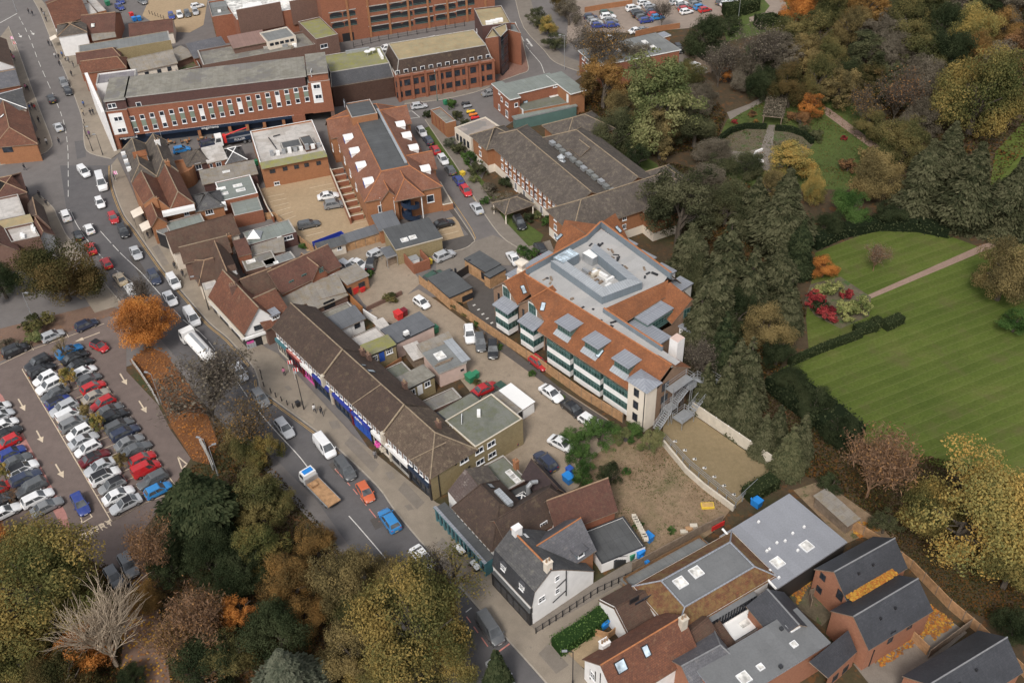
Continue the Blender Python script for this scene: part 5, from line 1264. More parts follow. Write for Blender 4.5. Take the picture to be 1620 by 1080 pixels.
b = small('cream_hut','little dark roofed cream hut with a white window below the gravel yard',((506,396),(546,385),(539,377)),2.3,'cream_render','dark_felt',kind='mono',rise=.3,cat='shed'); b.win(537,392,.9,.9,2,1)
b = small('garage_block','timber clad garages with charcoal felt roof beside the fence',((711,472),(747,456),(709,428)),2.5,'timber','dark_felt',kind='eave',ov=.1,fascia=m_dm6,cat='garage'); b.panel(740,470,2.4,1.2,m_bp1,'door',.04)
b = small('garage_block','timber clad store with charcoal felt roof next to the black gate',((768,432),(792,419),(760,398)),2.5,'timber','dark_felt',kind='eave',ov=.1,fascia=m_dm6,cat='garage'); b.panel(767,438,2.0,1.6,m_bp1,'door',.04)
small('garage_block','narrower charcoal roofed store squeezed against the new block',((775,441),(800,427),(792,421)),2.3,'timber','dark_felt',kind='eave',ov=.1,fascia=m_dm6,cat='garage')
# ---------------------------------------------------------------- high street row
b = Bld('twin_gabled_pub','brown tiled corner building with two hipped ridges behind a parapet','building')
b.vol(((208,288),(248,279),(228,229)),6.0,m_rb3,m_tt24,kind='gable',axis=1,rise=2.4,hip=(.9,.3),ridge=m_pr10,ov=.05)
b.vol(((248,279),(282,271),(261,222)),6.0,m_rb3,m_tt24,kind='gable',axis=1,rise=2.4,hip=(.9,.3),ridge=m_pr10,ov=.05)
b.dormer(234,252,1.6,1.4,m_ob2,M['orange_tile'],'gable',1,1,'w'); b.chimney(266,262,.9,.7,.9,m_ob2,2); b.chimney(250,228,1.0,.6,.8,m_wr5,2)
for i in range(6):b.box(194+i*2.2,240+i*6,.9,.7,.8,m_wp0 if i%2 else m_g4,'air_unit')
mb = MB(); mb.lathe([(3.2,0),(3.2,3.9),(2.9,3.9),(2.9,3.5),(0.01,3.5)],m_ob2,20); q = G(283,263,4.0); child('round_bay',mb.mesh('round_bay'),b.root,Vector((q.x,q.y,0))-b.root.matrix_basis.translation)
b = Bld('red_tiled_shop','pair of rust tiled pitched roofs with a pale valley gutter between','building')
b.vol(((227,322),(270,330),(249,284),(208,289)),5.6,m_ob2,M['rust_tile'],sq=False,kind='gable',axis=1,rise=2.4,ridge=m_pr10,ov=.05)
b.vol(((270,330),(308,322),(283,272),(249,284)),5.6,m_ob2,M['rust_tile'],sq=False,kind='gable',axis=1,rise=2.6,hip=(.6,0),ridge=m_pr10,ov=.05)
mb = MB(); p,q = G(257,338,5.4),G(308,327,5.4); e =(q-p).normalized(); n = Vector((-e.y,e.x,0)); mb.prism([p-n*.6,q-n*.6,q+n*.6,p+n*.6],4.9,5.7,m_wp0,bottom=True); mb.build('cornice',b.root)
b.win(295,337,1.0,1.1,2,1); b.chimney(249,322,1.0,.6,1.1,m_ob2,2)
b.vol(((240,356),(263,350),(246,318)),4.6,m_ob2,M['rust_tile'],kind='gable',axis=1,rise=1.6,ridge=m_r17)
b = small('slate_hip_house','orange brick house with small lichened slate hip roof and white sash window',((311,333),(353,324),(338,303)),4.4,'orange_brick','slate',kind='gable',rise=1.8,hip=(1,1),ridge=M['slate']); b.win(331,335,1.6,1.2,3,1); b.box(355,331,1.2,1.0,1.5,m_wp0,'tank')
b = small('rooflit_shop','long green-grey flat roof with two pairs of white rooflights',((351,319),(408,306),(391,278)),3.6,'red_brick','green_felt',par=.12,cope=m_wp0)
for x,y in((350,299),(354,307),(376,294),(381,301)):b.light(x,y,1.9,1.0)
b = small('long_store','long narrow sheet roofed store with one small white rooflight',((322,291),(406,274),(397,258)),3.2,'dark_brick','asbestos',kind='mono',rise=.5); b.light(358,272,1.6,.6)
b = small('brick_cottage','dark red brick cottage with brown hip roof beside the pub',((297,262),(329,254),(317,235)),4.0,'dark_brick','taupe_tile',kind='gable',rise=1.5,hip=(1,.4),ridge=m_tt24); b.win(314,263,1.3,1.5,2,1)
b = small('pale_roofed_cottage','brick cottage with a pinkish white sheet roof',((329,258),(359,251),(349,231)),4.0,'red_brick','white_flat',kind='mono',rise=.5,ov=.2); b.win(334,262,.6,1.0,1,1); b.win(346,260,1.2,1.1,2,1)
b = small('hipped_cottage','brick cottage with slate hip roof and white hip lines',((358,258),(389,251),(377,232)),3.4,'dark_brick','slate',kind='gable',rise=1.7,hip=(1,1),ridge=m_wp0); b.win(374,260,1.9,.8,4,1)
small('flat_extension','square green-grey felt extension beside the gravel yard fence',((371,342),(416,332),(404,309)),2.8,'red_brick','green_felt',par=.05)
b = small('brown_roofed_shop','long brown tiled shop roof stepping up from the street',((275,398),(377,368),(363,340)),4.4,'cream_render','brown_tile',kind='gable',rise=2.2,ridge=m_bt21); b.chimney(364,384,.9,.7,1.5,m_ob2,2)
small('flat_roofed_shop','green-grey flat roof between the rust tiles and the brown shop roof',((273,378),(330,362),(318,337)),3.6,'red_brick','green_felt',par=.1)
small('flat_roofed_shop','shop front with narrow grey flat roof under two cream awnings',((248,368),(268,376),(262,345),(244,350)),3.2,'black_paint','felt',sq=False,par=.1)
b = small('valley_roofed_shop','brown tiled twin pitch shop roof with mossy valley',((292,414),(364,396),(356,376)),4.4,'brown_brick','brown_tile',kind='gable',rise=1.8,ridge=m_pr10); b.chimney(371,394,1.1,.7,1.4,m_ob2,3)
b = small('gabled_shop','brown roofed building with orange brick gable and tudor dormer',((347,451),(380,442),(357,397)),4.2,'orange_brick','brown_tile',kind='gable',axis=1,rise=2.6,ridge=m_r17); b.dormer(374,432,1.3,1.2,m_wp0,m_bt21,'gable',1,1,'s',rise=.8); b.panel(358,449,1.1,.8,m_wp0,'air_unit',.5)
b.vol(((316,449),(346,441),(330,405)),3.6,m_cr15,m_bt21,kind='gable',rise=2.0,hip=(.5,0),ridge=m_r17)
small('flat_roofed_shop','corner shop with small stone-grey flat roof above the pavement',((324,460),(352,452),(344,442)),3.6,'cream_render','white_flat',par=.1)
b = small('flat_store','low store with patchy tan flat roof and a white rooflight',((390,430),(440,416),(428,397)),2.7,'brown_brick','old_flat',par=.1); b.light(397,414,1.7,1.0); b.light(437,416,.9,.8)
small('flat_store','grey felt roof next to the patchy tan roof',((421,424),(468,408),(458,398)),2.7,'brown_brick','felt',par=.05)
small('brick_outhouse','little brick outhouse with dark red-brown roof',((378,405),(397,400),(390,382)),4.0,'red_brick','red_tile',kind='mono',rise=.8,ov=.15)
small('sheet_roofed_store','store with streaked grey corrugated roof',((399,405),(450,397),(439,379)),2.5,'brown_brick','asbestos',kind='mono',rise=.4,ov=.15)
b = small('maroon_workshop','long green-grey flat roof over maroon walls with a glazed pyramid',((394,388),(469,367),(456,348)),3.0,'dark_brick','green_felt',par=.06); b.win(456,376,1.9,.9,3,1); b.door(443,381,.9,2.0,m_wp0)
mb = MB(); q = G(403,372,3.2)
for k in range(4):
 a0,a1 = math.pi/4+k*math.pi/2,math.pi/4+(k+1)*math.pi/2; mb.poly([q+Vector((1.9*math.cos(a0),1.9*math.sin(a0),0)),q+Vector((1.9*math.cos(a1),1.9*math.sin(a1),0)),q+Vector((0,0,1.3))],m_pz20 if k%2 else m_wp0)
mb.build('glass_pyramid',b.root)
S2 =[('corner_shop','orange tiled shop roof at the top end of the high street',((72,3),(89,44),(139,24),(118,-14)),5.5,'white_render','rust_tile',dict(sq=False,kind='gable',axis=1,rise=3)),('flat_roofed_shop','plain pale pink flat roof at the top edge behind the high street',((136,25),(154,21),(148,3)),5.0,'red_brick','white_flat',dict(par=.1)),('shop_building','low orange brick shop back with pale roof at the very top edge',((155,20),(168,17),(160,-6)),4.2,'orange_brick','white_flat',dict(par=.1)),('red_tiled_shop','dull red tiled roof with one white rooflight behind the high street',((128,54),(180,49),(166,22)),4.6,'red_brick','red_tile',dict(kind='gable',rise=2.6)),('hipped_shop','square brown hipped roof above a pale flat strip on the high street',((92,57),(136,50),(128,34)),6.0,'white_render','taupe_tile',dict(kind='gable',rise=1.6,hip=(1,1))),('flat_strip_shop','low bluish white flat strip in front of the square hipped roof',((100,64),(138,56),(135,50)),4.6,'white_render','pale_zinc',dict(par=.05)),('lean_to','mottled purple-grey lean-to roof behind the flat shop',((148,64),(182,58),(178,48)),4.0,'red_brick','asbestos',dict(kind='mono',rise=.6)),('flat_roofed_shop','deep dark grey flat roof over yellow brick side wall',((125,88),(270,64),(257,51)),6.0,'yellow_brick','felt',dict(par=.1)),('double_pitch_shop','rust tiled shop with two small hipped ridges on the high street',((124,100),(190,90),(184,78)),5.2,'red_brick','red_tile',dict(kind='gable',rise=1.6,hip=(0,.5))),('double_pitch_shop','rust tiled shop roof nearest the purple flat roof',((131,115),(198,106),(190,92)),5.2,'red_brick','rust_tile',dict(kind='gable',rise=1.7,hip=(0,.5))),('white_cottage','cream walled building with long mottled slate roof',((211,114),(279,99),(272,80)),4.2,'cream_render','asbestos',dict(kind='gable',rise=1.8,ridge=M['asbestos'])),('sheet_roofed_store','tan and white corrugated roof behind the cream building',((280,97),(309,86),(303,70)),3.0,'brown_brick','asbestos',dict(kind='mono',rise=.5)),('slate_store','pale slate roofed brick store with dark barred windows',((308,92),(362,80),(355,63)),3.4,'red_brick','pale_slate',dict(kind='mono',rise=1.0)),('walled_yard','brown walled yard with junk and rusty plants',((281,121),(319,113),(311,92)),1.2,'brown_brick','bed',dict(par=1.4,cat='enclosure')),('long_tiled_shed','long low red tiled roof beside the rear lane',((206,58),(273,50),(256,33)),3.4,'cream_render','red_tile',dict(kind='gable',rise=1.8,ridge=M['red_tile'])),('long_brick_building','long brown brick building with debris on its parapeted flat roof',((322,106),(500,73),(482,52)),5.0,'brown_brick','old_flat',dict(par=.5)),('upper_storey','cream walled upper storey with grey flat roof over the brown building',((424,68),(468,58),(462,42)),7.0,'cream_render','felt',dict(par=.3,z0=5.0)),('pink_roofed_store','pinkish brown sheet roof beside the cream upper storey',((370,76),(423,66),(416,50)),6.6,'brown_brick','pink_flat',dict(kind='mono',rise=.4,z0=5.0)),('mossy_block','tall brown brick block with bright moss on its flat roof',((500,64),(535,56),(508,28)),7.0,'brown_brick','moss_flat',dict(par=.3)),]
M['pink_flat'] = flat('pinkish_sheet_roof',(0.24,0.15,0.125),1.0,None,None,.12)
for nm,lb,q,ze,w,r,kw in S2:
 b = small(nm,lb,q,ze,w,r,**kw)
 if nm=='white_cottage':
  for x,y in((232.5,117),(252,113),(268,109)):b.win(x,y,1.0,1.1,2,2,'d')
 if nm=='red_tiled_shop':b.light(147,41,1.1,1.6,M['pale_glass'])
 if nm=='upper_storey':
  for x in range(5):b.win(430+x*8,70.5-x*1.7,1.0,.7,2,1,'d')
 if nm=='mossy_block':b.win(512.5,73,2.0,1.1,2,1)
 if nm=='slate_store':b.win(327,91,1.8,1.2,3,2,'d')
 if nm=='long_brick_building':
  random.seed(5)
  for k in range(14):b.box(402+random.uniform(0,78),70+random.uniform(-9,8),random.uniform(.4,1.6),random.uniform(.4,1.2),random.uniform(.3,.9),random.choice([m_g4,m_ot19,m_wp0,m_gs11]),'roof_junk')
WS =[('slate_hip_shop','grey slate hipped shop roof with white ridge tiles west of the high street',((-12,182),(40,171),(33,140)),5.6,'cream_render','slate',dict(kind='gable',rise=2.0,hip=(0,1),ridge=m_wp0)),('brick_corner_pub','rust tiled brick corner building with a small gabled porch',((-10,232),(57,226),(42,172)),4.6,'orange_brick','rust_tile',dict(kind='gable',axis=1,rise=2.4,hip=(.9,0),ridge=m_r17)),('slate_shop','small red and grey roofed shop near the top of the west pavement',((-14,142),(30,134),(23,108)),5.2,'red_brick','pale_slate',dict(kind='gable',rise=1.8)),('brown_shop','brown tiled shop with white front at the left edge',((-20,112),(20,103),(8,62)),5.4,'white_render','brown_tile',dict(kind='gable',axis=1,rise=2.2)),('hipped_shop','brown hipped shop roof by the wide junction',((-8,314),(40,303),(31,274)),5.2,'brown_brick','red_tile',dict(kind='gable',rise=2.0,hip=(1,1))),('pale_flat_shop','large cream flat roof at the left edge by the junction',((-24,356),(41,342),(29,309)),5.2,'brown_brick','white_flat',dict(par=.35)),('brown_tiled_shop','narrow dark brown tiled roof facing the junction pavement',((46,340),(78,358),(67,326),(45,322)),4.6,'brown_brick','dark_tile',dict(sq=False,kind='gable',axis=1,rise=1.6)),('stone_flat_shop','white stone-coloured flat roof with pipes above the round dark tree',((18,386),(64,376),(52,354)),4.6,'brown_brick','white_flat',dict(par=.4)),('tan_strip_roof','thin tan strip of roof between the cream and stone flat roofs',((2,361),(50,350),(47,344)),5.0,'brown_brick','sedum',dict(kind='mono',rise=.5)),('brown_gable_shop','brown tiled gable roof at the left edge behind the trees',((-20,400),(30,396),(8,356)),4.6,'brown_brick','red_tile',dict(kind='gable',axis=1,rise=2.0)),('small_gable_shop','little brown gable with pale blue front on the junction pavement',((60,382),(84,370),(72,350)),3.6,'pale_zinc','red_tile',dict(kind='gable',axis=1,rise=1.6)),]
for nm,lb,q,ze,w,r,kw in WS:
 kw['sq'] = False; b = small(nm,lb,q,ze,w,r,**kw)
 if nm=='brick_corner_pub':
  b.vol(((0,232),(22,230),(17,206)),3.4,m_ob2,M['rust_tile'],kind='gable',axis=1,rise=1.8); b.panel(12,236,2.2,1.6,m_g14,'shop_window'); b.light(4,184,.9,1.2,M['pale_glass'])
 if nm=='stone_flat_shop':
  for x,y in((35,374),(38,376),(55,366),(52,362)):b.box(x,y,.5,1.6,.5,m_wp0,'pipe')
  # ---------------------------------------------------------------- pub, houses and halls at the lower right
M['slat'] = tiles('speckled_slat_roof',(0.13,0.085,0.075),(0.20,0.155,0.14),(0.42,0.37,0.33),0.12,0.34)
b = Bld('pub','brown tiled pub with a teal painted shopfront, black and white upper wall and slatted roof','building')
A,B = G(694,822),G(771,909); AP = math.atan2((B-A).y,(B-A).x); e =(B-A).normalized(); FP = frame(A+e*2.6+Vector((-e.y,e.x,0))*1.3,AP); LP = 8.9; b.place(FP(4,4))
b.vol(None,4.2,m_wr5,m_dt22,world=W4(FP,0,LP,0,7.6),kind='gable',rise=3.0,hip=(.3,.9),ridge=m_dt22)
b.vol(None,4.0,m_rb3,m_dt22,world=W4(FP,LP-4.5,LP+1.2,2.0,13.5),kind='gable',axis=1,rise=2.9,hip=(0,.9),ridge=m_dt22)
b.win(860,829,1.2,.9,3,1); b.win(868,841,1.0,.9,3,1)
sf = MB(); sf.prism(W4(FP,-2.6,LP+.6,-1.5,0),0,2.9,M['teal'],m_df23); sf.build('shopfront',b.root)
pp = MB()
for i in range(13):
 u =-2.5+i*(LP+3.0)/12; pp.prism(W4(FP,u-.16,u+.16,-1.68,-1.5),0,3.0,M['teal'])
pp.prism(W4(FP,-2.7,LP+.8,-1.85,-1.4),2.75,3.05,M['teal'],m_z16,True); pp.build('shopfront_frame',b.root)
gw = MB()
for i in range(12):
 u =-2.35+i*(LP+3.0)/12; gw.poly([FP(u,-1.53,.7),FP(u+.8,-1.53,.7),FP(u+.8,-1.53,2.4),FP(u,-1.53,2.4)],m_g14)
gw.build('shop_window',b.root)
tb = MB()
for i in range(10):u = .4+i*(LP-.8)/9; tb.prism(W4(FP,u-.12,u+.12,-.06,0),3.0,4.2,M['black_timber'])
tb.build('timber_framing',b.root)
b.roofpoly([G(708.5,776,3.6),G(728,800,3.6),G(767,781,5.4),G(736,741,5.4)],M['slat']); b.roofpoly([G(736,741,5.4),G(768,780,5.4),G(800,774,4.2),G(771,735,4.2)],m_tt24)
walls_ = MB()
for p,q in(((708.5,776),(728,800)),((728,800),(767,781)),((800,774),(771,735)),((708.5,776),(736,741))):
 a,c = G(*p,3.5),G(*q,3.5); walls_.poly([(a.x,a.y,0),(c.x,c.y,0),(c.x,c.y,3.5),(a.x,a.y,3.5)],m_wr5)
walls_.build('wall',b.root)
b.vol(((803,776),(834,759),(811,712)),3.0,m_bb8,M['green_flat'],par=.12); b.light(809,751,1.9,.9); b.light(815,757,1.9,.9); b.light(776,769,1.0,1.0,m_pz20); b.chimney(822,738,.7,.6,1.6,m_ob2,1)
mb = MB(); q = G(771,786,3.2)
mb.poly([G(768,784,3.0),G(803,776,3.0),G(803,776,4.3),G(780,778,4.4)],M['maroon']); mb.poly([G(803,777,3.0),G(834,760,3.0),G(834,760,4.6),G(803,777,4.3)],M['maroon']); mb.build('painted_wall',b.root)
b.vol(((795,800),(845,784),(835,765),(780,785)),3.1,m_bb8,m_df23,sq=False,par=0)
for x,y in((806,797),(826,788)):
 q = G(x,y,3.15); mb = MB(); c =[q+Vector((1.3*math.cos(AP+k*math.pi/2+.78),1.3*math.sin(AP+k*math.pi/2+.78),0))for k in range(4)]; t = q+Vector((0,0,.8))
 for k in range(4):mb.poly([c[k],c[(k+1)%4],t],m_g14); mb.tube(c[k],t,.09,.09,m_wp0,4); mb.tube(c[k],c[(k+1)%4],.09,.09,m_wp0,4)
 mb.build('roof_lantern',b.root)
mb = MB(); q = G(836,784,3.2); mb.tube(q,q+Vector((0,0,2.0)),.32,.32,m_g4,10); mb.tube(q+Vector((0,0,1.9)),q+Vector((.5,.2,2.5)),.33,.33,m_g4,10); mb.tube(q+Vector((.5,.2,2.5)),q+Vector((1.3,.5,2.3)),.32,.3,m_g4,10); mb.build('extract_duct',b.root)
b.box(797,790,3.2,.9,.7,m_pz20,'air_unit')
M['slat2'] = tiles('purple_brown_tile',(0.095,0.06,0.06),(0.07,0.047,0.048),(0.12,0.09,0.07),.15)
b = small('gabled_outbuilding','dark purple-brown gabled outbuilding behind the pub',((828,752),(866,794),(893,776)),3.4,'brown_brick','slat2',kind='gable',rise=2.2,ridge=m_dt22)
b = small('tudor_brick_house','red-brown roofed brick house with black and white timbered gable',((882,839),(973,804),(958,757)),3.6,'red_brick','red_tile',kind='gable',rise=3.4,ridge=m_r17)
for i,(x,y)in enumerate(((871,822),(875,832),(866,812))):b.panel(x,y,.25,2.4,M['black_timber']if i%2==0 else m_wp0,'timber',.06)
b.panel(869,820,1.0,3.2,m_wp0,'painted_infill',.03); b.panel(872,829,.9,2.6,m_wp0,'painted_infill',.035)
b = Bld('white_house','white rendered house with slate mansard, black shopfront and blue slate cross wing','house')
A,B = G(783.5,922),G(843,987); AW = math.atan2((B-A).y,(B-A).x); FW = frame(A,AW); LW =(B-A).length
wr = m_wr5; b.place(FW(LW/2,5))
prof =[(-.2,3.9),(.35,6.6),(3.0,8.7),(4.7,7.5),(10.1,2.75)]
for u,flip in((LW,False),(0,True)):
 mb = MB(); pts =[FW(u,0,0),FW(u,10.1,0)]+[FW(u,v,z)for v,z in prof[::-1]]; mb.poly(pts if not flip else pts[::-1],wr); b.reg(pts); mb.build('gable_wall',b.root)
mb = MB(); pts =[FW(0,0,0),FW(LW,0,0),FW(LW,0,4.1),FW(0,0,4.1)]; mb.poly(pts,wr); b.reg(pts); pts =[FW(LW,10.1,0),FW(0,10.1,0),FW(0,10.1,2.75),FW(LW,10.1,2.75)]; mb.poly(pts,wr); mb.build('wall',b.root)
for(v0,z0),(v1,z1),mt in((prof[0],prof[1],M['dark_slate']),(prof[1],prof[2],M['slate']),(prof[2],prof[3],M['slate']),(prof[3],prof[4],M['slate'])):
 b.roofpoly([FW(-.15,v0,z0),FW(LW+.15,v0,z0),FW(LW+.15,v1,z1),FW(-.15,v1,z1)],mt)
mb = MB(); mb.tube(FW(0,3.0,8.78),FW(LW,3.0,8.78),.13,.13,m_or12,6); mb.build('ridge',b.root)
for u in(2.0,LW-2.2):
 nW =(FW(0,-1)-FW(0,0)).normalized(); b.dormer(0,0,1.1,1.3,m_wp0,M['dark_slate'],'hip',2,2,'s',.8,1.0,.1,.4,None,FW(u,.05,4.7),(nW*.94+Vector((0,0,.34))).normalized())
sm = MB(); sm.prism(W4(FW,0,LW,-.5,0),0,2.7,m_bp1,m_df23); sm.build('shopfront',b.root)
for i in range(5):b.panel(0,0,1.7,1.6,m_g14,'shop_window',.03,FW(1.4+i*(LW-2.8)/4,-.5,1.3),nW)
b.win(857,947,1.1,1.0,2,2,'s'); b.win(881.5,914,.7,.9,1,2,'s'); b.win(881.5,934,.7,.9,1,2,'s'); b.chimney(867,899,.9,.7,1.3,m_cr15,2,1.5); b.chimney(818,844,1.1,.8,1.2,m_wr5,0,1.5)
pm = MB()
for a,c in((FW(LW+.1,5.4,6.8),FW(LW+.1,5.4,1.5)),(FW(LW+.1,5.4,5.0),FW(LW+.1,3.8,4.4)),(FW(LW+.1,5.4,2.6),FW(LW+.1,3.2,1.9))):pm.tube(a,c,.07,.07,m_bp1,6)
pm.build('drainpipe',b.root)
b.panel(835,990,.3,1,m_bp1,'pier',.05)
r = b.vol(None,4.6,m_ob2,M['pale_slate'],world=W4(FW,.6,LW-1.6,4.6,11.4),kind='gable',axis=1,rise=3.2,ridge=m_or12,shift=.5)
b.dormer(919,880,1.5,1.0,M['lead_face'],M['pale_slate'],'flat',1,1,'s',1.0,.9,.2)
b.light(832,847,1.1,.8,m_wp0,.06)
b = Bld('flat_annex','wide dark felt roofed annex with white wall and outside steps','building')
b.vol(((952,893),(1021,865),(984,817)),1.7,m_wr5,m_df23,par=.12,cope=m_dm6)
st = MB(); a,c = G(966,893,0),G(992,878,0); e =(c-a).normalized(); n = Vector((-e.y,e.x,0))
for k in range(9):p = a.lerp(c,k/9); st.prism([p-n*.9,p+n*.3,p+n*.3+e*.4,p-n*.9+e*.4],0,1.6-k*.17,m_dm6)
for z in(.9,):st.tube(a-n*.9+Vector((0,0,2.5)),c-n*.9+Vector((0,0,1.0)),.04,.04,m_bp1,5)
st.build('steps',b.root)
mb = MB()
for k in range(10):
 q = G(1003+k*2.1,818+k*3.9,2.9); mb.box(-.3,.3,-.3,.3,0,.4,m_s7,Matrix.Translation(q))
mb.build('planter_edge',b.root)
b = Bld('studio_hall','rust tiled hall with a grey flat roof panel, two square domes and dark glazed strip','building')
A,B = G(1046,918,6.0),G(1155,857,6.0); AH = math.atan2((B-A).y,(B-A).x); FH = frame(A,AH); LH =(B-A).length; dv =-(G(1084,959,6.0)-A).length
mansard(b,FH,-2.6,LH+2.4,dv-1.7,2.2,4.4,6.0,2.2,m_wr5,M['rust_moss_tile'],M['grey_membrane'],ridge=m_z16,ins4=(1.7,2.4,2.2,2.6),ov=.1)
for x,y in((1076.5,921.5),(1101.5,905)):b.light(x,y,1.5,1.5)
b.vol(None,3.0,m_rb3,m_bt21,world=W4(FH,-6.6,-2.4,-2.6,3.4),kind='gable',axis=0,rise=2.0,ridge=m_bt21)
mb = MB(); pts =[FH(-6.72,-2.9,0),FH(-6.72,3.6,0),FH(-6.72,3.6,3.1),FH(-6.72,.4,5.2),FH(-6.72,-2.9,2.9)]; mb.poly(pts,m_wr5); b.reg(pts); mb.build('gable',b.root)
b.panel(1018,949,2.6,.7,m_g14,'clerestory_window',.06); b.panel(1003,952,1.4,1.8,m_bp1,'opening',.03)
b.vol(None,2.6,M['timber'],m_f13,world=W4(FH,-2,LH-.5,2.6,5.0),kind='mono',rise=-.6)
gl = MB(); gl.prism(W4(FH,-1.4,LH-1.5,dv-2.5,dv-1.7),0,4.1,m_g14,M['grey_membrane'])
for i in range(24):u =-1.4+i*(LH)/24; gl.prism(W4(FH,u,u+.09,dv-2.6,dv-2.5),0,4.1,m_bp1)
gl.build('glazed_strip',b.root)
b.vol(None,2.3,m_wr5,m_wp0,world=W4(FH,3.5,LH+.5,dv-5.4,dv-2.6),kind='flat',par=.25,cope=m_dm6)
b.vol(None,2.6,m_wr5,m_bt21,world=W4(FH,-1.8,3.4,dv-5.4,dv-2.7),kind='mono',rise=.8)
mb = MB(); mb.box(-1.1,1.1,-.7,.7,0,.12,m_g14,Matrix.Translation(FH(LH-2.5,dv-4.0,2.5))@Matrix.Rotation(AH,4,'Z')@Matrix.Rotation(.2,4,'X')); mb.build('solar_panel',b.root)
mb = MB(); mb.box(-.6,.6,-.4,.4,0,.1,M['pale_glass'],Matrix.Translation(FH(6.5,dv-4.0,2.4))@Matrix.Rotation(AH,4,'Z')); mb.build('skylight',b.root)
b = Bld('grey_hall','broad blue-grey flat roofed hall with two square domes and small vents','building')
b.vol(((1228,932),(1338,859),(1254,780)),3.9,M['black_timber'],M['blue_membrane'],kind='eave',ov=.12,fascia=M['blue_membrane'])
b.light(1230,890,1.5,1.5); b.light(1276,864,1.5,1.5)
for x,y in((1254,844),(1272,834),(1229,859),(1262,871),(1218,903),(1217,869),(1242,856),(1232,914),(1200,826),(1213,872)):b.box(x,y,.28,.28,.3,m_wp0,'vent')
mb = MB(); a,c = G(1143,836,4.25),G(1228,931,4.25); mb.tube(a,c,.16,.16,m_wp0,6); mb.build('edge_trim',b.root)
b = Bld('cottage','white cottage with streaky rust tiled roof, two rooflights and white chimneys','house')
p,q = G(950,1047,7.6),G(1076,972,7.6); FR = frame(p,math.atan2((q-p).y,(q-p).x)); b.vol(None,4.4,m_wr5,M['rust_tile'],world=W4(FR,0,(q-p).length,-3.6,3.0),kind='gable',rise=3.2,ridge=m_or12,ov=.25)
b.light(982,1053,1.4,1.4,None,.16,m_bp1); b.light(1022,1029,.9,1.4,None,.16,m_bp1); b.chimney(948,1024,1.1,.8,2.4,m_wr5,3,1.2); b.chimney(1080,990,.9,.7,1.5,m_s7,2,1.0)
b.win(938,1068,.9,1.2,2,2,'s')
for i in range(3):b.panel(934+i*8,1066+i*3,.14,2.0,M['black_timber'],'timber',.05)
b.vol(((1088,1046),(1136,1006),(1108,962)),3.8,m_wr5,m_bt21,kind='gable',axis=0,rise=1.4,ridge=m_bt21)
b = Bld('grey_block','modern block with grey membrane roof between pitched slate wings','building')
b.vol(((1150,1118),(1312,1018),(1262,962)),5.2,M['new_brick'],M['grey_membrane'],kind='eave',ov=.1,fascia=m_z16)
b.light(1177,1072,1.4,1.4); b.light(1203,1055,.8,.8); b.light(1254,991,1.4,1.1); b.light(1256,1019,.8,.8)
b.vol(((1228,1008),(1288,990),(1240,938),(1186,958)),4.6,M['new_brick'],M['blue_slate'],sq=False,kind='gable',axis=1,rise=1.8,ridge=M['grey_ridge'])
b.vol(((1100,1092),(1172,1052),(1136,998)),4.4,M['new_brick'],M['pale_slate'],kind='gable',rise=1.8,ridge=M['grey_ridge'],hip=(0,.5))
b.roofpoly([G(1280,1046,5.5),G(1342,996,5.5),G(1356,1030,3.2),G(1310,1072,3.2)],M['blue_slate'])
ww = MB(); p =[G(1310,1071,3.2),G(1355,1030,3.2)]; q =[Vector((v.x,v.y,0))for v in p]; ww.poly([q[0],q[1],p[1],p[0]],M['new_brick']); b.reg([q[0],q[1],p[1],p[0]]); p2 = G(1342,996,5.4); ww.poly([q[1],(p2.x,p2.y,0),p2,p[1]],M['new_brick']); ww.build('wall',b.root)
b.win(1321,1071,1.0,1.2,1,1,'d'); b.win(1337,1058,1.0,1.2,1,1,'d')
for(x,y)in((1235,1055),(1236,995)):b.box(x,y,.4,.4,.35,m_dm6,'vent')
lab =['new orange brick house nearest the grey hall, windows in its gable','middle new orange brick house with leaf-filled gutter beside it','new orange brick house in the bottom right corner']
qs =[((1291,899),(1341,949),(1431,894)),((1317,965),(1375,1024),(1467,958)),((1431,1068),(1496,1136),(1600,1046))]
for i in range(3):
 b = Bld('brick_house',lab[i],'house',group='new brick houses by the garden fence')
 b.vol(qs[i],4.8,M['new_brick'],M['blue_slate'],kind='gable',axis=1,rise=2.6,ridge=M['grey_ridge'],ov=.18)
 if i==0:b.win(1302,912,.9,1.1,1,1,'d'); b.win(1296,932,.9,1.1,1,1,'d'); b.win(1329,941,1.0,1.6,1,1,'b')
 if i==1:b.win(1408,1012,.8,1.0,1,1,'d'); b.win(1439,990,.8,1.0,1,1,'d'); b.win(1413,1004-4,.8,.4,1,1,'b'); b.panel(1377,1044,.1,4.5,m_bp1,'drainpipe',.1)
 for t in(.35,.6):
  x = qs[i][1][0]+(qs[i][2][0]-qs[i][1][0])*t-14; y = qs[i][1][1]+(qs[i][2][1]-qs[i][1][1])*t-22
  b.box(x,y,.25,.25,.3,m_bp1,'vent')
b = small('garden_shed','low grey roofed garden shed under the bare tree',((1341,829),(1357,819),(1305,778)),2.0,'old_timber','asbestos',kind='mono',rise=.3,cat='shed')
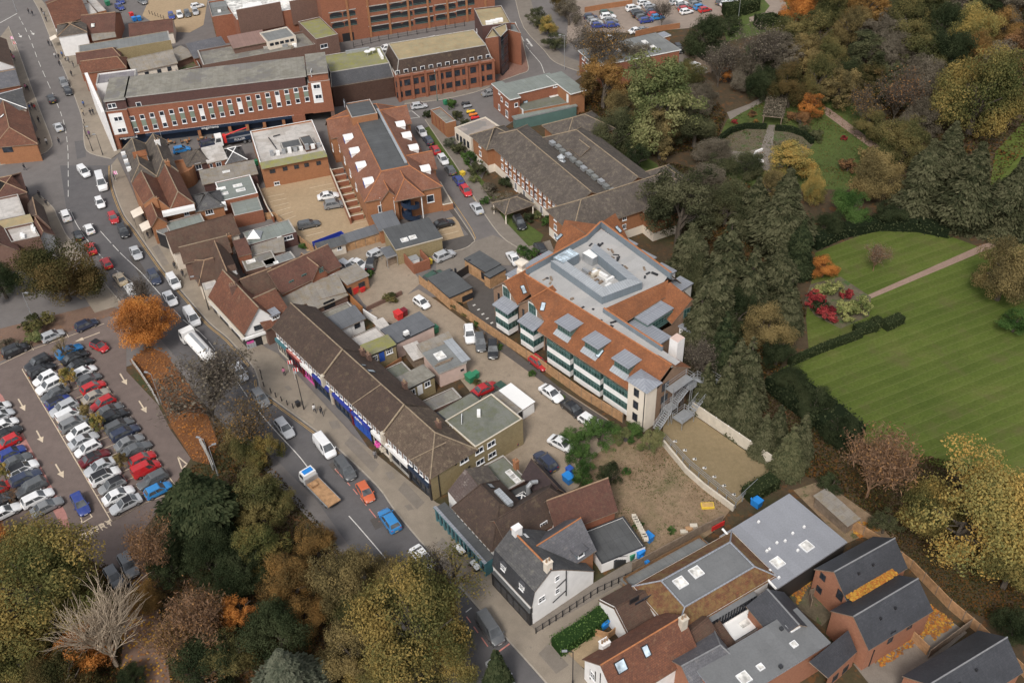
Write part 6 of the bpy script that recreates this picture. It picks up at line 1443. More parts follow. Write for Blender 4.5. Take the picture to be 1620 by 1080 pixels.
def leaves(name,px,z,n,mt,size=.16,world=None):
 """loose fallen leaves over an outline on the ground or a ledge"""
 ring = world or[G(p[0],p[1],z)for p in px]; mb = MB(); xs =[p.x for p in ring]; ys =[p.y for p in ring]
 def inside(x,y):
  c = False
  for i in range(len(ring)):
   a,b_ = ring[i],ring[i-1]
   if(a.y>y)!=(b_.y>y)and x<(b_.x-a.x)*(y-a.y)/(b_.y-a.y)+a.x:c = not c
  return c
 k = 0
 while k<n:
  x,y = random.uniform(min(xs),max(xs)),random.uniform(min(ys),max(ys)); k+=1
  if not inside(x,y):continue
  s = size*random.uniform(.6,1.4); a = random.uniform(0,6.3); e,f = Vector((math.cos(a),math.sin(a),random.uniform(-.2,.2)))*s,Vector((-math.sin(a),math.cos(a),random.uniform(-.2,.2)))*s
  c = Vector((x,y,z+random.uniform(.02,.12))); mb.poly([c-e-f,c+e-f,c+e+f,c-e+f],random.choice(mt))
 return stuff(mb.build(name))
LF =[plain('orange_leaf',(0.36,0.13,0.02),.9,var=.2),plain('yellow_leaf',(0.42,0.22,0.03),.9,var=.2),plain('brown_leaf',(0.22,0.095,0.035),.9,var=.2)]
random.seed(11)
leaves('fallen_leaves',[(1338,943),(1352,953),(1420,908),(1406,896)],5.15,3600,LF[:2],.12)
leaves('fallen_leaves',[(1378,1040),(1395,1055),(1462,1010),(1475,985),(1440,1002)],.02,1200,LF,.13)
leaves('fallen_leaves',[(1450,985),(1478,1012),(1512,985),(1470,955)],.02,900,LF,.13)
leaves('fallen_leaves',[(1245,930),(1262,955),(1288,915),(1280,905)],.02,500,LF,.12)
leaves('fallen_leaves',[(1335,830),(1360,850),(1392,838),(1370,825)],.02,400,LF,.12)
leaves('fallen_leaves',[(205,570),(255,640),(305,728),(330,735),(345,700),(300,610),(262,555),(235,540)],.05,5200,[LF[0],LF[2],LF[2]],.10)
leaves('fallen_leaves',[(195,900),(240,900),(275,1090),(190,1090)],.05,900,LF[1:],.12)
area('garden',[(1350,1050),(1378,1038),(1470,970),(1480,965),(1530,1000),(1440,1075),(1390,1100)],.03,M['court'])
area('garden',[(1240,930),(1290,900),(1340,950),(1300,990),(1262,962)],.03,M['bed'])
area('back_garden',[(1255,775),(1300,760),(1400,830),(1420,850),(1360,850),(1338,860)],.032,M['waste'])
# ---------------------------------------------------------------- walls, fences, gates
T,OT = M['timber'],m_ot19
wall_line('fence','long timber fence with concrete base between the service yard and new block',[(664,449),(700,476),(770,525),(850,578),(920,628),(985,668)],1.9,.12,T,'fence',posts=2.4,postmat=OT)
wall_line('garden_wall','pale concrete post and panel wall along the conifer edge of the gravel yard',[(1094,652),(1150,690),(1220,738),(1232,750)],2.2,.2,m_s7,'wall',posts=2.2,postmat=m_wr5)
wall_line('garden_wall','low pale wall below the railing of the brown gravel yard',[(1049,704),(1085,748),(1112,772),(1160,808)],1.1,.3,m_s7,'wall')
wall_line('railing','galvanised railing along the brown gravel yard',[(1050,700),(1090,743),(1120,768),(1163,803),(1196,772)],1.1,.05,m_g4,'railing',rails=[(1.2,.05),(1.6,.05),(2.0,.06)],posts=1.8,postmat=m_g4)
wall_line('fence','dark weathered fence from the annex to the grey hall',[(1000,902),(1060,870),(1110,843),(1142,828)],1.7,.1,OT,'fence',posts=2.2)
wall_line('fence','brown board fence curving behind the new brick houses',[(1340,832),(1390,862),(1440,900),(1500,962),(1545,1000),(1640,1090)],1.8,.1,T,'fence',posts=2.0,postmat=OT)
wall_line('fence','short timber fence between two small back gardens of the brick houses',[(1432,1002),(1465,1035)],1.8,.1,T,'fence',posts=1.8)
wall_line('fence','back garden fence leading down to the corner house roof',[(1468,1040),(1535,990)],1.7,.08,OT,'fence',posts=2.0)
wall_line('fence','pale fence bending round the small yard of the first brick house',[(1282,960),(1279,945),(1300,935),(1318,962)],1.6,.08,OT,'fence',posts=1.5)
wall_line('railing','black iron railing along the alley beside the white house',[(848,1002),(890,975),(945,938),(1000,912)],1.2,.04,m_bp1,'railing',rails=[(.3,.04),(1.2,.05)],posts=1.1)
wall_line('fence','timber fence round the bins of the cottage garden',[(934,1002),(962,1010),(1000,980),(985,968)],1.3,.08,T,'fence',posts=1.6)
wall_line('fence','board fence along the south edge of the gravel yard',[(500,400),(548,398),(610,380)],1.7,.1,T,'fence',posts=2.0,postmat=OT)
wall_line('fence','board fence at the street-side corner of the gravel yard',[(372,352),(436,346),(470,380),(498,402)],1.6,.1,T,'fence',posts=2.0,postmat=OT)
wall_line('boundary_wall','brick boundary wall left of the gravel yard',[(409,300),(424,335),(434,352)],1.5,.25,m_rb3,'wall',m_s7)
wall_line('fence','orange-brown fence at the top of the service yard',[(549,472),(575,498)],1.8,.1,plain('orange_stain',(.40,.17,.06),.8),'fence',posts=1.8)
wall_line('garden_wall','white painted wall running on from the orange-brown fence',[(576,500),(598,514)],1.6,.15,m_wr5,'wall')
wall_line('brick_wall','low crumbling brick wall across the upper yard',[(580,492),(636,466)],.9,.25,m_bb8,'wall')
wall_line('fence','orange brick yard wall beside the blue door',[(605,594),(636,575)],1.4,.15,m_ob2,'wall')
wall_line('fence','grey board fence between carport and back yard',[(612,422),(638,412)],1.5,.1,OT,'fence',posts=1.6)
wall_line('fence','timber fence beside the open rear court of the office',[(1078,82),(1108,106),(1125,116)],2.0,.1,OT,'fence',posts=2.5)
wall_line('fence','row of black posts along the car park ramp',[(560,76),(600,66),(660,55),(735,42)],1.6,.05,m_dm6,'fence',rails=[(.3,.05),(.9,.04)],posts=2.6,postmat=m_bp1)
wall_line('boundary_wall','low brick wall between ramp and sedum roofed office',[(620,78),(735,55)],1.1,.3,m_rb3,'wall')
wall_line('boundary_wall','brick wall behind the upper public car park',[(925,20),(960,14),(1000,8)],1.5,.25,m_ob2,'wall')
wall_line('boundary_wall','brick wall along the back lane of the upper car park',[(1005,58),(1040,50),(1075,45)],1.5,.25,m_ob2,'wall')
wall_line('garden_wall','white curved seat wall round the rose garden circle',[(1206,238),(1196,242),(1192,248),(1196,254),(1208,257)],.5,.35,m_wr5,'wall')
wall_line('park_wall','pale timber rail beside the car park leaf bank',[(210,574),(222,590),(240,618),(252,640)],.8,.2,m_gs11,'fence',posts=2.0)
wall_line('park_wall','short stone wall beside the lamp posts of the leaf bank',[(318,700),(330,722),(338,742)],.9,.35,m_gs11,'wall')
g = empty('yard_gate',G(722,445),'black steel sliding gate between the timber garages','gate'); g.matrix_basis = Matrix.Translation(G(722,445))
mb = MB(); a,c = G(722,445),G(742,432); mb.prism([a,c,c+Vector((.1,.1,0)),a+Vector((.1,.1,0))],.1,1.9,m_bp1); mb.build('gate_leaf',g)
for p in(G(716,447),G(722,445),G(744,431)):q = MB(); q.box(-.2,.2,-.2,.2,0,2.9,m_bp1,Matrix.Translation(p)); q.build('gate_post',g)
# ---------------------------------------------------------------- vehicles
def shell(L,Wd,prof,name):
 """body: stations (x, z_low, z_belt, half width) lofted with rounded shoulders"""
 bm = bmesh.new(); rows =[]
 for x,zl,zb,hw in prof:
  pts =[(-hw*.86,zl),(-hw,zl+.14),(-hw,zl+(zb-zl)*.62),(-hw*.95,zb-.03),(-hw*.80,zb+.02),(0,zb+.05),(hw*.80,zb+.02),(hw*.95,zb-.03),(hw,zl+(zb-zl)*.62),(hw,zl+.14),(hw*.86,zl)]
  rows.append([bm.verts.new((x,y,z))for y,z in pts])
 for a,b_ in zip(rows,rows[1:]):
  for i in range(len(a)-1):bm.faces.new((a[i],b_[i],b_[i+1],a[i+1]))
 bm.faces.new(rows[0]); bm.faces.new(rows[-1][::-1])
 bmesh.ops.recalc_face_normals(bm,faces=bm.faces)
 me = bpy.data.meshes.new(name); bm.to_mesh(me); bm.free(); me.materials.append(M['paint'])
 me.polygons.foreach_set('use_smooth',[True]*len(me.polygons)); me.set_sharp_from_angle(angle=math.radians(38)); return me
def cabin(b0,b1,r0,r1,hw,rw,zb,zr,glass_rows=((0,1),),name='roof',roof_mt=None,solid=False):
 """greenhouse: returns (pillars and roof mesh, glass mesh). b0,b1 belt rear/front x; r0,r1 roof rear/front x"""
 f = MB(); g = MB(); rm = roof_mt or M['paint']
 B_ =[(b0,-hw,zb),(b1,-hw,zb),(b1,hw,zb),(b0,hw,zb)]; R =[(r0,-rw,zr),(r1,-rw,zr),(r1,rw,zr),(r0,rw,zr)]
 B_ =[Vector(p)for p in B_]; R =[Vector(p)for p in R]
 sides =((0,1),(1,2),(2,3),(3,0))
 for i,j in sides:f.poly([B_[i],B_[j],R[j],R[i]],M['paint'])
 cx =(r0+r1)/2; k = .05
 top =[Vector((cx+(p.x-cx)*.90,p.y*.86,zr+k))for p in R]
 for i,j in sides:f.poly([R[i],R[j],top[j],top[i]],rm)
 f.poly(top,rm)
 def pane(a,b_,c,d,e=.016,m0=.07,m1=.93,v0=.12,v1=.93):
  n =(b_-a).cross(d-a).normalized(); q =[]
  for u,v in((m0,v0),(m1,v0),(m1,v1),(m0,v1)):
   q.append(a.lerp(b_,u).lerp(d.lerp(c,u),v)+n*e)
  g.poly(q,M['car_glass'])
 if not solid:
  pane(B_[0],B_[1],R[1],R[0],m0=.10,m1=.50,v0=.1,v1=.9); pane(B_[0],B_[1],R[1],R[0],m0=.54,m1=.93,v0=.1,v1=.9)
  pane(B_[2],B_[3],R[3],R[2],m0=.07,m1=.46,v0=.1,v1=.9); pane(B_[2],B_[3],R[3],R[2],m0=.50,m1=.90,v0=.1,v1=.9)
 else:
  pane(B_[0],B_[1],R[1],R[0],m0=.72,m1=.95); pane(B_[2],B_[3],R[3],R[2],m0=.05,m1=.28)
 pane(B_[1],B_[2],R[2],R[1],m0=.06,m1=.94,v0=.04,v1=.95)
 if not solid or True:pane(B_[3],B_[0],R[0],R[3],m0=.08,m1=.92,v0=.15 if not solid else .5,v1=.92)
 return f.mesh(name),g.mesh('windows')
def wheel_mesh(r):
 t = MB(); n = 14
 prof =[(r*.6,-.10),(r*.96,-.10),(r,-.06),(r,.06),(r*.96,.10),(r*.6,.10)]
 rings =[[Vector((q*math.cos(2*math.pi*k/n),z,q*math.sin(2*math.pi*k/n)))for k in range(n)]for q,z in prof]
 for A_,B_ in zip(rings,rings[1:]):
  for k in range(n):t.poly([A_[k],A_[(k+1)%n],B_[(k+1)%n],B_[k]],M['rubber'])
 h = MB()
 for s in(-.085,.085):h.poly([(r*.62*math.cos(2*math.pi*k/n),s,r*.62*math.sin(2*math.pi*k/n))for k in range(n)],M['alloy'])
 return t.mesh('wheel'),h.mesh('rim')
WH ={r:wheel_mesh(r)for r in(.31,.35,.46)}
KIND ={'h':dict(L=4.05,W=1.74,zb=.86,zr=1.46,cab=(-1.92,1.02,-1.50,.26),wr=.31,wb=1.28,name='parked_car',hood=.86),'m':dict(L=3.65,W=1.66,zb=.84,zr=1.46,cab=(-1.70,.90,-1.38,.20),wr=.31,wb=1.15,name='parked_car',hood=.84),'s':dict(L=4.65,W=1.82,zb=.88,zr=1.42,cab=(-1.75,1.10,-.95,.22),wr=.31,wb=1.42,name='parked_car',hood=.84),'e':dict(L=4.65,W=1.82,zb=.88,zr=1.46,cab=(-2.20,1.10,-1.85,.24),wr=.31,wb=1.42,name='parked_car',hood=.84),'v':dict(L=4.55,W=1.88,zb=1.02,zr=1.66,cab=(-2.12,1.12,-1.72,.34),wr=.35,wb=1.38,name='parked_car',hood=1.0),'p':dict(L=4.75,W=1.90,zb=1.02,zr=1.76,cab=(-2.25,1.75,-2.0,.75),wr=.35,wb=1.5,name='parked_car',hood=.98),'n':dict(L=4.9,W=1.92,zb=1.10,zr=1.96,cab=(-2.38,1.72,-2.30,.92),wr=.35,wb=1.55,name='van',hood=1.0,solid=True),'c':dict(L=4.3,W=1.80,zb=1.02,zr=1.82,cab=(-2.10,1.28,-2.02,.52),wr=.31,wb=1.35,name='van',hood=.98,solid=True),'b':dict(L=5.9,W=2.05,zb=1.35,zr=2.55,cab=(-2.9,2.1,-2.85,1.45),wr=.35,wb=1.85,name='minibus',hood=1.15),}
PROTO ={}
def make_vehicle(k,roof=None):
 d = KIND[k]; L,hw,zb = d['L']/2,d['W']/2,d['zb']; c = d['cab']
 root = bpy.data.objects.new(d['name'],None); COL.objects.link(root); root.empty_display_size = .5
 hd = d['hood']; zl = .22
 tail = zb if k in 'hmevpncb' else zb-.02
 prof =[(-L,zl+.12,tail-.22,hw*.80),(-L+.10,zl,tail-.04,hw*.94),(c[0]+.15,zl,zb,hw),(0,zl,zb,hw),(c[1],zl,zb-.01 if hd>=zb-.03 else zb-.02,hw),(L-.55,zl,hd-.10,hw*.97),(L-.16,zl,hd-.20,hw*.88),(L,zl+.12,hd-.36,hw*.74)]
 child('body',shell(d['L'],d['W'],prof,'body'),root)
 fm,gm = cabin(c[0],c[1],c[2],c[3],hw*.93,hw*.74,zb,d['zr'],roof_mt=roof,solid=d.get('solid',False))
 child('roof',fm,root); child('windows',gm,root)
 tm,rm = WH[d['wr']]
 for sx in(-1,1):
  for sy in(-1,1):
   w = child('wheel',tm,root,(sx*d['wb']-(.03 if sx<0 else 0),sy*(hw-.09),d['wr'])); child('rim',rm,w,(0,sy*.02,0))
 for sy in(-1,1):
  h = MB(); h.box(L-.22,L-.02,-.17,.17,0,.13,M['lens_white']); child('headlight',h.mesh('headlight'),root,(-.06,sy*hw*.62,hd-.38))
  t = MB(); t.box(0,.12,-.14,.14,0,.26 if k in 'ncvpbh' else .14,M['lens_red']); child('tail_light',t.mesh('tail_light'),root,(-L+.02,sy*hw*.68,tail-.34))
  mm = MB(); mm.box(-.06,.08,-.09,.09,0,.15,M['paint']); child('mirror',mm.mesh('mirror'),root,(c[1]-.18,sy*(hw+.08),zb-.02))
 pl = MB(); pl.box(0,.03,-.26,.26,0,.11,m_wp0); child('number_plate',pl.mesh('number_plate'),root,(L-.02,0,.38))
 py = MB(); py.box(-.03,0,-.26,.26,0,.11,M['yellow_paint']); child('number_plate',py.mesh('number_plate'),root,(-L+.02,0,.46))
 sk = MB(); sk.box(-L+.25,L-.25,-hw*.9,hw*.9,.14,.3,M['rubber']); child('underside',sk.mesh('underside'),root)
 return root
CC ={'w':((0.78,0.78,0.78),'white'),'k':((0.018,0.019,0.022),'black'),'g':((0.10,0.105,0.11),'dark grey'),'a':((0.22,0.225,0.23),'grey'),'s':((0.46,0.47,0.485),'silver'),'r':((0.46,0.018,0.022),'red'),'b':((0.025,0.05,0.24),'blue'),'n':((0.03,0.04,0.075),'navy'),'l':((0.03,0.22,0.52),'bright blue'),'o':((0.55,0.12,0.045),'orange'),'c':((0.50,0.40,0.27),'cream'),'e':((0.03,0.075,0.05),'dark green'),'d':((0.34,0.30,0.25),'beige'),'p':((0.14,0.15,0.30),'lilac blue'),'m':((0.14,0.012,0.018),'maroon')}
TY ={'h':'hatchback','m':'small car','s':'saloon','e':'estate car','v':'four-by-four','p':'people carrier','n':'van','c':'small van','b':'minibus'}
USED ={}
def car(code,px,py,ang=None,to=None,label=None,group=None,z=.06,roof=None,zpix=.75,cat=None):
 k,col = code[0],code[1]; key =(k,roof)
 if key not in PROTO:PROTO[key] = make_vehicle(k,M[roof]if roof else None); new = True
 else:new = False
 p = G(px,py,zpix); p = Vector((p.x,p.y,z))
 if to is not None:q = G(to[0],to[1],zpix)-p; ang = math.atan2(q.y,q.x)
 c0 = CC[col][0]; v = random.uniform(.88,1.12); c = tuple(min(.8,x*v)for x in c0)
 o = PROTO[key]
 if new:
  o.location = p; o.rotation_euler =(0,0,ang); o.color = rgba(c)
  for ch in o.children_recursive:ch.color = rgba(c)
 else:o = copy_tree(o,p,ang,c)
 lb = label or f'{CC[col][1]} {TY[k]}'
 USED[lb] = USED.get(lb,0)+1
 tag(o,lb,cat or{'n':'van','c':'van','b':'minibus'}.get(k,'car'),group); return o
ORD =['first','second','third','fourth','fifth','sixth','seventh','eighth','ninth','tenth','eleventh','twelfth','thirteenth','fourteenth','fifteenth','sixteenth','seventeenth','eighteenth','nineteenth','twentieth']
def row_of_cars(codes,pts,dirpx,where,group,flip=''):
 """cars side by side; pts gives first, last or each centre; labels say which in the row and what stands next to it"""
 n = len(codes)
 if len(pts)==2 and n>2:pts =[(pts[0][0]+(pts[1][0]-pts[0][0])*i/(n-1),pts[0][1]+(pts[1][1]-pts[0][1])*i/(n-1))for i in range(n)]
 for i,cd_ in enumerate(codes):
  x,y = pts[i]; f =-1 if(i<len(flip)and flip[i]=='-')else 1
  nb = CC[codes[i+1][1]][1]if i+1<n else None
  lb = f'{CC[cd_[1]][1]} {TY[cd_[0]]}, {ORD[i]} from the top in {where}'
  if len(lb.split())>16:lb = f'{CC[cd_[1]][1]} {TY[cd_[0]]}, {ORD[i]} in {where}'
  rf ={'K':'black_paint'}.get(cd_[2:3]or '',None)
  jx = random.uniform(-.8,.8)
  car(cd_,x+dirpx[0]*.04*jx,y+dirpx[1]*.04*jx,to=(x+dirpx[0]*f,y+dirpx[1]*f),label=lb,group=group,roof=rf)
random.seed(21)
GP = 'cars parked in the public car park'
row_of_cars(['vk','vk','hw','vw','sg','hbK','vs','cw','va','hw','ss','hw','smK','ss','vwK','haK','sw','ssK'],[(61,573),(65,586),(72,597),(78,610),(87,622),(93,634),(101,645),(110,656),(117,669),(124,683),(131,696),(140,708),(149,723),(156,738),(167,752),(178,766),(187,782),(199,796)],(40,-20),'the left row of the middle parking block',GP,'-+---+-+'+'+-+-+-+-+-+')
row_of_cars(['el','sk','sk','hw','hg','hr','sd','hr','sg','vk','eg','en','sa','sg','hr','cr','eg','hl'],[(110,554),(117,565),(125,576),(132,588),(140,600),(147,612),(152,625),(162,637),(171,649),(181,659),(188,672),(196,684),(205,698),(215,710),(225,725),(231,741),(242,757),(250,774)],(40,-20),'the right row of the middle parking block',GP,'+++++++-++++++++-+')
row_of_cars(['hw','hs','hw','sk','hr','hb','sg','vwK','en','vg','ew','sa'],[(-3,645),(2,657),(8,671),(11,685),(13,698),(18,716),(25,729),(35,742),(40,755),(48,771),(58,787),(74,800)],(40,-20),'the row at the left edge',GP,'++++-++++-++')
row_of_cars(['hr','sk','sw'],[(-2,772),(4,790),(6,810)],(40,-20),'the far left corner behind the sparse tree',GP)
for cd_,x,y,lb in(('vk',24,553,'black four-by-four parked along the top edge of the car park'),('hs',83,530,'silver hatchback parked along the top edge of the car park'),('hn',136,513,'dark hatchback parked nearest the big round tree')):car(cd_,x,y,to=(x+40,y-17),label=lb,group=GP)
car('mr',157,547,to=(180,558),label='red small car with black roof driving into the car park',roof='black_paint')
car('eb',127,796,to=(143,826),label='slate blue estate car driving down the left parking aisle')
car('va',203,893,to=(218,920),label='grey four-by-four under the trees below the car park'); car('ha',180,911,to=(196,936),label='grey hatchback half hidden by the large green tree below the car park')
HS =[('va',101,131,110,148,'grey car stopped in the upper high street, first of a close pair'),('sk',107,143,116,160,'black saloon close behind the grey car in the upper high street'),('vk',81,156,72,138,'black four-by-four driving up the high street'),('ss',92,200,82,182,'silver saloon driving up the high street below the black one'),('cw',133,272,150,290,'white van turning at the wide junction'),('bw',161,290,167,310,'white minibus behind the white van at the junction'),('hw',158,320,166,338,'white hatchback below the minibus on the high street'),('cw',104,341,96,322,'white van with red tail lights at the left kerb below the junction'),('hw',141,361,132,342,'white hatchback heading up towards the junction'),('hk',123,371,114,352,'black hatchback waiting in the left lane near the junction'),('hr',179,344,187,360,'red hatchback just ahead of a black pickup on the high street'),('vk',195,365,204,384,'black four-by-four touching distance from the red hatchback'),('sr',143,392,134,374,'dark car with grey roof beside the round dark tree'),('hr',168,415,158,398,'red-tailed hatchback partly under the round dark tree'),('ss',215,399,225,418,'silver saloon alone in the right lane of the high street'),('vn',244,438,254,456,'navy four-by-four in the right lane of the high street'),('sc',190,440,178,424,'cream saloon ahead of the pale van in the left lane'),('cw',208,458,196,441,'pale van following the cream saloon'),('cw',275,446,287,464,'white small van beside the kerb'),('sw',269,471,281,490,'white saloon just below the white small van'),('nw',304,502,318,523,'white panel van below the white saloon'),('es',379,588,392,608,'silver estate car beside the bare tree'),('va',412,629,426,648,'grey four-by-four beside the row of black bollards'),('es',450,676,464,694,'silver estate car in the middle of the high street'),('nw',514,706,530,726,'white panel van with roof bars in front of the shop terrace'),('pg',546,741,561,762,'dark people carrier parked behind the white panel van'),('ho',578,777,591,798,'orange hatchback parked in front of the shop terrace'),('vl',616,822,602,802,'bright blue four-by-four facing up the street'),('sw',669,881,685,900,'white saloon in a parking bay above the large olive tree'),('sw',686,938,700,956,'white saloon hidden under the large olive tree'),('ng',776,994,792,1018,'dark grey van in a red dashed bay at the bottom of the street'),('es',792,1064,806,1084,'silver estate car under the spiky dark tree')]
for cd_,x,y,tx,ty,lb in HS:car(cd_,x,y,to=(tx,ty),label=lb)
car('hs',663,167,to=(690,163),label='silver hatchback on the cross street by the sedum roofed office'); car('sa',776,146,to=(800,141),label='dark silver saloon beside the brick clinic')
for i,(cd_,x,y,lb)in enumerate((('hw',667,208,'white hatchback with dark red sunroof, topmost in the side street'),('hn',677,221,'navy hatchback below the topmost white one'),('hr',688,236,'red hatchback below the navy one'),('hw',701,252,'white hatchback between red and grey hatchbacks'),('hg',712,268,'dark grey hatchback above the blue one'),('hb',725,284,'blue hatchback beside the yellow grit bin'),('hr',737,301,'red hatchback below the blue one'),('ss',754,328,'silver saloon lowest in the side street'))):car(cd_,x,y,to=(x-12,y-16)if i%3 else(x+12,y+16),label=lb,group='cars parked in the side street')
MISC =[('vk',822,352,832,368,'black four-by-four on the housing block forecourt'),('vk',855,393,845,376,'black four-by-four beside the hedge of the new block'),('sw',812,407,800,390,'white saloon behind the ventilation turret'),('sw',519,309,560,302,'white saloon in the gravel yard'),('va',529,323,566,317,'grey four-by-four in the gravel yard below the white saloon'),('eg',488,354,520,347,'dark estate car at the left of the gravel yard'),('vs',703,404,724,395,'silver four-by-four on the concrete court'),('sk',701,353,724,347,'black saloon in the marked bay by the hipped office'),('es',598,399,618,390,'silver estate car nosing under the carport'),('es',549,421,564,430,'silver estate car beside the brick hut'),('sw',567,417,583,424,'white car with dark roof in the back yard'),('vk',587,416,590,404,'black four-by-four in the back yard'),('ee',686,436,708,423,'dark green estate car behind the timber clad garages'),('mw',667,478,680,487,'white small car at the top of the service yard'),('vw',743,528,745,545,'white four-by-four facing down by the long fence'),('vg',760,541,762,558,'dark grey four-by-four next to the white one'),('vk',780,552,780,568,'black four-by-four nearest the long fence'),('sr',767,614,784,606,'bright red saloon by green bins in the service yard'),('sw',872,621,888,633,'white coupe parked along the long fence'),('sk',906,645,922,658,'black saloon parked along the long fence'),('hw',933,666,948,676,'white hatchback tucked against the green shrubs'),('sw',889,701,906,710,'white saloon half under the bright green shrubs'),('vn',863,729,850,716,'dark blue four-by-four behind the purple-brown outbuilding'),('hn',812,688,812,676,'blue hatchback behind the yellow brick extension'),('hr',852,573,866,584,'red hatchback in the undercroft of the new block'),('sk',784,628,800,620,'dark car squeezed beside the white garage'),('he',797,617,808,626,'dark green car behind the white garage'),('hl',287,236,310,231,'light blue hatchback in the lane behind the brown hipped pub'),('vn',331,227,356,221,'navy four-by-four ahead of the lorry in the rear lane'),('vg',399,270,403,290,'dark four-by-four beside the white-roofed workshop'),('sw',688,62,712,57,'white car with blue roof on the car park ramp'),('sw',613,75,636,70,'white car lower on the car park ramp'),('hw',965,60,985,56,'white car behind the bare trees by the upper car park'),('sw',1007,48,1022,45,'white saloon against the brick wall of the upper car park'),('sa',1018,47,1034,44,'grey saloon beside the white one at the brick wall'),('vk',1074,77,1082,86,'black car in the court behind the pale office'),('hw',1100,103,1114,97,'white car under the trees in the rear court'),('ss',1107,110,1121,104,'silver car next to the white one in the rear court'),('hb',189,11,200,18,'blue-grey hatchback in the top left lane'),('ha',225,2,235,8,'grey hatchback at the top edge of the gravel lot'),('hw',312,9,326,6,'white car beside the brick plant room'),('hb',190,1,200,8,'blue hatchback at the very top edge')]
for cd_,x,y,tx,ty,lb in MISC:car(cd_,x,y,to=(tx,ty),label=lb)
GU = 'cars in the upper car parks'
row_of_cars(['hn','ha','hs','hb'],[(934,26),(938,31),(942,35),(947,40)],(20,-2),'the left bank of the upper car park',GU)
row_of_cars(['he','vw','ha','hb'],[(959,20),(962,26),(967,32),(969,39)],(20,-2),'the second bank of the upper car park',GU)
row_of_cars(['vw','hk','vk','hg','hb'],[(1002,13),(1009,19),(1012,23),(1017,27),(1022,32)],(20,-3),'the third bank of the upper car park',GU)
row_of_cars(['hw','hs','ha','hn','hr','hl'],[(1019,4),(1028,9),(1030,14),(1033,19),(1036,23),(1040,27)],(20,-3),'the fourth bank of the upper car park',GU)
row_of_cars(['hs','hw','ha','hr','hw'],[(1069,3),(1078,5),(1079,9),(1083,14),(1086,18)],(20,-4),'the far car park beyond the bare tree',GU)
row_of_cars(['hg','ha','hl','hr'],[(1099,2),(1102,6),(1108,11),(1116,15)],(20,-4),'the far bank right of the red and white cars',GU)
row_of_cars(['hg','hw','hn'],[(1143,3),(1149,6),(1153,10)],(20,-4),'the farthest bank beside the clipped hedge',GU)
row_of_cars(['hw','hs','hw'],[(1158,2),(1160,6),(1164,11)],(20,-4),'the last bank under the orange tree',GU)
row_of_cars(['hb','hw','hg','hs'],[(271,25),(284,23),(296,21),(309,18)],(3,8),'the gravel lot at the top left',GU)
def lorry_wheels(root,xs,hw,r=.46):
 tm,rm = WH[.46]
 for x in xs:
  for s in(-1,1):w = child('wheel',tm,root,(x,s*(hw-.16),r)); child('rim',rm,w,(0,s*.03,0))
def cab_mesh(x0,x1,hw,z0,z1,mt):
 b_ = MB(); b_.box(x0,x1,-hw,hw,z0,z0+1.0,mt); b_.poly([(x0,-hw,z0+1),(x1-.05,-hw,z0+1),(x1-.3,-hw*.94,z1),(x0,-hw*.94,z1)],mt); b_.poly([(x0,hw,z0+1),(x0,hw*.94,z1),(x1-.3,hw*.94,z1),(x1-.05,hw,z0+1)],mt); b_.poly([(x1-.05,-hw,z0+1),(x1-.05,hw,z0+1),(x1-.3,hw*.94,z1),(x1-.3,-hw*.94,z1)],mt); b_.poly([(x0,-hw*.94,z1),(x1-.3,-hw*.94,z1),(x1-.3,hw*.94,z1),(x0,hw*.94,z1)],mt); b_.poly([(x0,-hw,z0),(x0,-hw*.94,z1),(x0,hw*.94,z1),(x0,hw,z0)],mt)
 g = MB(); g.poly([(x1+.0,-hw*.88,z0+1.05),(x1+.0,hw*.88,z0+1.05),(x1-.2,hw*.84,z1-.18),(x1-.2,-hw*.84,z1-.18)],M['car_glass'])
 for s in(-1,1):q =[(x0+.35,s*(hw+.015),z0+1.05),(x1-.2,s*(hw+.015),z0+1.05),(x1-.45,s*(hw*.95+.02),z1-.25),(x0+.35,s*(hw*.95+.02),z1-.25)]; g.poly(q if s<0 else q[::-1],M['car_glass'])
 return b_.mesh('cab'),g.mesh('windows')
def lorry(name,label,p0,p1,cat='lorry'):
 a,c = G(*p0,1.0),G(*p1,1.0); d = c-a; o = empty(name,Vector(((a.x+c.x)/2,(a.y+c.y)/2,.06)),label,cat,None,math.atan2(d.y,d.x)); return o
t = lorry('flatbed_truck','white cabbed flatbed truck with an empty brown timber deck',(540,808),(471,738))
cm,gm = cab_mesh(2.0,3.7,1.05,.5,2.5,m_wp0); child('cab',cm,t); child('windows',gm,t)
mb = MB(); mb.box(-4.0,1.9,-1.1,1.1,.85,1.0,M['timber']); mb.box(-4.0,1.9,-1.15,-1.08,.85,1.12,m_g4); mb.box(-4.0,1.9,1.08,1.15,.85,1.12,m_g4); mb.box(1.8,1.92,-1.1,1.1,1.0,1.9,m_g4); child('flatbed',mb.mesh('flatbed'),t)
mb = MB(); mb.box(-3.9,3.2,-.45,.45,.5,.85,m_dm6); child('chassis',mb.mesh('chassis'),t); lorry_wheels(t,(2.7,-1.9,-2.9),1.1)
mb = MB(); mb.box(2.3,3.1,-.75,.75,2.5,2.62,M['sky_plastic']); child('roof_panel',mb.mesh('roof_panel'),t)
mb = MB(); mb.box(-.5,.5,-.5,.5,0,.35,M['timber']); q = child('timber_pallet',mb.mesh('timber_pallet'),None,t.matrix_basis@Vector((0,0,0))); q.location = Vector(t.location)+Matrix.Rotation(t.rotation_euler.z,3,'Z')@Vector((1.0,.2,1.0)); q.rotation_euler =(0,0,t.rotation_euler.z); tag(q,'pale timber pallet on the deck of the flatbed truck','pallet')
t = lorry('tanker_lorry','white tanker lorry seen through the bare branches',(348,588),(283,518))
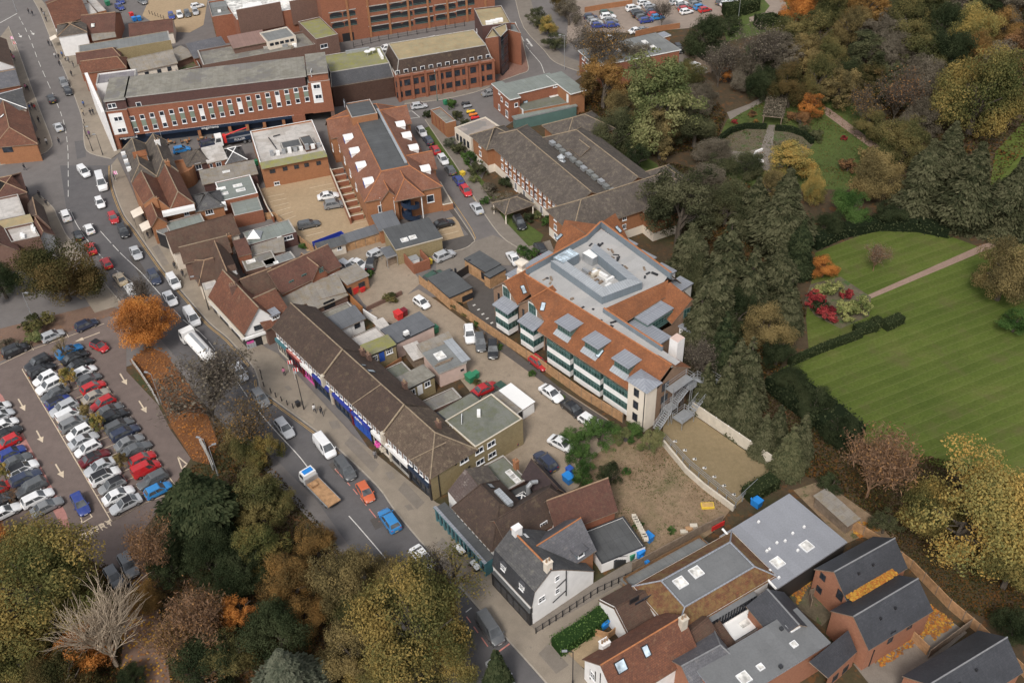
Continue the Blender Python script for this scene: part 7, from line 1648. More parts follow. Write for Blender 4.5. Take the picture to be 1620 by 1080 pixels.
cm,gm = cab_mesh(3.2,5.0,1.2,.6,2.9,m_wp0); child('cab',cm,t); child('windows',gm,t)
mb = MB(); n = 14
pr =[(-4.9,.3),(-4.7,.95),(2.7,.95),(2.9,.3)]
rings =[[Vector((x,1.18*q/.95*math.cos(2*math.pi*k/n),2.0+q*math.sin(2*math.pi*k/n)))for k in range(n)]for x,q in pr]
for A_,B_ in zip(rings,rings[1:]):
 for k in range(n):mb.poly([A_[k],A_[(k+1)%n],B_[(k+1)%n],B_[k]],m_wp0)
mb.poly(rings[0],m_wp0); mb.poly(rings[-1],m_wp0); child('tank',mb.mesh('tank'),t)
mb = MB(); mb.box(-4.2,2.4,-.25,.25,2.95,3.05,m_g4); child('walkway',mb.mesh('walkway'),t)
mb = MB(); mb.box(-4.8,4.6,-.5,.5,.6,1.0,m_dm6); child('chassis',mb.mesh('chassis'),t); lorry_wheels(t,(4.0,-2.4,-3.5),1.2)
t = lorry('crane_lorry','lorry with white cab, red crane arm and dark lettered side',(397,216),(341,227))
cm,gm = cab_mesh(2.4,4.2,1.2,.6,2.8,m_wp0); child('cab',cm,t); child('windows',gm,t)
mb = MB(); mb.box(-4.4,1.4,-1.2,1.2,.95,1.1,m_g4); mb.box(-4.4,1.4,-1.24,-1.16,.95,1.9,m_n9); mb.box(-4.4,1.4,1.16,1.24,.95,1.9,m_n9); mb.box(-4.45,-4.38,-1.2,1.2,.95,1.9,m_n9); child('flatbed',mb.mesh('flatbed'),t)
mb = MB(); mb.box(1.5,2.2,-.7,.7,.9,2.6,M['red_paint']); mb.tube((1.8,.2,2.5),(-1.6,.3,3.2),.18,.15,M['red_paint'],6); mb.tube((-1.6,.3,3.2),(-3.6,.3,3.5),.14,.12,M['red_paint'],6); child('crane_arm',mb.mesh('crane_arm'),t)
child('side_lettering',text_mesh('FULLER',.75,m_wp0),t,(-1.4,1.27,1.45),(math.pi/2,0,math.pi))
mb = MB(); mb.box(-4.2,3.8,-.5,.5,.6,.95,m_dm6); child('chassis',mb.mesh('chassis'),t); lorry_wheels(t,(3.3,-2.4,-3.5),1.2)
# ---------------------------------------------------------------- trees and planting
PAL ={'olive':[(.040,.046,.016),(.095,.092,.03),(.18,.14,.042)],'yellowgreen':[(.050,.062,.018),(.13,.118,.032),(.27,.185,.04)],'yellow':[(.105,.115,.035),(.27,.215,.05),(.44,.265,.045)],'orange':[(.17,.065,.016),(.38,.135,.016),(.54,.215,.022)],'rust':[(.085,.048,.026),(.17,.088,.038),(.27,.135,.045)],'brownorange':[(.075,.055,.02),(.17,.10,.028),(.29,.155,.034)],'oakdark':[(.028,.034,.012),(.066,.060,.020),(.125,.082,.026)],'dullgreen':[(.034,.042,.020),(.072,.078,.034),(.115,.112,.05)],'darkgreen':[(.016,.024,.011),(.032,.044,.018),(.06,.072,.03)],'green':[(.022,.052,.012),(.05,.105,.02),(.095,.165,.034)],'palegreen':[(.08,.105,.035),(.14,.155,.05),(.21,.20,.075)],'greybrown':[(.075,.062,.042),(.125,.104,.072),(.185,.155,.11)],'brownyellow':[(.075,.062,.026),(.165,.125,.045),(.27,.195,.065)],'conifer':[(.022,.027,.013),(.054,.058,.026),(.105,.102,.05)],'greygreen':[(.042,.052,.034),(.085,.095,.062),(.13,.135,.09)],'red':[(.10,.012,.016),(.24,.022,.026),(.36,.05,.045)],'lime':[(.09,.12,.03),(.21,.22,.06),(.34,.33,.10)],'hedge':[(.024,.034,.013),(.048,.060,.022),(.08,.092,.035)]}
LM ={k:leafmat('leaves_'+k,[tuple(1.3*(.86*x+.14*(.3*c[0]+.6*c[1]+.1*c[2]))for x in c)for c in v],.32)for k,v in PAL.items()}
def leaf_mesh(name,cen,nrm,size,tone,long=1.0,axis=None,mt=None):
 n = len(cen); rng = np.random.default_rng(len(name)+n); tone = .56+1.5*(np.asarray(tone)-.5)
 nrm = nrm/(np.linalg.norm(nrm,axis=1,keepdims=True)+1e-9)
 a = axis if axis is not None else rng.normal(size=(n,3))
 t = a-nrm*(a*nrm).sum(1,keepdims=True); t/=(np.linalg.norm(t,axis=1,keepdims=True)+1e-9); b_ = np.cross(nrm,t)
 s =(size*rng.uniform(.6,1.4,n))[:,None]
 v = np.stack([cen-t*s*long,cen-b_*s*.62,cen+t*s*long,cen+b_*s*.62],1).reshape(-1,3)
 me = bpy.data.meshes.new(name); me.vertices.add(n*4); me.vertices.foreach_set('co',v.ravel()); me.loops.add(n*4); me.loops.foreach_set('vertex_index',np.arange(n*4)); me.polygons.add(n); me.polygons.foreach_set('loop_start',np.arange(n)*4); me.polygons.foreach_set('loop_total',np.full(n,4))
 at = me.attributes.new('tone','FLOAT','POINT'); at.data.foreach_set('value',np.repeat(np.clip(tone,0,1),4))
 if mt:me.materials.append(mt)
 me.update(); me.validate(); return me
def unit(rng,n):q = rng.normal(size=(n,3)); return q/np.linalg.norm(q,axis=1,keepdims=True)
def round_crown(seed,R,asp,lobes,per,leaf,core=.68,up=.15,name='crown'):
 rng = np.random.default_rng(seed); C_,N_,T_ =[],[],[]; boughs =[(np.array([0,0,.22 if core<.8 else .1]),core)]
 while len(boughs)<(14 if core<.8 else 4):
  q = unit(rng,1)[0]
  if q[2]>-.6:boughs.append((q*rng.uniform(.42,.74),rng.uniform(.24,.46)))
 k = 0
 while k<lobes:
  bg_ = boughs[k%len(boughs)]; d = unit(rng,1)[0]; f = rng.uniform(.5,1.0); e = bg_[0]+d*bg_[1]*f
  if e[2]<-.8:continue
  d = e/(np.linalg.norm(e)+1e-6)*.6+d*.5; c = e*np.array([R,R,R*asp]); lr = R*rng.uniform(.10,.21); tl =(k%len(boughs))*.37%1*.5+rng.uniform(0,.5); m_ = int(per*(lr/(R*.19))**2*.62); k+=1
  u = unit(rng,m_); r = lr*rng.uniform(.55,1.05,m_)[:,None]*np.array([1,1,.8]); C_.append(c+u*r); nn = u*.9+d*.35+rng.normal(size=(m_,3))*.55; nn[:,2]+=up; N_.append(nn); T_.append(.36*tl+.26*rng.uniform(0,1,m_)+.38*np.clip(.5+.8*np.sin(C_[-1]@np.array([.9,.7,1.1])*2.6/R+seed)*np.cos(C_[-1]@np.array([-.6,1.0,.5])*2.1/R),0,1))
 return leaf_mesh(name,np.concatenate(C_),np.concatenate(N_),leaf,np.concatenate(T_))
def cone_crown(seed,R,Hh,sprays,per,leaf,droop=.5,column=0.0,name='crown'):
 """conifer: branch sprays drooping outwards round an upright stem (base at z=0, tip at z=Hh)"""
 rng = np.random.default_rng(seed); C_,N_,A_,T_ =[],[],[],[]
 for k in range(sprays):
  h = 1-math.sqrt(rng.uniform(0,1))if column<.5 else rng.uniform(0,1); prof =(1-h)**.9 if column<.5 else min(1,1.75*(1-h))*(.82+.18*math.sin(11*h+seed)); prof = max(.07,prof*rng.uniform(.72,1.1))
  a = rng.uniform(0,2*math.pi); dr = np.array([math.cos(a),math.sin(a),0]); rl = R*prof; tl = rng.uniform(0,1); m_ = int(per*(.4+prof))
  t = rng.uniform(.25,1.0,m_)**.7; w = rl*.26*(1.1-.6*t); c = dr*(rl*t)[:,None]+np.array([0,0,1])*(Hh*(.03+.95*h)-droop*rl*.55*t**2)[:,None]
  c = c+np.array([-dr[1],dr[0],0])*(rng.normal(size=m_)*w)[:,None]+np.array([0,0,1])*(rng.normal(size=m_)*rl*.07)[:,None]
  C_.append(c); N_.append(np.array([0,0,.9])+dr*.55+rng.normal(size=(m_,3))*.35); A_.append(dr+np.array([0,0,-droop])+rng.normal(size=(m_,3))*.35); T_.append(.55*tl+.3*rng.uniform(0,1,m_)+.15*t)
 return leaf_mesh(name,np.concatenate(C_),np.concatenate(N_),leaf,np.concatenate(T_),1.5,np.concatenate(A_))
def limbs(seed,Hh,R,levels=4,kids=(6,5,4,3),r0=.3,mt='bark',spread=.75,twig=.022,sides=5,clear=.28,reach=.0):
 """trunk with limbs dividing down to twigs; returns the woody mesh and the twig ends"""
 rng = random.Random(seed); mb = MB(); ends =[]
 def grow(p,d,L,r,lv):
  q = p+d*L*.55; d2 =(d+Vector((rng.uniform(-1,1),rng.uniform(-1,1),rng.uniform(-.3,.6)))*.10).normalized(); e = q+d2*L*.45
  mb.tube(p,q,r,r*.8,M[mt],max(3,sides-lv),False); mb.tube(q,e,r*.8,r*.55,M[mt],max(3,sides-lv),False)
  if lv>=levels:ends.append((e,d2)); return
  n = kids[min(lv,len(kids)-1)]
  for k in range(n):
   t = rng.uniform(.35,1.0)if k else 1.0; b_ = p.lerp(q,t/.55)if t<.55 else q.lerp(e,(t-.55)/.45); a = rng.uniform(0,6.28); sp = spread*rng.uniform(.6,1.25)*(.75 if k==0 else 1)
   u = d2.orthogonal().normalized(); w = d2.cross(u); nd =(d2+(u*math.cos(a)+w*math.sin(a))*sp).normalized(); nd.z+=.16; nd.normalize(); grow(b_,nd,L*(rng.uniform(.52,.78)+(reach if lv==0 else 0)),max(twig,r*rng.uniform(.42,.6)),lv+1)
 grow(Vector((0,0,0)),Vector((0,0,1)),Hh*(.42 if clear>.2 else .3),r0,0)
 zs = max(v.z for v in mb.v); xs = max(math.hypot(v.x,v.y)for v in mb.v)
 for v in mb.v:f = R/xs; v.x*=f; v.y*=f; v.z*=Hh/zs
 for e,_ in ends:e.x*=R/xs; e.y*=R/xs; e.z*=Hh/zs
 return mb,ends
TP ={}
def proto(kind,var):
 k =(kind,var)
 if k in TP:return TP[k]
 s = var*17+5
 if kind=='L':TP[k] =(round_crown(s,9.0,.85,300,300,.150),9.0,9.0*.85)
 elif kind=='D':TP[k] =(round_crown(s,9.0,.85,320,300,.150,.9),9.0,9.0*.85)
 elif kind=='M':TP[k] =(round_crown(s+100,5.0,.95,120,200,.125),5.0,5.0*.95)
 elif kind=='S':TP[k] =(round_crown(s+200,2.0,.85,80,85,.11),2.0,2.0*.85)
 elif kind=='T':TP[k] =(round_crown(s+300,5.0,1.6,230,210,.125),5.0,5.0*1.6)
 elif kind=='P':TP[k] =(round_crown(s+400,5.0,1.1,60,60,.13),5.0,5.0*1.1)
 elif kind=='C':TP[k] =(cone_crown(s+500,3.0,12.0,480,50,.14),3.0,12.0)
 elif kind=='K':TP[k] =(cone_crown(s+600,3.2,12.0,700,50,.15,.35,1.0),3.2,12.0)
 elif kind in 'BRW':
  mb,ends = limbs(s+700,10.0,5.0,4,(9,6,4,4)if kind!='W' else(12,8,5,2),.2 if kind!='W' else .26,{'B':'bark','R':'red_bark','W':'pale_bark'}[kind],.62 if kind!='W' else .52,.022 if kind!='W' else .020,5,reach=.35)
  me = mb.mesh('trunk'); c = np.array([tuple(e)for e,_ in ends]); rng = np.random.default_rng(s)
  cc = np.repeat(c,3,0)+rng.normal(size=(len(c)*3,3))*.35
  TP[k] =(me,leaf_mesh('twigs',cc,rng.normal(size=cc.shape),.055,rng.uniform(0,1,len(cc)),4.5),leaf_mesh('leaves',np.repeat(c,2,0)+rng.normal(size=(len(c)*2,3))*.4,rng.normal(size=(len(c)*2,3)),.13,rng.uniform(0,1,len(c)*2)))
 return TP[k]
TRUNK ={}
def trunk_mesh(v):
 if v not in TRUNK:TRUNK[v] = limbs(900+v,1.0,.62,2,(6,4),.032,'bark',.6,.006,6)[0].mesh('trunk')
 return TRUNK[v]
NT =[0]; MATV ={}
def with_mat(me,mt):
 k =(me.name,mt.name)
 if k not in MATV:q = me.copy(); q.materials.clear(); q.materials.append(mt); MATV[k] = q
 return MATV[k]
def tree(kind,pal,x,y,w,label,asp=None,group=None,clear=None,name=None,leafy=None,cat='tree',hm=None):
 """a tree whose crown the photograph shows centred at this pixel, w pixels wide"""
 NT[0]+=1; var = NT[0]%3; sc0 = pxm(x,y,5.0); r = w/2/sc0; rz =(NT[0]*2.399)%6.283
 if kind in 'CK':
  hh = hm or r*(3.3 if kind=='C' else 3.0); me,R0,H0 = proto(kind,var); z = hh*.45; p = G(x,y,z)
  t = empty(name or 'conifer',Vector((p.x,p.y,0)),label,cat,group,rz); c = child('crown',with_mat(me,LM[pal]),t); c.scale =(r/R0,r/R0,hh/H0)
  k = MB(); k.tube((0,0,0),(0,0,hh*.9),r*.10,r*.02,M['bark'],6); child('trunk',k.mesh('trunk'),t); return t
 if kind in 'BRW':
  hh = hm or r*2.1; tm,tw,lf = proto(kind,var); z = hh*.6; p = G(x,y,z)
  t = empty(name or 'bare_tree',Vector((p.x,p.y,0)),label,cat,group,rz); s =(r/5,r/5,hh/10); a = child('trunk',tm,t); a.scale = s
  if kind=='W':return t
  c = child('twigs',with_mat(tw,M[{'B':'bark','R':'red_bark','W':'pale_bark'}[kind]]),t); c.scale = s
  if leafy or pal:c = child('crown',with_mat(lf,LM[pal]),t); c.scale = s
  return t
 me,R0,H0 = proto(kind,var); a0 = asp or{'L':.85,'D':.8,'M':.95,'S':.85,'T':1.5,'P':1.1}[kind]; hv = r*a0
 cl = clear if clear is not None else(r*.12 if kind!='S' else 0.02*r); z = hv*.72+cl; p = G(x,y,z)
 t = empty(name or('tree' if kind!='S' else 'shrub'),Vector((p.x,p.y,0)),label,cat,group,rz); c = child('crown',with_mat(me,LM[pal]),t,(0,0,z)); c.scale =(r/R0,r/R0,hv/H0)
 k = child('trunk',trunk_mesh(var),t); k.scale =(r*1.0,r*1.0,z+hv*.5); return t
tree('D','oakdark',89,428,156,'huge round dark olive tree beside the high street',.72,clear=2)
tree('L','darkgreen',0,448,76,'dark green tree at the left edge behind the round olive tree',.8,clear=1)
tree('L','orange',221,508,112,'glowing orange tree at the car park entrance',.85,clear=2)
tree('B','greybrown',322,612,185,'grey bare tree in front of the tanker lorry',hm=13,leafy=1); tree('B',None,214,470,80,'thin grey leafless tree behind the orange tree',hm=9)
G1 = 'young trees between the parking rows'
for x,y,w,pal,k,lb in((105,594,32,'yellow','S','golden young tree in the middle block beside a white car'),(152,668,30,'yellow','S','golden young tree by a dark car halfway down the block'),(134,650,24,'brownyellow','S','thin yellow sapling beside the halfway golden tree'),(190,727,28,'brownyellow','S','fading yellow young tree near the red cars'),(97,548,40,'brownyellow','P','sparse yellowing young tree at the top of the block'),(3,745,28,'yellow','S','golden young tree at the very left edge'),(14,778,36,'rust','P','sparse rusty young tree near the bottom left of the lot')):tree(k,pal,x,y,w,lb,1.2,G1,1.2,'young_tree')
tree('L','yellowgreen',55,935,240,'vast yellow-green tree in the bottom left corner',.75,clear=3); tree('L','oakdark',140,955,105,'olive tree between the vast corner tree and the leafy path',.9)
tree('L','orange',-18,850,90,'orange tree at the left edge below the cars',.9); tree('M','orange',126,1032,110,'orange bush tree under the pale bare branches',.8)
tree('R','rust',240,866,96,'rusty birch with pale stems beside the entry road',hm=11,leafy=1); tree('R','rust',312,975,130,'pinkish brown birch left of the small orange tree',hm=12,leafy=1); tree('R','brownorange',262,1010,100,'brown-orange birch beside the leafy path',hm=10,leafy=1)
tree('W',None,150,985,200,'large pale leafless tree near the bottom left',hm=15); tree('K','darkgreen',312,800,140,'dark pine between car park and bare grey tree',hm=13)
tree('M','darkgreen',262,905,78,'dark green bush tree beside the leafy path',.9); tree('L','darkgreen',330,880,110,'deep green holly tree behind the olive trees',1.0)
tree('T','olive',408,790,100,'tall olive-green tree beside the flatbed truck',1.25); tree('L','brownorange',500,858,84,'brownish orange tree right of the tall olive one',1.0); tree('M','orange',378,968,84,'small bright orange tree among dark evergreens',1.0)
tree('T','yellowgreen',410,870,100,'yellowish tree below the tall olive one',1.1); tree('L','brownyellow',540,915,130,'golden brown tree at the kerb below the flatbed truck',1.1)
tree('L','darkgreen',440,1005,130,'black-green evergreen in the middle of the park edge',.9); tree('L','yellowgreen',648,985,215,'big yellow-olive tree overhanging the high street',.95,clear=3); tree('P','yellowgreen',712,912,150,'thinning yellow tree over the white parked cars',.8,clear=4); tree('B',None,680,925,120,'dark branched tree showing through thinning yellow leaves',hm=13)
tree('L','brownyellow',560,1035,130,'yellow-brown tree at the bottom edge',.9); tree('C','darkgreen',786,1058,58,'spiky dark green tree at the kerb bottom',name='spiky_tree',hm=9)
tree('K','greygreen',455,1080,130,'grey-green pine at the bottom edge',hm=12); tree('L','greybrown',660,1080,90,'brownish tree top at the bottom edge',.8); tree('L','darkgreen',325,1065,130,'dark tree with rusty tips at the bottom edge',.8); tree('P','rust',318,1050,120,'rust leaved climber over the dark bottom tree',.7)
tree('L','brownorange',480,975,90,'brown tree leaning towards the street above the black-green evergreen',1.0); tree('L','olive',395,720,70,'olive bush tree under the bare grey tree',1.0); tree('M','yellowgreen',424,715,70,'yellowing bush beside the parked flatbed truck',1.0)
tree('L','darkgreen',205,1070,60,'small dark evergreen by the foot of the pale bare tree',.8); tree('S','olive',62,510,60,'clipped olive bush under the round tree',.5); tree('S','palegreen',55,535,40,'pale bush beside the silver hatchback',.5); tree('S','greybrown',12,545,36,'grey-brown bush behind the black four-by-four',.6)
GS = 'evergreen shrubs by the waste ground'
for x,y,w,pal,a,lb in((918,720,54,'green',1.2,'bright green shrub column beside the white saloon'),(905,690,48,'green',1.0,'bright green shrub at the fence end'),(948,688,76,'green',.8,'broad green shrub under the corner tower'),(985,690,40,'palegreen',.9,'yellowish shrub between two green ones'),(1028,696,54,'palegreen',1.0,'yellow-green shrub at the railing corner'),(966,752,50,'darkgreen',1.2,'dark conifer shrub behind the red-brown house'),(925,748,50,'green',1.1,'bright green shrub beside the blue bin'),(1000,684,44,'green',.8,'green shrub below the corner tower')):tree('M',pal,x,y,w,lb,a,GS,.1,'shrub',cat='shrub')
for x,y,w,pal,lb in((738,497,20,'olive','weedy shrub against the long fence behind the garages'),(722,484,22,'dullgreen','taller weeds against the long fence near the small white car'),(755,511,18,'green','low green weeds along the long fence'),(583,434,26,'green','green bush beside the brick hut'),(618,472,30,'olive','scrubby weeds along the crumbling wall'),(790,548,16,'green','green weeds in front of the long fence'),(842,590,18,'green','green weeds at the foot of the long fence'),(888,628,16,'green','little green bush between fence and black saloon'),(478,390,18,'green','green plants beside the maroon workshop'),(754,604,18,'olive','weeds around the green bins'),(742,596,16,'green','small bush by the pink workshop steps'),(1010,830,22,'green','green weeds on the waste ground edge'),(990,745,20,'green','green weeds in the bare earth'),(1062,838,18,'green','weed clump beside the dark fence')):tree('S',pal,x,y,w,lb,.6,name='bush',cat='shrub')
for i,(x,y,w,pal,lb)in enumerate(((715,165,22,'green','palm-like green tree behind the substation'),(722,182,24,'dullgreen','grey-green bush beside the substation'),(735,196,22,'dullgreen','rounded bush in front of the pavilion'),(712,228,28,'greygreen','grey-green shrub on the side street verge by the pavilion'),(726,236,34,'dullgreen','large verge shrub beside the pavilion'),(742,250,30,'green','bright verge shrub by the housing block corner'),(756,268,36,'dullgreen','large round shrub before the housing block'),(750,284,22,'palegreen','clipped yellow-green bush by the grit bin'),(774,300,30,'greybrown','bare brown shrub on the lower verge'),(790,322,40,'greybrown','wide leafless shrub beside the porch'),(768,318,22,'green','green shrub on the lower verge'),(800,290,26,'darkgreen','dark shrub in front of the ground floor windows'),(836,345,24,'darkgreen','dark bush beyond the porch'),(850,340,20,'palegreen','yellow-green bush by the forecourt'),(868,350,26,'green','green bush below the housing block end'),(676,182,20,'darkgreen','dark round bush at the corner of the side street'),(826,396,26,'green','clipped green hedge bush beside the forecourt'),(842,402,26,'green','green hedge bush beside the new block'),(362,44,1,'green',''))):
 if lb:tree('S',pal,x,y,w,lb,.8,name='shrub',cat='shrub')
tree('P','greybrown',800,322,54,'leafless spreading shrub beside the open porch',.8)
RT =[('T','palegreen',1040,165,138,1.35,'tall yellow-green tree towering over the housing block'),('T','brownyellow',1045,215,72,1.4,'brownish tree in front of the towering yellow-green one'),('T','brownorange',955,130,84,1.3,'orange-brown tree beside the clinic'),('L','dullgreen',972,212,90,1.0,'dark green tree below the orange-brown one'),('M','darkgreen',1008,255,62,1.0,'dark bush tree at the foot of the towering tree'),('B','brownorange',958,82,90,0,'bare brown tree in front of the pale office'),('B','greybrown',925,62,66,0,'grey-brown tree by the upper car park'),('L','darkgreen',1115,62,84,.85,'glossy dark evergreen beside the upper car parks'),('M','darkgreen',1155,40,50,.7,'dark evergreen behind the glossy one'),('L','yellow',868,42,34,1.1,'yellow tree by the bend of the main road'),('M','dullgreen',850,28,40,.9,'grey-green tree at the bend of the main road'),('M','greybrown',900,20,50,1.0,'brown tree at the top by the main road'),('M','dullgreen',878,66,46,.7,'low dark shrubbery beside the main road'),('L','oakdark',885,4,46,1.0,'dark tree at the top edge by the main road'),('B',None,1048,18,44,0,'bare tree between the upper car parks'),('M','orange',1155,115,40,1.0,'small vivid orange tree behind the rear court'),('B','greybrown',1140,92,76,0,'grey bare tree beside the vivid orange one'),('B','greybrown',1200,80,90,0,'wide grey bare tree above the rose garden'),('M','green',1188,92,40,1.3,'ivy green tree between bare grey ones'),('L','dullgreen',1100,205,90,.8,'grey-brown thicket left of the rose garden'),('L','greybrown',1110,160,60,1.0,'brown thicket behind the towering tree'),('L','greybrown',1128,240,70,.7,'dull bush mass at the rose garden edge'),('M','dullgreen',1135,268,60,.7,'rounded grey-green bush below the rose garden'),('T','conifer',1076,330,128,1.3,'great dull green tree right of the new block'),('C','conifer',1150,420,110,0,'brownish green conifer beside the new block'),('K','conifer',1195,330,70,0,'slim dark conifer above the lawns'),('K','conifer',1240,340,100,0,'tall dark conifer at the corner of the lawn'),('T','yellow',1255,255,92,.9,'yellow-leaved tree below the rose garden circle'),('L','brownyellow',1218,300,60,1.0,'yellow-brown tree beside the tall dark conifer'),('L','yellow',1288,300,44,1.6,'narrow golden tree in front of the green thicket'),('L','brownyellow',1216,520,96,1.0,'golden brown tree in front of the dark hedge'),('L','darkgreen',1165,500,90,1.0,'dark tree beyond the fire escape'),('L','dullgreen',1110,440,80,1.1,'dull green tree touching the new block'),('B','greybrown',1112,565,90,0,'grey bare tree beside the fire escape'),('L','green',1345,330,76,.8,'green evergreen thicket behind the upper lawn'),('L','darkgreen',1310,355,60,.7,'dark evergreen at the upper lawn corner'),('L','brownyellow',1385,278,100,1.0,'golden brown tree above the upper lawn'),('K','conifer',1462,285,88,0,'dark conifer left of the two at the lawn path'),('K','conifer',1535,300,100,0,'large dark conifer at the end of the lawn path'),('K','conifer',1600,315,90,0,'dark conifer at the right edge'),('L','darkgreen',1410,340,70,.6,'low dark evergreen along the upper lawn'),('L','olive',1430,232,100,.9,'grey-olive tree beyond the golden brown one'),('L','yellowgreen',1550,150,150,1.1,'large yellow-green tree in front of the wood'),('L','rust',1502,162,62,.9,'rust brown tree beside the large yellow-green one'),('L','yellow',1475,132,50,.9,'yellow tree left of the rust brown one'),('B','rust',1425,140,90,0,'purple-brown bare tree above the garden path'),('B','brownorange',1375,165,70,0,'reddish bare shrub tree by the garden path'),('S','palegreen',1338,156,30,.8,'pale green bush beside the garden path'),('M','palegreen',1430,162,24,1.2,'small bright green bush among bare ones'),('M','orange',1283,168,52,.9,'golden orange tree in the ornamental garden'),('M','rust',1268,190,40,.7,'reddish bush below the golden orange tree'),('L','orange',1304,423,52,.85,'round orange maple on the lawn edge'),('R','greybrown',1388,400,56,0,'round leafless shrub alone on the upper lawn'),('L','brownyellow',1592,432,120,1.05,'mottled brown and yellow tree at the right edge of the lawn'),('M','green',1608,508,70,.7,'green shrub mass at the right edge of the lawn'),('R','rust',1390,722,150,0,'reddish bare tree at the bottom of the lawn'),('D','yellow',1545,815,255,.85,'enormous yellow tree at the right edge'),('L','yellowgreen',1470,800,120,.9,'yellow-green tree in front of the enormous yellow one'),('L','yellowgreen',1600,900,130,.9,'greener tree at the right edge above the brick houses'),('M','darkgreen',1315,765,56,.8,'dark evergreen bush behind the grey hall'),('L','darkgreen',1605,990,80,.8,'dark tree in the bottom right corner'),('M','dullgreen',1400,830,60,.8,'dull bush under the reddish bare tree')]
for k,pal,x,y,w,a,lb in RT:tree(k,pal,x,y,w,lb,a or None,leafy=bool(pal)and k in 'BRW')
GC = 'row of conifers beside the gravel yard'
for i,(x,y,w,hm,lb)in enumerate(((1118,610,56,10,'conifer nearest the fire escape'),(1150,612,62,12,'tall conifer second from the fire escape'),(1182,640,66,12,'tall conifer in the middle of the gravel yard row'),(1210,686,50,9,'smaller conifer near the end of the gravel yard row'),(1250,710,64,10,'light green conifer at the end of the gravel yard row'),(1232,672,46,9,'slim conifer in front of the dark hedge'),(1168,580,70,12,'conifer behind the gravel yard row'))):tree('C','conifer' if i!=4 else 'dullgreen',x,y,w,lb,None,GC,hm=hm)
GR = 'rhododendrons in the lawn bed'
for x,y,w,pal,lb in((1320,456,36,'lime','lime green rhododendron at the top of the lawn bed'),(1298,462,26,'lime','small lime rhododendron beside the orange maple'),(1290,474,34,'red','red shrub at the left of the lawn bed'),(1341,466,24,'red','small red shrub next to the top lime one'),(1310,498,34,'red','deep red shrub at the front of the lawn bed'),(1338,492,40,'lime','lime green rhododendron at the front of the lawn bed'),(1362,484,40,'lime','broad lime rhododendron at the right of the lawn bed'),(1300,486,30,'darkgreen','dark green shrub between the red ones')):tree('S',pal,x,y,w*1.22,lb,.75,GR,name='rhododendron',cat='shrub')
GG = 'small shrubs in the ornamental garden'
for x,y,w,pal,lb in((1162,193,14,'red','dark red dome shrub in the ornamental garden'),(1190,180,18,'rust','purple-brown shrub in the ornamental garden'),(1185,195,10,'palegreen','pale dome shrub beside the dark red one'),(1196,192,11,'brownorange','tan dome shrub beside the pale one'),(1335,218,14,'red','red shrub on the grass beyond the yellow tree'),(1242,192,12,'palegreen','pale shrub beside the pergola'),(1252,184,22,'rust','purple-brown shrub right of the pergola'),(1250,158,14,'red','orange-red shrub near the pergola top'),(1270,205,26,'dullgreen','grey-green shrubs along the round hedge'),(1292,215,30,'dullgreen','grey-green planting beyond the yellow tree'),(1342,262,40,'rust','reddish bush below the garden path'),(1375,248,44,'brownyellow','yellow bush at the end of the garden path')):tree('S',pal,x,y,w,lb,.7,GG,name='shrub',cat='shrub')
GW = 'trees of the wood beyond the gardens'; COLN ={'olive':'olive','dullgreen':'dull green','brownyellow':'golden brown','greybrown':'grey-brown','rust':'rusty','orange':'orange','darkgreen':'dark green','yellow':'yellow','brownorange':'russet','yellowgreen':'yellow-green'}
WD =[(132,1212,1500,8,['darkgreen','oakdark','olive','brownyellow','oakdark','dullgreen','greybrown','darkgreen'],62),(92,1225,1640,10,['greybrown','brownyellow','olive','dullgreen','greybrown','olive','darkgreen','brownorange','greybrown','rust'],76),(52,1250,1640,9,['olive','olive','brownyellow','greybrown','olive','darkgreen','yellow','brownorange','darkgreen'],80),(14,1270,1650,9,['orange','olive','brownorange','dullgreen','olive','greybrown','darkgreen','greybrown','brownorange'],78),(-22,1280,1660,8,['olive','dullgreen','rust','olive','darkgreen','brownorange','olive','dullgreen'],78)]
random.seed(4)
for ri,(y,x0,x1,n,pals,w)in enumerate(WD):
 for i in range(n):
  pal = pals[i%len(pals)]; cn = COLN.get(pal,'dark olive')
  tree(random.choice(['L','T','M']),pal,x0+(x1-x0)*i/(n-1)+random.uniform(-8,8),y+random.uniform(-7,7),w*random.uniform(.85,1.2),f'{cn} tree, {ORD[i]} from the left in the {["front", "second", "middle", "fourth", "back"][ri]} row of the wood',random.uniform(.95,1.3),GW)
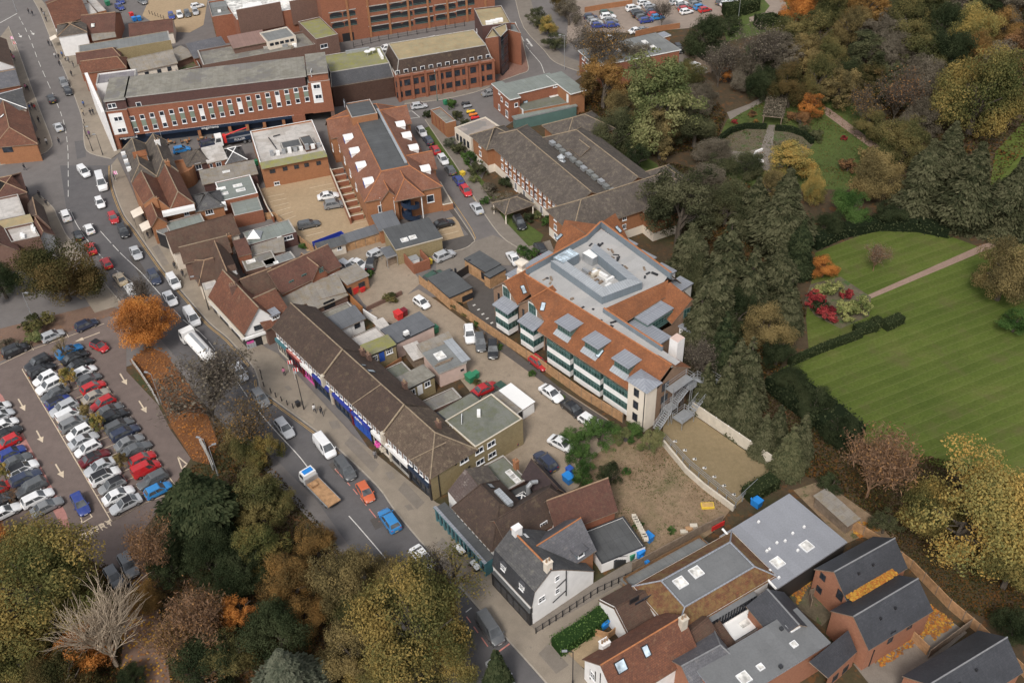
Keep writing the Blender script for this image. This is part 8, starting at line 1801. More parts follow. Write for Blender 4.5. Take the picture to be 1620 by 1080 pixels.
MORE =[('K','conifer',1130,478,92,'broad conifer shading the east bays of the new block',15),('C','conifer',1188,452,84,'tall brownish conifer halfway along the lawn edge',17),('K','conifer',1232,432,72,'slim dark conifer left of the orange maple',13),('C','conifer',1108,505,78,'tall conifer just beyond the stair tower',15),('C','darkgreen',1145,545,70,'dark conifer between the bare tree and the golden brown one',14),('C','conifer',1185,590,74,'tall conifer behind the long concrete wall',14),('K','conifer',1092,405,84,'dull conifer pressed against the zinc roofed bays',13),('L','dullgreen',1150,325,100,'wide dull green tree in the middle of the tree belt',0),('L','greybrown',1115,290,90,'grey-brown tree behind the great dull green one',0),('K','darkgreen',1265,395,60,'dark conifer at the left of the upper lawn',12),('C','conifer',1248,480,66,'conifer beside the red rhododendrons',12),('L','dullgreen',1180,262,66,'mid green tree below the rose garden path',0),('L','darkgreen',1230,560,66,'low dark tree in front of the low lawn hedge',0),('L','darkgreen',1255,610,74,'rounded yew swelling out of the broad hedge, upper',0),('L','darkgreen',1290,640,74,'rounded yew swelling out of the broad hedge, middle',0),('L','darkgreen',1328,682,70,'rounded yew swelling out of the broad hedge, lower',0),('C','conifer',1270,690,54,'conifer leaning on the lower end of the yew hedge',10),('L','olive',1380,200,66,'olive tree at the foot of the wood by the garden path',0),('L','greybrown',1455,190,80,'grey-brown tree between russet and yellow ones',0),('K','conifer',1500,245,80,'dark conifer behind the two at the lawn path',14),('L','darkgreen',1345,120,60,'dark evergreen at the foot of the wood',0),('L','greybrown',1180,118,70,'brown tree above the ornamental garden steps',0),('L','olive',1090,118,60,'olive tree by the rear court fence',0),('L','dullgreen',1225,105,60,'dull green tree above the pergola',0),('L','brownyellow',985,175,70,'golden brown tree beneath the towering one',0),('L','greybrown',1000,95,70,'brown tree over the pale office roof',0),('L','yellowgreen',15,1020,150,'lower yellow-green tree at the bottom left corner',0),('L','oakdark',100,1075,120,'dark olive tree below the pale bare tree',0),('L','brownorange',225,950,70,'russet bush tree on the left of the leafy path',0),('L','darkgreen',372,905,110,'dark evergreen beside the small bright orange tree',0),('L','olive',365,1040,110,'olive tree at the bottom edge of the park',0),('L','brownorange',455,925,110,'russet tree behind the brown leaning one',0),('L','olive',560,960,110,'olive tree beside the big yellow-olive one',0),('L','brownyellow',605,905,84,'golden brown tree leaning over the carriageway',0),('L','yellowgreen',705,1045,140,'yellow-olive tree right of the big one',0),('L','yellowgreen',590,1080,120,'yellow-green tree top at the bottom edge',0),('L','olive',440,800,74,'olive tree between the tall olive one and the truck',0),('M','brownyellow',375,690,70,'yellow-brown bush at the road edge of the bank',0),('B','brownorange',385,665,110,'bare tree with a few russet leaves by the kerb',11),('L','olive',22,868,90,'olive tree reaching over the lowest parked cars',0)]
for k,pal,x,y,w,lb,hm in MORE:tree(k,pal,x,y,w,lb,hm=hm or None,leafy=k in 'BRW')
LM['under'] = leafmat('leaves_undergrowth',[(.045,.030,.016),(.040,.046,.016),(.075,.068,.024),(.15,.072,.024)])
def under(px,n,hmax,size,pal='under'):
 ring =[G(*p)for p in px]; xs =[p.x for p in ring]; ys =[p.y for p in ring]; rng = np.random.default_rng(n); X,Y = rng.uniform(min(xs),max(xs),n),rng.uniform(min(ys),max(ys),n); ins = np.zeros(n,bool)
 for i in range(len(ring)):
  a,b_ = ring[i],ring[i-1]; ins^=((a.y>Y)!=(b_.y>Y))&(X<(b_.x-a.x)*(Y-a.y)/((b_.y-a.y)or 1e-9)+a.x)
 X,Y = X[ins],Y[ins]; bump = np.clip(np.sin(X*.31+1.3)*np.sin(Y*.27)+.5*np.sin(X*.9+Y*.7),0,1.5)/1.5
 C_ = np.stack([X,Y,.03+bump*hmax*rng.uniform(0,1,len(X))],1); t = np.clip(.35+.5*rng.uniform(-1,1,len(X))+.3*np.sin(X*.13)*np.cos(Y*.17),0,1); o = bpy.data.objects.new('undergrowth',leaf_mesh('undergrowth',C_,rng.normal(size=C_.shape)*.6+[0,0,1],size,t,mt=LM[pal])); COL.objects.link(o); stuff(o)
under([(-60,860),(60,840),(150,885),(190,900),(195,1110),(-60,1110)],34000,.9,.16); under([(225,865),(262,800),(305,735),(345,700),(330,650),(400,712),(450,760),(510,835),(590,935),(700,1110),(275,1110),(240,930)],60000,.9,.15)
under([(1095,380),(1240,380),(1275,500),(1230,590),(1330,690),(1420,730),(1400,830),(1300,760),(1230,742),(1110,645),(1100,560),(1125,480)],60000,1.2,.18); under([(1040,255),(1135,275),(1200,300),(1270,395),(1095,380),(1060,320)],26000,1.2,.2); under([(1215,140),(1190,62),(1250,50),(1260,-60),(1720,-60),(1720,160),(1600,260),(1520,370),(1390,335),(1440,250),(1400,190),(1330,142)],110000,1.4,.3); under([(900,150),(960,110),(1100,120),(1150,180),(1130,235),(1040,250),(930,215)],30000,1.0,.22); under([(1330,740),(1460,720),(1640,760),(1640,1010),(1500,955),(1400,840)],36000,.5,.14); LM['weeds'] = leafmat('leaves_weeds',[(.10,.085,.04),(.055,.075,.025),(.05,.095,.022),(.16,.085,.03)])
under([(915,740),(1000,700),(1050,710),(1150,800),(1040,885),(1000,850)],9000,.35,.09,'weeds'); under([(1132,236),(1150,192),(1220,152),(1318,147),(1398,202),(1436,248),(1330,296),(1205,296)],16000,.7,.15,'weeds')
def hedge(label,pts,w,h,pal='hedge',n=60,group=None,leaf=.12):
 P =[G(*p)for p in pts]; root = empty('hedge',P[0],label,'hedge',group); root.matrix_basis = Matrix.Translation(P[0]); core = MB(); C_,N_ =[],[]
 for a,b_ in zip(P,P[1:]):
  e =(b_-a).normalized(); q = Vector((-e.y,e.x,0)); L =(b_-a).length; core.prism([a-q*w*.42,b_-q*w*.42,b_+q*w*.42,a+q*w*.42],0,h*.93,LM[pal]); k = int(n*L*(w+2*h)/4)
  for _ in range(k):
   t,s = random.uniform(-.2,L+.2),random.uniform(-(w+2*h)/2,(w+2*h)/2)
   if abs(s)<w/2:loc,nn = q*s+Vector((0,0,h+random.uniform(-.12,.12)*h**.5)),Vector((0,0,1))
   else:sg = 1 if s>0 else-1; loc,nn = q*sg*(w/2+random.uniform(-.12,.1))+Vector((0,0,h-(abs(s)-w/2))),q*sg+Vector((0,0,.3))
   C_.append(tuple(a+e*t+loc-P[0])); N_.append(tuple(nn+Vector((random.gauss(0,.5),random.gauss(0,.5),random.gauss(0,.5)))))
 core.build('stems',root); rng = np.random.default_rng(len(C_)); me = leaf_mesh('foliage',np.array(C_),np.array(N_),leaf,rng.uniform(0,1,len(C_)),mt=LM[pal]); child('foliage',me,root)
random.seed(9)
hedge('broad dark yew hedge sloping down beside the striped lawn',[(1226,606),(1262,634),(1304,664),(1345,702)],6.0,2.6,'darkgreen',26,leaf=.2)
hedge('low dark hedge along the top of the striped lawn',[(1248,578),(1300,555),(1362,532)],1.1,1.5,'hedge',70)
GT = 'clipped hedge blocks on the lawn'
for p,q,lb in(((1352,528),(1384,520),'long clipped hedge block at the left of the topiary'),((1380,518),(1392,513),'square clipped hedge block in the middle of the topiary'),((1398,521),(1424,508),'clipped hedge block at the right of the topiary')):hedge(lb,[p,q],2.0,1.6,'hedge',90,GT,.1)
hedge('dense green hedge beside the bins and the alley',[(880,1030),(930,998),(984,956)],2.4,1.9,'green',75)
hedge('curved dark hedge round the rose garden, left half',[(1132,238),(1140,222),(1156,210),(1180,203),(1212,204)],1.0,1.3,'darkgreen',45); hedge('curved dark hedge round the rose garden, right half',[(1226,206),(1250,208),(1272,216),(1285,228)],1.0,1.3,'darkgreen',45)
hedge('clipped dark hedge beside the uppermost car park',[(1144,24),(1170,22),(1194,14)],4.5,3.2,'hedge',22,leaf=.22); hedge('second clipped hedge below the curving path',[(1196,44),(1226,40),(1248,46)],4.5,3.2,'hedge',22,leaf=.22)
hedge('dark green hedge at the corner of the gravel yard',[(1180,790),(1224,765)],2.6,1.8,'hedge',60)
hedge('ragged hedge along the rear edge of the upper lawn',[(1285,392),(1330,372),(1390,360),(1450,362),(1500,372)],3.0,2.2,'darkgreen',22,leaf=.2)
g = empty('pergola',G(1222,172),'timber pergola covered in brown vines leading to the rose garden','pergola'); g.matrix_basis = Matrix.Translation(G(1222,172))
mb = MB(); a,c = G(1220,202),G(1232,148); e =(c-a).normalized(); q = Vector((-e.y,e.x,0))*2.0; L =(c-a).length
for k in range(12):
 p = a+e*L*k/11
 for s in(-1,1):mb.tube(p+q*s,p+q*s+Vector((0,0,2.6)),.09,.09,OT,5)
 mb.tube(p-q*1.2+Vector((0,0,2.65)),p+q*1.2+Vector((0,0,2.65)),.08,.08,OT,4)
mb.build('frame',g)
rng = np.random.default_rng(2); n = 5200; t,s = rng.uniform(0,1,n),rng.uniform(-1.2,1.2,n); off = np.array(G(1222,172)); C_ = np.array(a)+np.outer(t,np.array(e)*L)+np.outer(s,np.array(q))+np.outer(2.7+rng.normal(size=n)*.18,[0,0,1])-off
child('vine',leaf_mesh('vine',C_,rng.normal(size=(n,3))+[0,0,1],.17,rng.uniform(0,1,n),mt=LM['greybrown']),g)
b,p0,p1 = IVY; a,c = G(*p0,7.3),G(*p1,7.3); n = 5000; rng = np.random.default_rng(8); e = np.array(c-a); nv = np.array(Vector((e[1],-e[0],0)).normalized()); C_ = np.array(a)+np.outer(rng.uniform(0,1,n),e)+np.outer(-rng.uniform(-.2,7.2,n),[0,0,1])+np.outer(rng.uniform(.03,.3,n),nv)-np.array(b.root.matrix_basis.translation)
child('ivy',leaf_mesh('ivy',C_,np.outer(np.ones(n),nv)+rng.normal(size=(n,3))*.4,.2,rng.uniform(0,1,n),mt=LM['green']),b.root)
# ---------------------------------------------------------------- people
def body_mesh(pose,name):
 """one continuous figure grown over a skeleton of joints; walking, standing or carrying"""
 st ={'walk':.32,'stand':.05,'stride':.42}[pose]
 J ={'pel':(0,0,.93,.15),'chest':(.02,0,1.27,.165),'neck':(.03,0,1.50,.07),'head':(.06,0,1.63,.105),'crown':(.05,0,1.74,.08)}
 E_ =[('pel','chest'),('chest','neck'),('neck','head'),('head','crown')]
 for s,f in((1,1),(-1,-1)):
  J.update({f'hip{s}':(0,.09*s,.88,.105),f'knee{s}':(.10+st*.45*f,.10*s,.48,.07),f'ank{s}':(st*f-.04,.10*s,.09,.048),f'toe{s}':(st*f+.13,.11*s,.04,.038),f'sh{s}':(.01,.19*s,1.42,.075),f'el{s}':(-.06-st*.30*f,.25*s,1.14,.05),f'wr{s}':(.06-st*.55*f,.25*s,.90,.036),f'hand{s}':(.09-st*.62*f,.25*s,.80,.034)})
  E_+=[('pel',f'hip{s}'),(f'hip{s}',f'knee{s}'),(f'knee{s}',f'ank{s}'),(f'ank{s}',f'toe{s}'),('chest',f'sh{s}'),(f'sh{s}',f'el{s}'),(f'el{s}',f'wr{s}'),(f'wr{s}',f'hand{s}')]
 ks = list(J); me = bpy.data.meshes.new(name); me.from_pydata([J[k][:3]for k in ks],[(ks.index(a),ks.index(b_))for a,b_ in E_],[])
 o = bpy.data.objects.new(name,me); COL.objects.link(o); sk = o.modifiers.new('skin','SKIN'); sk.use_smooth_shade = True
 for k,v in zip(ks,me.skin_vertices[0].data):v.radius =(J[k][3],J[k][3]*(1.15 if k in('pel','chest')else 1)); v.use_root = k=='pel'
 sb = o.modifiers.new('sub','SUBSURF'); sb.levels = sb.render_levels = 1
 dg = bpy.context.evaluated_depsgraph_get(); r = bpy.data.meshes.new_from_object(o.evaluated_get(dg)); bpy.data.objects.remove(o); bpy.data.meshes.remove(me)
 r.materials.clear()
 for mt in(M['cloth'],plain('dark_trousers',(.03,.032,.045),.9),M['skin'],M['rubber']):r.materials.append(mt)
 for p in r.polygons:
  c = p.center; p.material_index = 2 if c.z>1.50 or(abs(c.y)>.2 and c.z<.86)else 3 if c.z<.10 else 1 if c.z<.90 else 0
 return r
PB ={k:body_mesh(k,'person')for k in('walk','stand','stride')}
hm_ = MB(); hm_.lathe([(.02,-.10),(.115,-.06),(.128,.02),(.10,.10),(.02,.135)],plain('dark_hair',(.035,.025,.02),.8,var=.3),10); HAIR = hm_.mesh('hair')
fm_ = MB()
for s in(-1,1):fm_.box(.105,.118,s*.04-.014,s*.04+.014,0,.016,m_bp1); fm_.box(-.02,.03,s*.108-.012,s*.108+.012,-.03,.03,M['skin'])
fm_.box(.105,.14,-.014,.014,-.045,0,M['skin']); fm_.box(.105,.114,-.03,.03,-.075,-.062,plain('lips',(.35,.13,.11),.6)); FACE = fm_.mesh('face')
CL ={'dark':(.03,.032,.04),'white':(.7,.69,.67),'red':(.4,.04,.04),'blue':(.06,.12,.30),'pink':(.6,.2,.32),'grey':(.22,.22,.23),'beige':(.42,.34,.24),'purple':(.16,.05,.18)}
def person(x,y,col,pose,to,label,group=None,z=.12):
 p = G(x,y,.9); q = G(to[0],to[1],.9)-p; o = bpy.data.objects.new('person',PB[pose]); o.location =(p.x,p.y,z); o.rotation_euler =(0,0,math.atan2(q.y,q.x)); o.color = rgba(CL[col]); COL.objects.link(o); tag(o,label,'person',group)
 h = child('hair',HAIR,o,(.035,0,1.69)); child('face',FACE,o,(.055,0,1.64)); return o
GPE = 'people on the high street pavements'
for x,y,c,ps,dx,dy,lb in[(66,17,'dark','walk',4,8,'dark-clothed person at the top of the east pavement'),(70,23,'grey','walk',4,8,'grey-coated person just below the topmost walker'),(73,31,'dark','stand',-4,8,'dark-clothed person by a shop entrance near the orange roof'),(45,18,'dark','walk',6,3,'dark-clothed person crossing at the top of the street, left one'),(51,21,'dark','walk',6,3,'dark-clothed person crossing at the top of the street, right one'),(77,69,'dark','stand',4,8,'dark-clothed person alone beside the kerb above the group'),(87,88,'white','stand',5,2,'person in white at the left of the pavement group'),(93,90,'dark','walk',3,8,'dark-clothed person in the middle of the pavement group'),(98,86,'blue','stand',-4,4,'person in blue behind the pavement group'),(103,93,'beige','walk',4,8,'person in beige at the lower end of the pavement group'),(108,95,'grey','walk',4,8,'person in grey close to the shopfronts by the group'),(94,101,'dark','walk',-3,-8,'dark-clothed person at the kerb below the group'),(113,117,'dark','walk',3,8,'dark-clothed person walking alone beside the shopfronts'),(116,103,'dark','stand',-6,2,'dark-clothed person in a shop doorway'),(132,165,'blue','stand',2,-6,'person in blue beside the upper bollard'),(131,178,'beige','walk',-2,8,'person in beige near the kerb post'),(143,178,'dark','walk',-3,-8,'left of two dark-clothed people walking together'),(147,177,'dark','walk',-3,-8,'right of two dark-clothed people walking together'),(141,212,'purple','stand',3,5,'person in purple at the crossing corner'),(165,196,'dark','stand',-6,0,'dark-clothed person against the office block wall'),(18,89,'red','stand',3,6,'person in red on the west pavement with friends'),(22,92,'pink','walk',3,6,'person in pink on the west pavement with friends'),(17,84,'dark','walk',3,6,'dark-clothed person behind the one in red'),(40,138,'pink','stand',6,2,'person in pink beside a dark friend on the west pavement'),(44,140,'dark','walk',-3,-7,'dark-clothed person next to the pink one'),(47,170,'blue','walk',4,7,'person in blue in a trio outside the slate shop'),(51,168,'dark','walk',4,7,'dark-clothed person in the trio outside the slate shop'),(55,170,'red','walk',4,7,'person in red in the trio outside the slate shop'),(61,190,'dark','stride',4,7,'dark-clothed person striding past the brick corner building'),(73,224,'white','stand',2,6,'person in white at the street corner kerb'),(62,223,'dark','walk',-5,5,'dark-clothed person turning the brick corner'),(38,264,'dark','walk',6,2,'dark-clothed person crossing the side road'),(62,308,'dark','walk',4,7,'dark-clothed person at the edge of the wide junction'),(73,321,'dark','walk',-3,-7,'dark-clothed person further down the junction pavement'),(43,301,'dark','stand',6,2,'dark-clothed person outside the brown hipped shop'),(181,280,'dark','stand',-2,6,'dark-clothed person beside pink bunting'),(226,339,'grey','walk',4,8,'person in grey under the first cream awning'),(241,364,'dark','stand',-4,6,'dark-clothed person by the second cream awning'),(234,372,'dark','stand',5,4,'seated-looking dark-clothed person at the kerb below the awnings'),(276,420,'dark','walk',4,8,'dark-clothed person near the navy four-by-four, left of two'),(284,419,'purple','walk',4,8,'person in purple beside the dark-clothed one'),(289,433,'dark','walk',4,8,'dark-clothed person below the purple one'),(497,646,'white','walk',5,9,'person in pale clothes walking past the terrace'),(508,650,'dark','stride',5,9,'dark-clothed person bending forward beside the pale one'),(593,719,'grey','stand',3,8,'person in grey top outside the terrace shops'),(449,588,'pink','stand',5,9,'person in pink outside the maroon shop'),(1215,147,'white','walk',6,2,'tiny person in white on the garden path')]:person(x,y,c,ps,(x+dx,y+dy),lb,GPE if y<730 and x<400 else None,.02 if(x,y)in((45,18),(51,21),(38,264))else .12)
person(93,223,'dark','stride',(88,216),'dark-clothed person crossing the middle of the high street',None,.02)
# ---------------------------------------------------------------- street furniture
def lamp(x,y,h,label,arm=1.2,to=(0,-1),mt='dark_metal',name='street_lamp',z=.1):
 p = G(x,y); t = empty(name,Vector((p.x,p.y,z)),label,'street lamp','street lamps',math.atan2(to[1],to[0]))
 k = MB(); k.tube((0,0,0),(0,0,1.1),.11,.10,M[mt],8); k.tube((0,0,1.1),(0,0,h),.075,.05,M[mt],8); k.tube((0,0,h),(arm,0,h+.25),.045,.04,M[mt],6); child('pole',k.mesh('pole'),t)
 l = MB(); l.box(-.32,.32,-.13,.13,0,.14,m_g4); l.box(-.26,.26,-.09,.09,-.03,0,M['pale_glass']); child('lamp_head',l.mesh('lamp_head'),t,(arm+.2,0,h+.2)); return t
lamp(481,648,8.6,'tall black lamp post in front of the terrace with a red flag banner',1.0,(.3,-1),'black_paint'); lamp(331,491,7.5,'tall black lamp post outside the corner shop',1.0,(-1,-.3),'black_paint'); lamp(57,514,7.0,'slim grey lamp post beside the round dark tree',.8,(1,-.3),'galv'); lamp(338,744,6.5,'grey lamp post on the leafy bank, left one',.6,(-1,.3),'galv'); lamp(345,752,6.0,'grey lamp post on the leafy bank, right one',.6,(1,.3),'galv'); lamp(256,640,6.5,'leaning grey lamp post beside the leaf bank rail',.6,(-1,.3),'galv')
lamp(692,160,8,'green lamp post at the top of the side street',1.0,(0,-1),'green_frame'); lamp(893,111,9,'grey lamp post at the main road bend',1.0,(-1,0),'galv'); lamp(906,1084,7,'black lamp post at the bottom edge pavement',.8,(-1,0),'black_paint'); lamp(1168,30,8,'lamp post in front of the clipped hedge',.8,(-1,0),'galv'); lamp(147,240,6,'signal post on the junction corner, left one',.3,(1,0),'black_paint'); lamp(163,246,5,'signal post on the junction corner, right one',.3,(-1,0),'black_paint'); lamp(262,240,8,'grey lamp post before the brick office block',.8,(-1,0),'galv'); lamp(27,20,7,'lamp post at the top left bend',.8,(1,0),'galv')
bm_ = MB(); bm_.lathe([(.10,0),(.085,.1),(.08,.85),(.11,.9),(.10,1.0),(.02,1.06)],m_bp1,8); BOL = bm_.mesh('bollard')
def bollard(x,y,lb,group):p = G(x,y); o = bpy.data.objects.new('bollard',BOL); o.location =(p.x,p.y,.12); COL.objects.link(o); tag(o,lb,'bollard',group)
for i,(x,y)in enumerate(((413,592),(415,601),(418,612),(429,622),(437,629),(446,635),(455,641),(464,646))):bollard(x,y,f'black bollard, {ORD[i]} from the top in the row in front of the terrace','bollards before the terrace')
for i,(x,y)in enumerate(((134,196),(134,203),(135,210),(137,216),(140,221))):bollard(x,y,f'black bollard, {ORD[i]} from the top at the kerb by the office block','bollards at the junction corner')
for i in range(6):bollard(237+i*4.5,23+i*1.6,f'small post, {ORD[i]} from the left at the edge of the gravel lot','posts along the gravel lot')
def bin_(x,y,mt,label,s=(1.2,.9,1.2),cat='bin',rz=None,z=.05):
 p = G(x,y); t = empty('wheelie_bin',Vector((p.x,p.y,z)),label,cat,None,AT if rz is None else rz); k = MB(); a,b_,h = s
 v =[(-a*.44,-b_*.44),(a*.44,-b_*.44),(a*.44,b_*.44),(-a*.44,b_*.44)]; w =[(q*1.13,r*1.13)for q,r in v]
 for i in range(4):j =(i+1)%4; k.poly([(*v[i],.12),(*v[j],.12),(*w[j],h),(*w[i],h)],M[mt])
 child('bin_body',k.mesh('bin_body'),t); l = MB(); l.box(-a*.54,a*.54,-b_*.54,b_*.54,h,h+.07,M[mt]); l.tube((-a*.5,b_*.52,h),(a*.5,b_*.52,h),.06,.06,M[mt],6); child('lid',l.mesh('lid'),t)
 q = MB()
 for sx in(-1,1):
  for sy in(-1,1):q.tube((sx*a*.34,sy*b_*.36-.04,.08),(sx*a*.34,sy*b_*.36+.04,.08),.08,.08,M['rubber'],8)
 child('wheels',q.mesh('wheels'),t)
for x,y,mt,s,lb in[(561,463,'red_paint',(1.5,1.2,1.4),'large red bin beside the brick hut'),(573,461,'red_paint',(1.1,.9,.9),'lower red bin next to the large red one'),(631,504,'red_paint',(1.5,1.2,1.4),'red bin by the slate blue roof'),(640,499,'brown_brick' if 0 else 'maroon',(1.1,.9,1.3),'dark bin beside the red one'),(744,603,'green_paint',(1.5,1.2,1.3),'dull green bin behind the bright red saloon'),(753,598,'green_paint',(.9,.9,1.2),'smaller green bin beside the dull green one'),(689,526,'green_paint',(1.0,.9,1.3),'turquoise green bin at the end of the pink outbuilding'),(899,762,'sky_plastic',(1.5,1.2,1.3),'blue bin against the green shrubs'),(901,750,'blue_paint',(.9,.9,1.3),'dark blue bin behind the bright blue one'),(1196,800,'sky_plastic',(1.4,1.1,1.3),'blue bin beside the grey hall'),(1010,879,'sky_plastic',(1.4,1.1,1.3),'blue bin at the foot of the annex steps'),(1026,855,'sky_plastic',(1.2,.9,1.2),'blue bin at the corner of the annex'),(998,884,'green_paint',(.8,.8,1.1),'small green bin beside the annex steps'),(1018,888,'sky_plastic',(1.7,.5,.6),'flat blue crate below the annex bin'),(953,990,'sky_plastic',(1.4,1.1,1.2),'bright blue bin in the cottage enclosure'),(973,976,'green_paint',(1.6,1.3,1.2),'large green bin in the cottage enclosure'),(962,982,'olive_plastic',(1.2,.9,1.3),'olive bin between blue and green bins'),(969,989,'green_paint',(.7,.7,1.0),'small green tub in the cottage enclosure'),(732,286-8,'yellow_paint',(1.0,.9,.9),'yellow grit bin on the verge beside the blue hatchback'),(705,196-30,'green_paint',(.9,.9,1.1),'green bin by the verge palm'),(680,418,'yellow_paint',(.9,.8,1.0),'yellow bin beside the brick enclosure'),(213,34,'sky_plastic',(1.3,1.0,1.2),'bright blue bin on the rear lane, left of two'),(221,33,'sky_plastic',(1.3,1.0,1.2),'bright blue bin on the rear lane, right of two'),(209,27,'red_paint',(1.3,1.0,1.2),'red bin above the blue ones on the rear lane'),(171,9,'green_paint',(1.6,1.2,1.3),'green bin at the back of the orange brick shop'),(472,643,'black_paint',(.6,.6,1.0),'black litter bin at the foot of the terrace lamp post'),(406,262,'green_paint',(1.0,.9,1.2),'green bin at the corner of the white-roofed workshop')]:
 if mt not in M:M[mt] = plain(mt,(.13,.14,.05),.5)
 bin_(x,y,mt,lb,s)
for i in range(9):
 p = G(984+(i%3)*4+i*.5,968+i*2.2); k = MB(); k.box(-.35,.35,-.3,.3,0,.5+.15*(i%3),M['black_paint' if i%2 else 'galv']); o = k.build('planter',off=(0,0,0)); o.location =(p.x,p.y,.05); tag(o,'dark planter box in the cluster beside the green bins of the cottage','planter','planter boxes in the cottage bin yard')
t = empty('skip',G(521,385),'long bright blue skip by the cream hut','skip',None,math.atan2(*(lambda d:(d.y,d.x))(G(538,376)-G(504,389)))); k = MB()
for a in((-3.2,3.2,-.75,-.65),(-3.2,3.2,.65,.75),(-3.2,-3.1,-.65,.65),(3.1,3.2,-.65,.65)):k.box(*a,.1,1.3,M['royal'])
k.box(-3.1,3.1,-.65,.65,.1,.2,m_n9); child('container',k.mesh('container'),t); k = MB()
for i in range(7):k.box(-3.25+i*1.05,-3.1+i*1.05,-.8,-.75,.1,1.35,M['blue_paint'])
child('rib',k.mesh('rib'),t)
def awning(x,y,label,w=3.0,d=2.2):
 p = G(x,y,2.6); e = G(268,425)-G(226,345); t = empty('awning',Vector((p.x,p.y,0)),label,'awning','cream awnings over the pavement',math.atan2(e.y,e.x)); k = MB(); k.poly([(-w/2,d/2,2.9),(-w/2,-d/2,2.4),(w/2,-d/2,2.4),(w/2,d/2,2.9)],m_cr15); k.box(-w/2,w/2,-d/2-.02,-d/2+.02,2.15,2.4,m_cr15); child('canopy',k.mesh('canopy'),t)
 for s in(-1,1):q = MB(); q.tube((s*w/2,-d/2,0),(s*w/2,-d/2,2.4),.04,.04,m_dm6,5); child('post',q.mesh('post'),t)
awning(217,336,'cream awning nearer the junction'); awning(231,357,'cream awning lower down the pavement'); awning(84,60,'white awning in front of the square hipped roof',2.6,1.8)
def table(x,y,label,group):
 p = G(x,y,.7); t = empty('picnic_table',Vector((p.x,p.y,.12)),label,'table',group,AP); k = MB(); k.box(-.85,.85,-.4,.4,.70,.76,m_wp0); child('tabletop',k.mesh('tabletop'),t)
 for s in(-1,1):q = MB(); q.box(-.85,.85,s*.75-.15,s*.75+.15,.42,.47,m_ot19); child('bench',q.mesh('bench'),t); q = MB(); q.box(s*.6-.05,s*.6+.05,-.75,.75,0,.7,m_dm6); child('leg',q.mesh('leg'),t)
table(728,869,'white topped picnic table outside the pub, upper one','picnic tables outside the pub'); table(752,894,'white topped picnic table outside the pub, lower one','picnic tables outside the pub')
for i,(x,y,c,lb)in enumerate(((465,590,'red_paint','red and white flag on the terrace lamp post'),(181,278,'pink_paint','pink bunting flag by the brown hipped pub'),(18,64,'pink_paint','pink planter flag on the west pavement, upper'),(22,72,'red_paint','red planter flag on the west pavement, lower'),(456,578,'red_paint','red display outside the maroon shop'))):
 p = G(x,y,1.5); t = empty('flag',Vector((p.x,p.y,.1)),lb,'flag'); k = MB(); k.tube((0,0,0),(0,0,2.6),.03,.03,m_wp0,5); child('pole',k.mesh('pole'),t); k = MB()
 for j in range(4):k.poly([(.02+.2*j,.05*(j%2),1.7),(.22+.2*j,.05*((j+1)%2),1.7),(.22+.2*j,.05*((j+1)%2),2.5),(.02+.2*j,.05*(j%2),2.5)],M[c]if j%2==0 else m_wp0)
 child('banner',k.mesh('banner'),t)
p = G(205,928,1.2); t = empty('notice_board',Vector((p.x,p.y,0)),'black framed notice board beside the leafy path','sign',None,2.6); k = MB(); k.box(-.9,.9,-.06,.06,.8,2.1,m_bp1); child('board',k.mesh('board'),t); k = MB(); k.box(-.7,.3,-.08,-.06,.95,1.95,m_g4); child('poster',k.mesh('poster'),t)
for s in(-1,1):k = MB(); k.box(s*.8-.05,s*.8+.05,-.05,.05,0,.8,m_bp1); child('post',k.mesh('post'),t)
k = MB(); k.box(-1.1,1.1,-.05,.05,.1,1.0,M['red_paint']); p = G(1136,832,.5); t = empty('barrier',Vector((p.x,p.y,0)),'bright red barrier board at the end of the dark fence','barrier',None,.5); child('board',k.mesh('board'),t)
for s in(-1,1):k = MB(); k.box(s*.9-.04,s*.9+.04,-.3,.3,0,.1,m_bp1); child('foot',k.mesh('foot'),t)
k = MB(); k.box(-.9,.9,-.5,.5,0,.35,M['yellow_paint']); k.box(-.8,.8,-.4,.4,.35,.4,M['yellow_mark']); p = G(1119,801); o = k.build('sandbox',off=(0,0,0)); o.location =(p.x,p.y,.04); tag(o,'faded yellow box lying on the waste ground by the low wall','box')
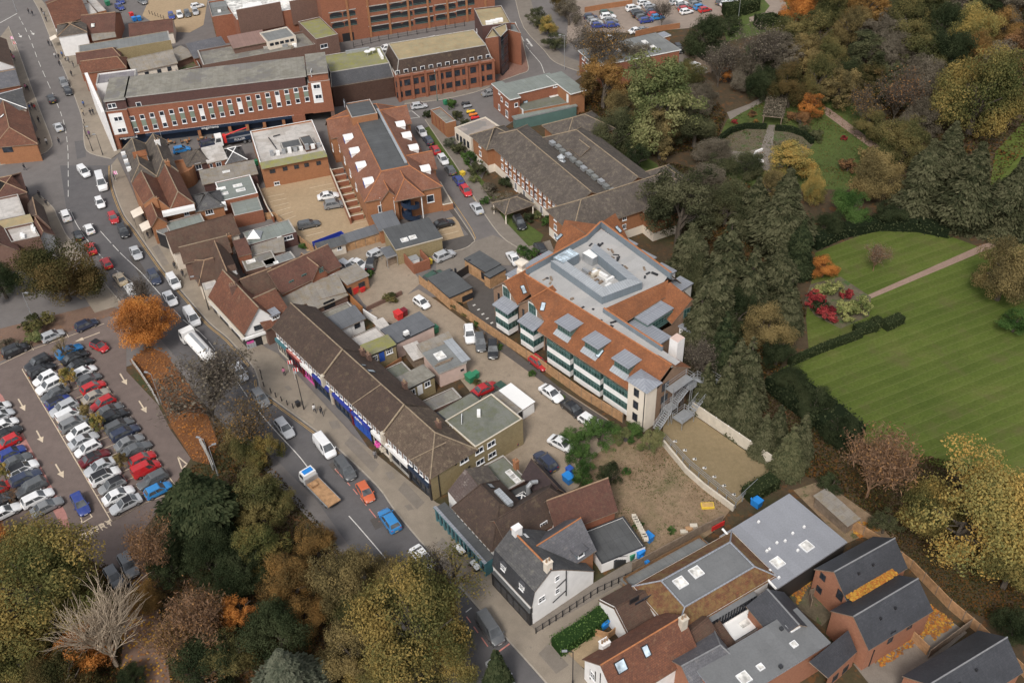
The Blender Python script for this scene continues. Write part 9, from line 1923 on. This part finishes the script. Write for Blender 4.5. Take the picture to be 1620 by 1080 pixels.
for i,(x,y)in enumerate(((1082,842),(1090,838),(1097,834))):k = MB(); k.box(-.5,.5,-.3,.3,0,.3+.1*i,M['timber' if i%2 else 'stone']); o = k.build('rubble_block',off=(0,0,0)); p = G(x,y); o.location =(p.x,p.y,.04); tag(o,f'pale block of building rubble by the dark fence, {ORD[i]} from the left','block','rubble along the dark fence')
for i,(x,y,mt,lb)in enumerate(((745,176,'yellow_paint','yellow covered scooter'),(749,181,'orange_paint','orange covered scooter'),(752,186,'red_paint','red covered scooter'),(756,190,'navy','dark covered scooter'),(740,168,'galv','grey bicycle stand'),(737,163,'dark_metal','dark bicycle stand'))):
 p = G(x,y,.6); t = empty('scooter' if i<4 else 'cycle_stand',Vector((p.x,p.y,.05)),lb+' in the row beside the verge palm','scooter' if i<4 else 'stand',None,.3); k = MB(); k.tube((-1.1,0,.5),(.9,0,.6),.3,.26,M[mt],8); k.tube((-.2,0,.6),(-.9,0,.95),.2,.15,M[mt],6); child('cover' if i<4 else 'rack',k.mesh('cover'),t)
 for s in(-.9,.75):k = MB(); k.tube((s,-.06,.28),(s,.06,.28),.28,.28,M['rubber'],10); child('wheel',k.mesh('wheel'),t)
for i in range(7):
 q = F1(12+i*3.6,-.6-.4*(i%2),0); t = empty('cafe_table',Vector((q.x,q.y,.03)),f'brown cafe table outside the ground floor restaurant, {ORD[i]} from the left','table','cafe tables under the office block'); k = MB(); k.lathe([(.5,.70),(.5,.75),(.01,.76)],M['timber'],10); child('tabletop',k.mesh('tabletop'),t); k = MB(); k.tube((0,0,0),(0,0,.72),.05,.05,m_dm6,6); child('leg',k.mesh('leg'),t)
 for s in range(3):k = MB(); k.box(-.22,.22,-.22,.22,.42,.47,m_ob2); k.box(-.22,-.18,-.22,.22,.47,.95,m_ob2); k.box(-.2,.2,-.2,.2,0,.42,m_dm6); c = bpy.data.objects.new('chair',k.mesh('chair')); a = s*2.1+i; c.location =(q.x+1.0*math.cos(a),q.y+.75*math.sin(a),.03); c.rotation_euler =(0,0,a+math.pi); COL.objects.link(c); tag(c,f'brown cafe chair drawn up to the {ORD[i]} cafe table from the left','chair',f'chairs at the {ORD[i]} cafe table')
if MISS:print('MISS',MISS)
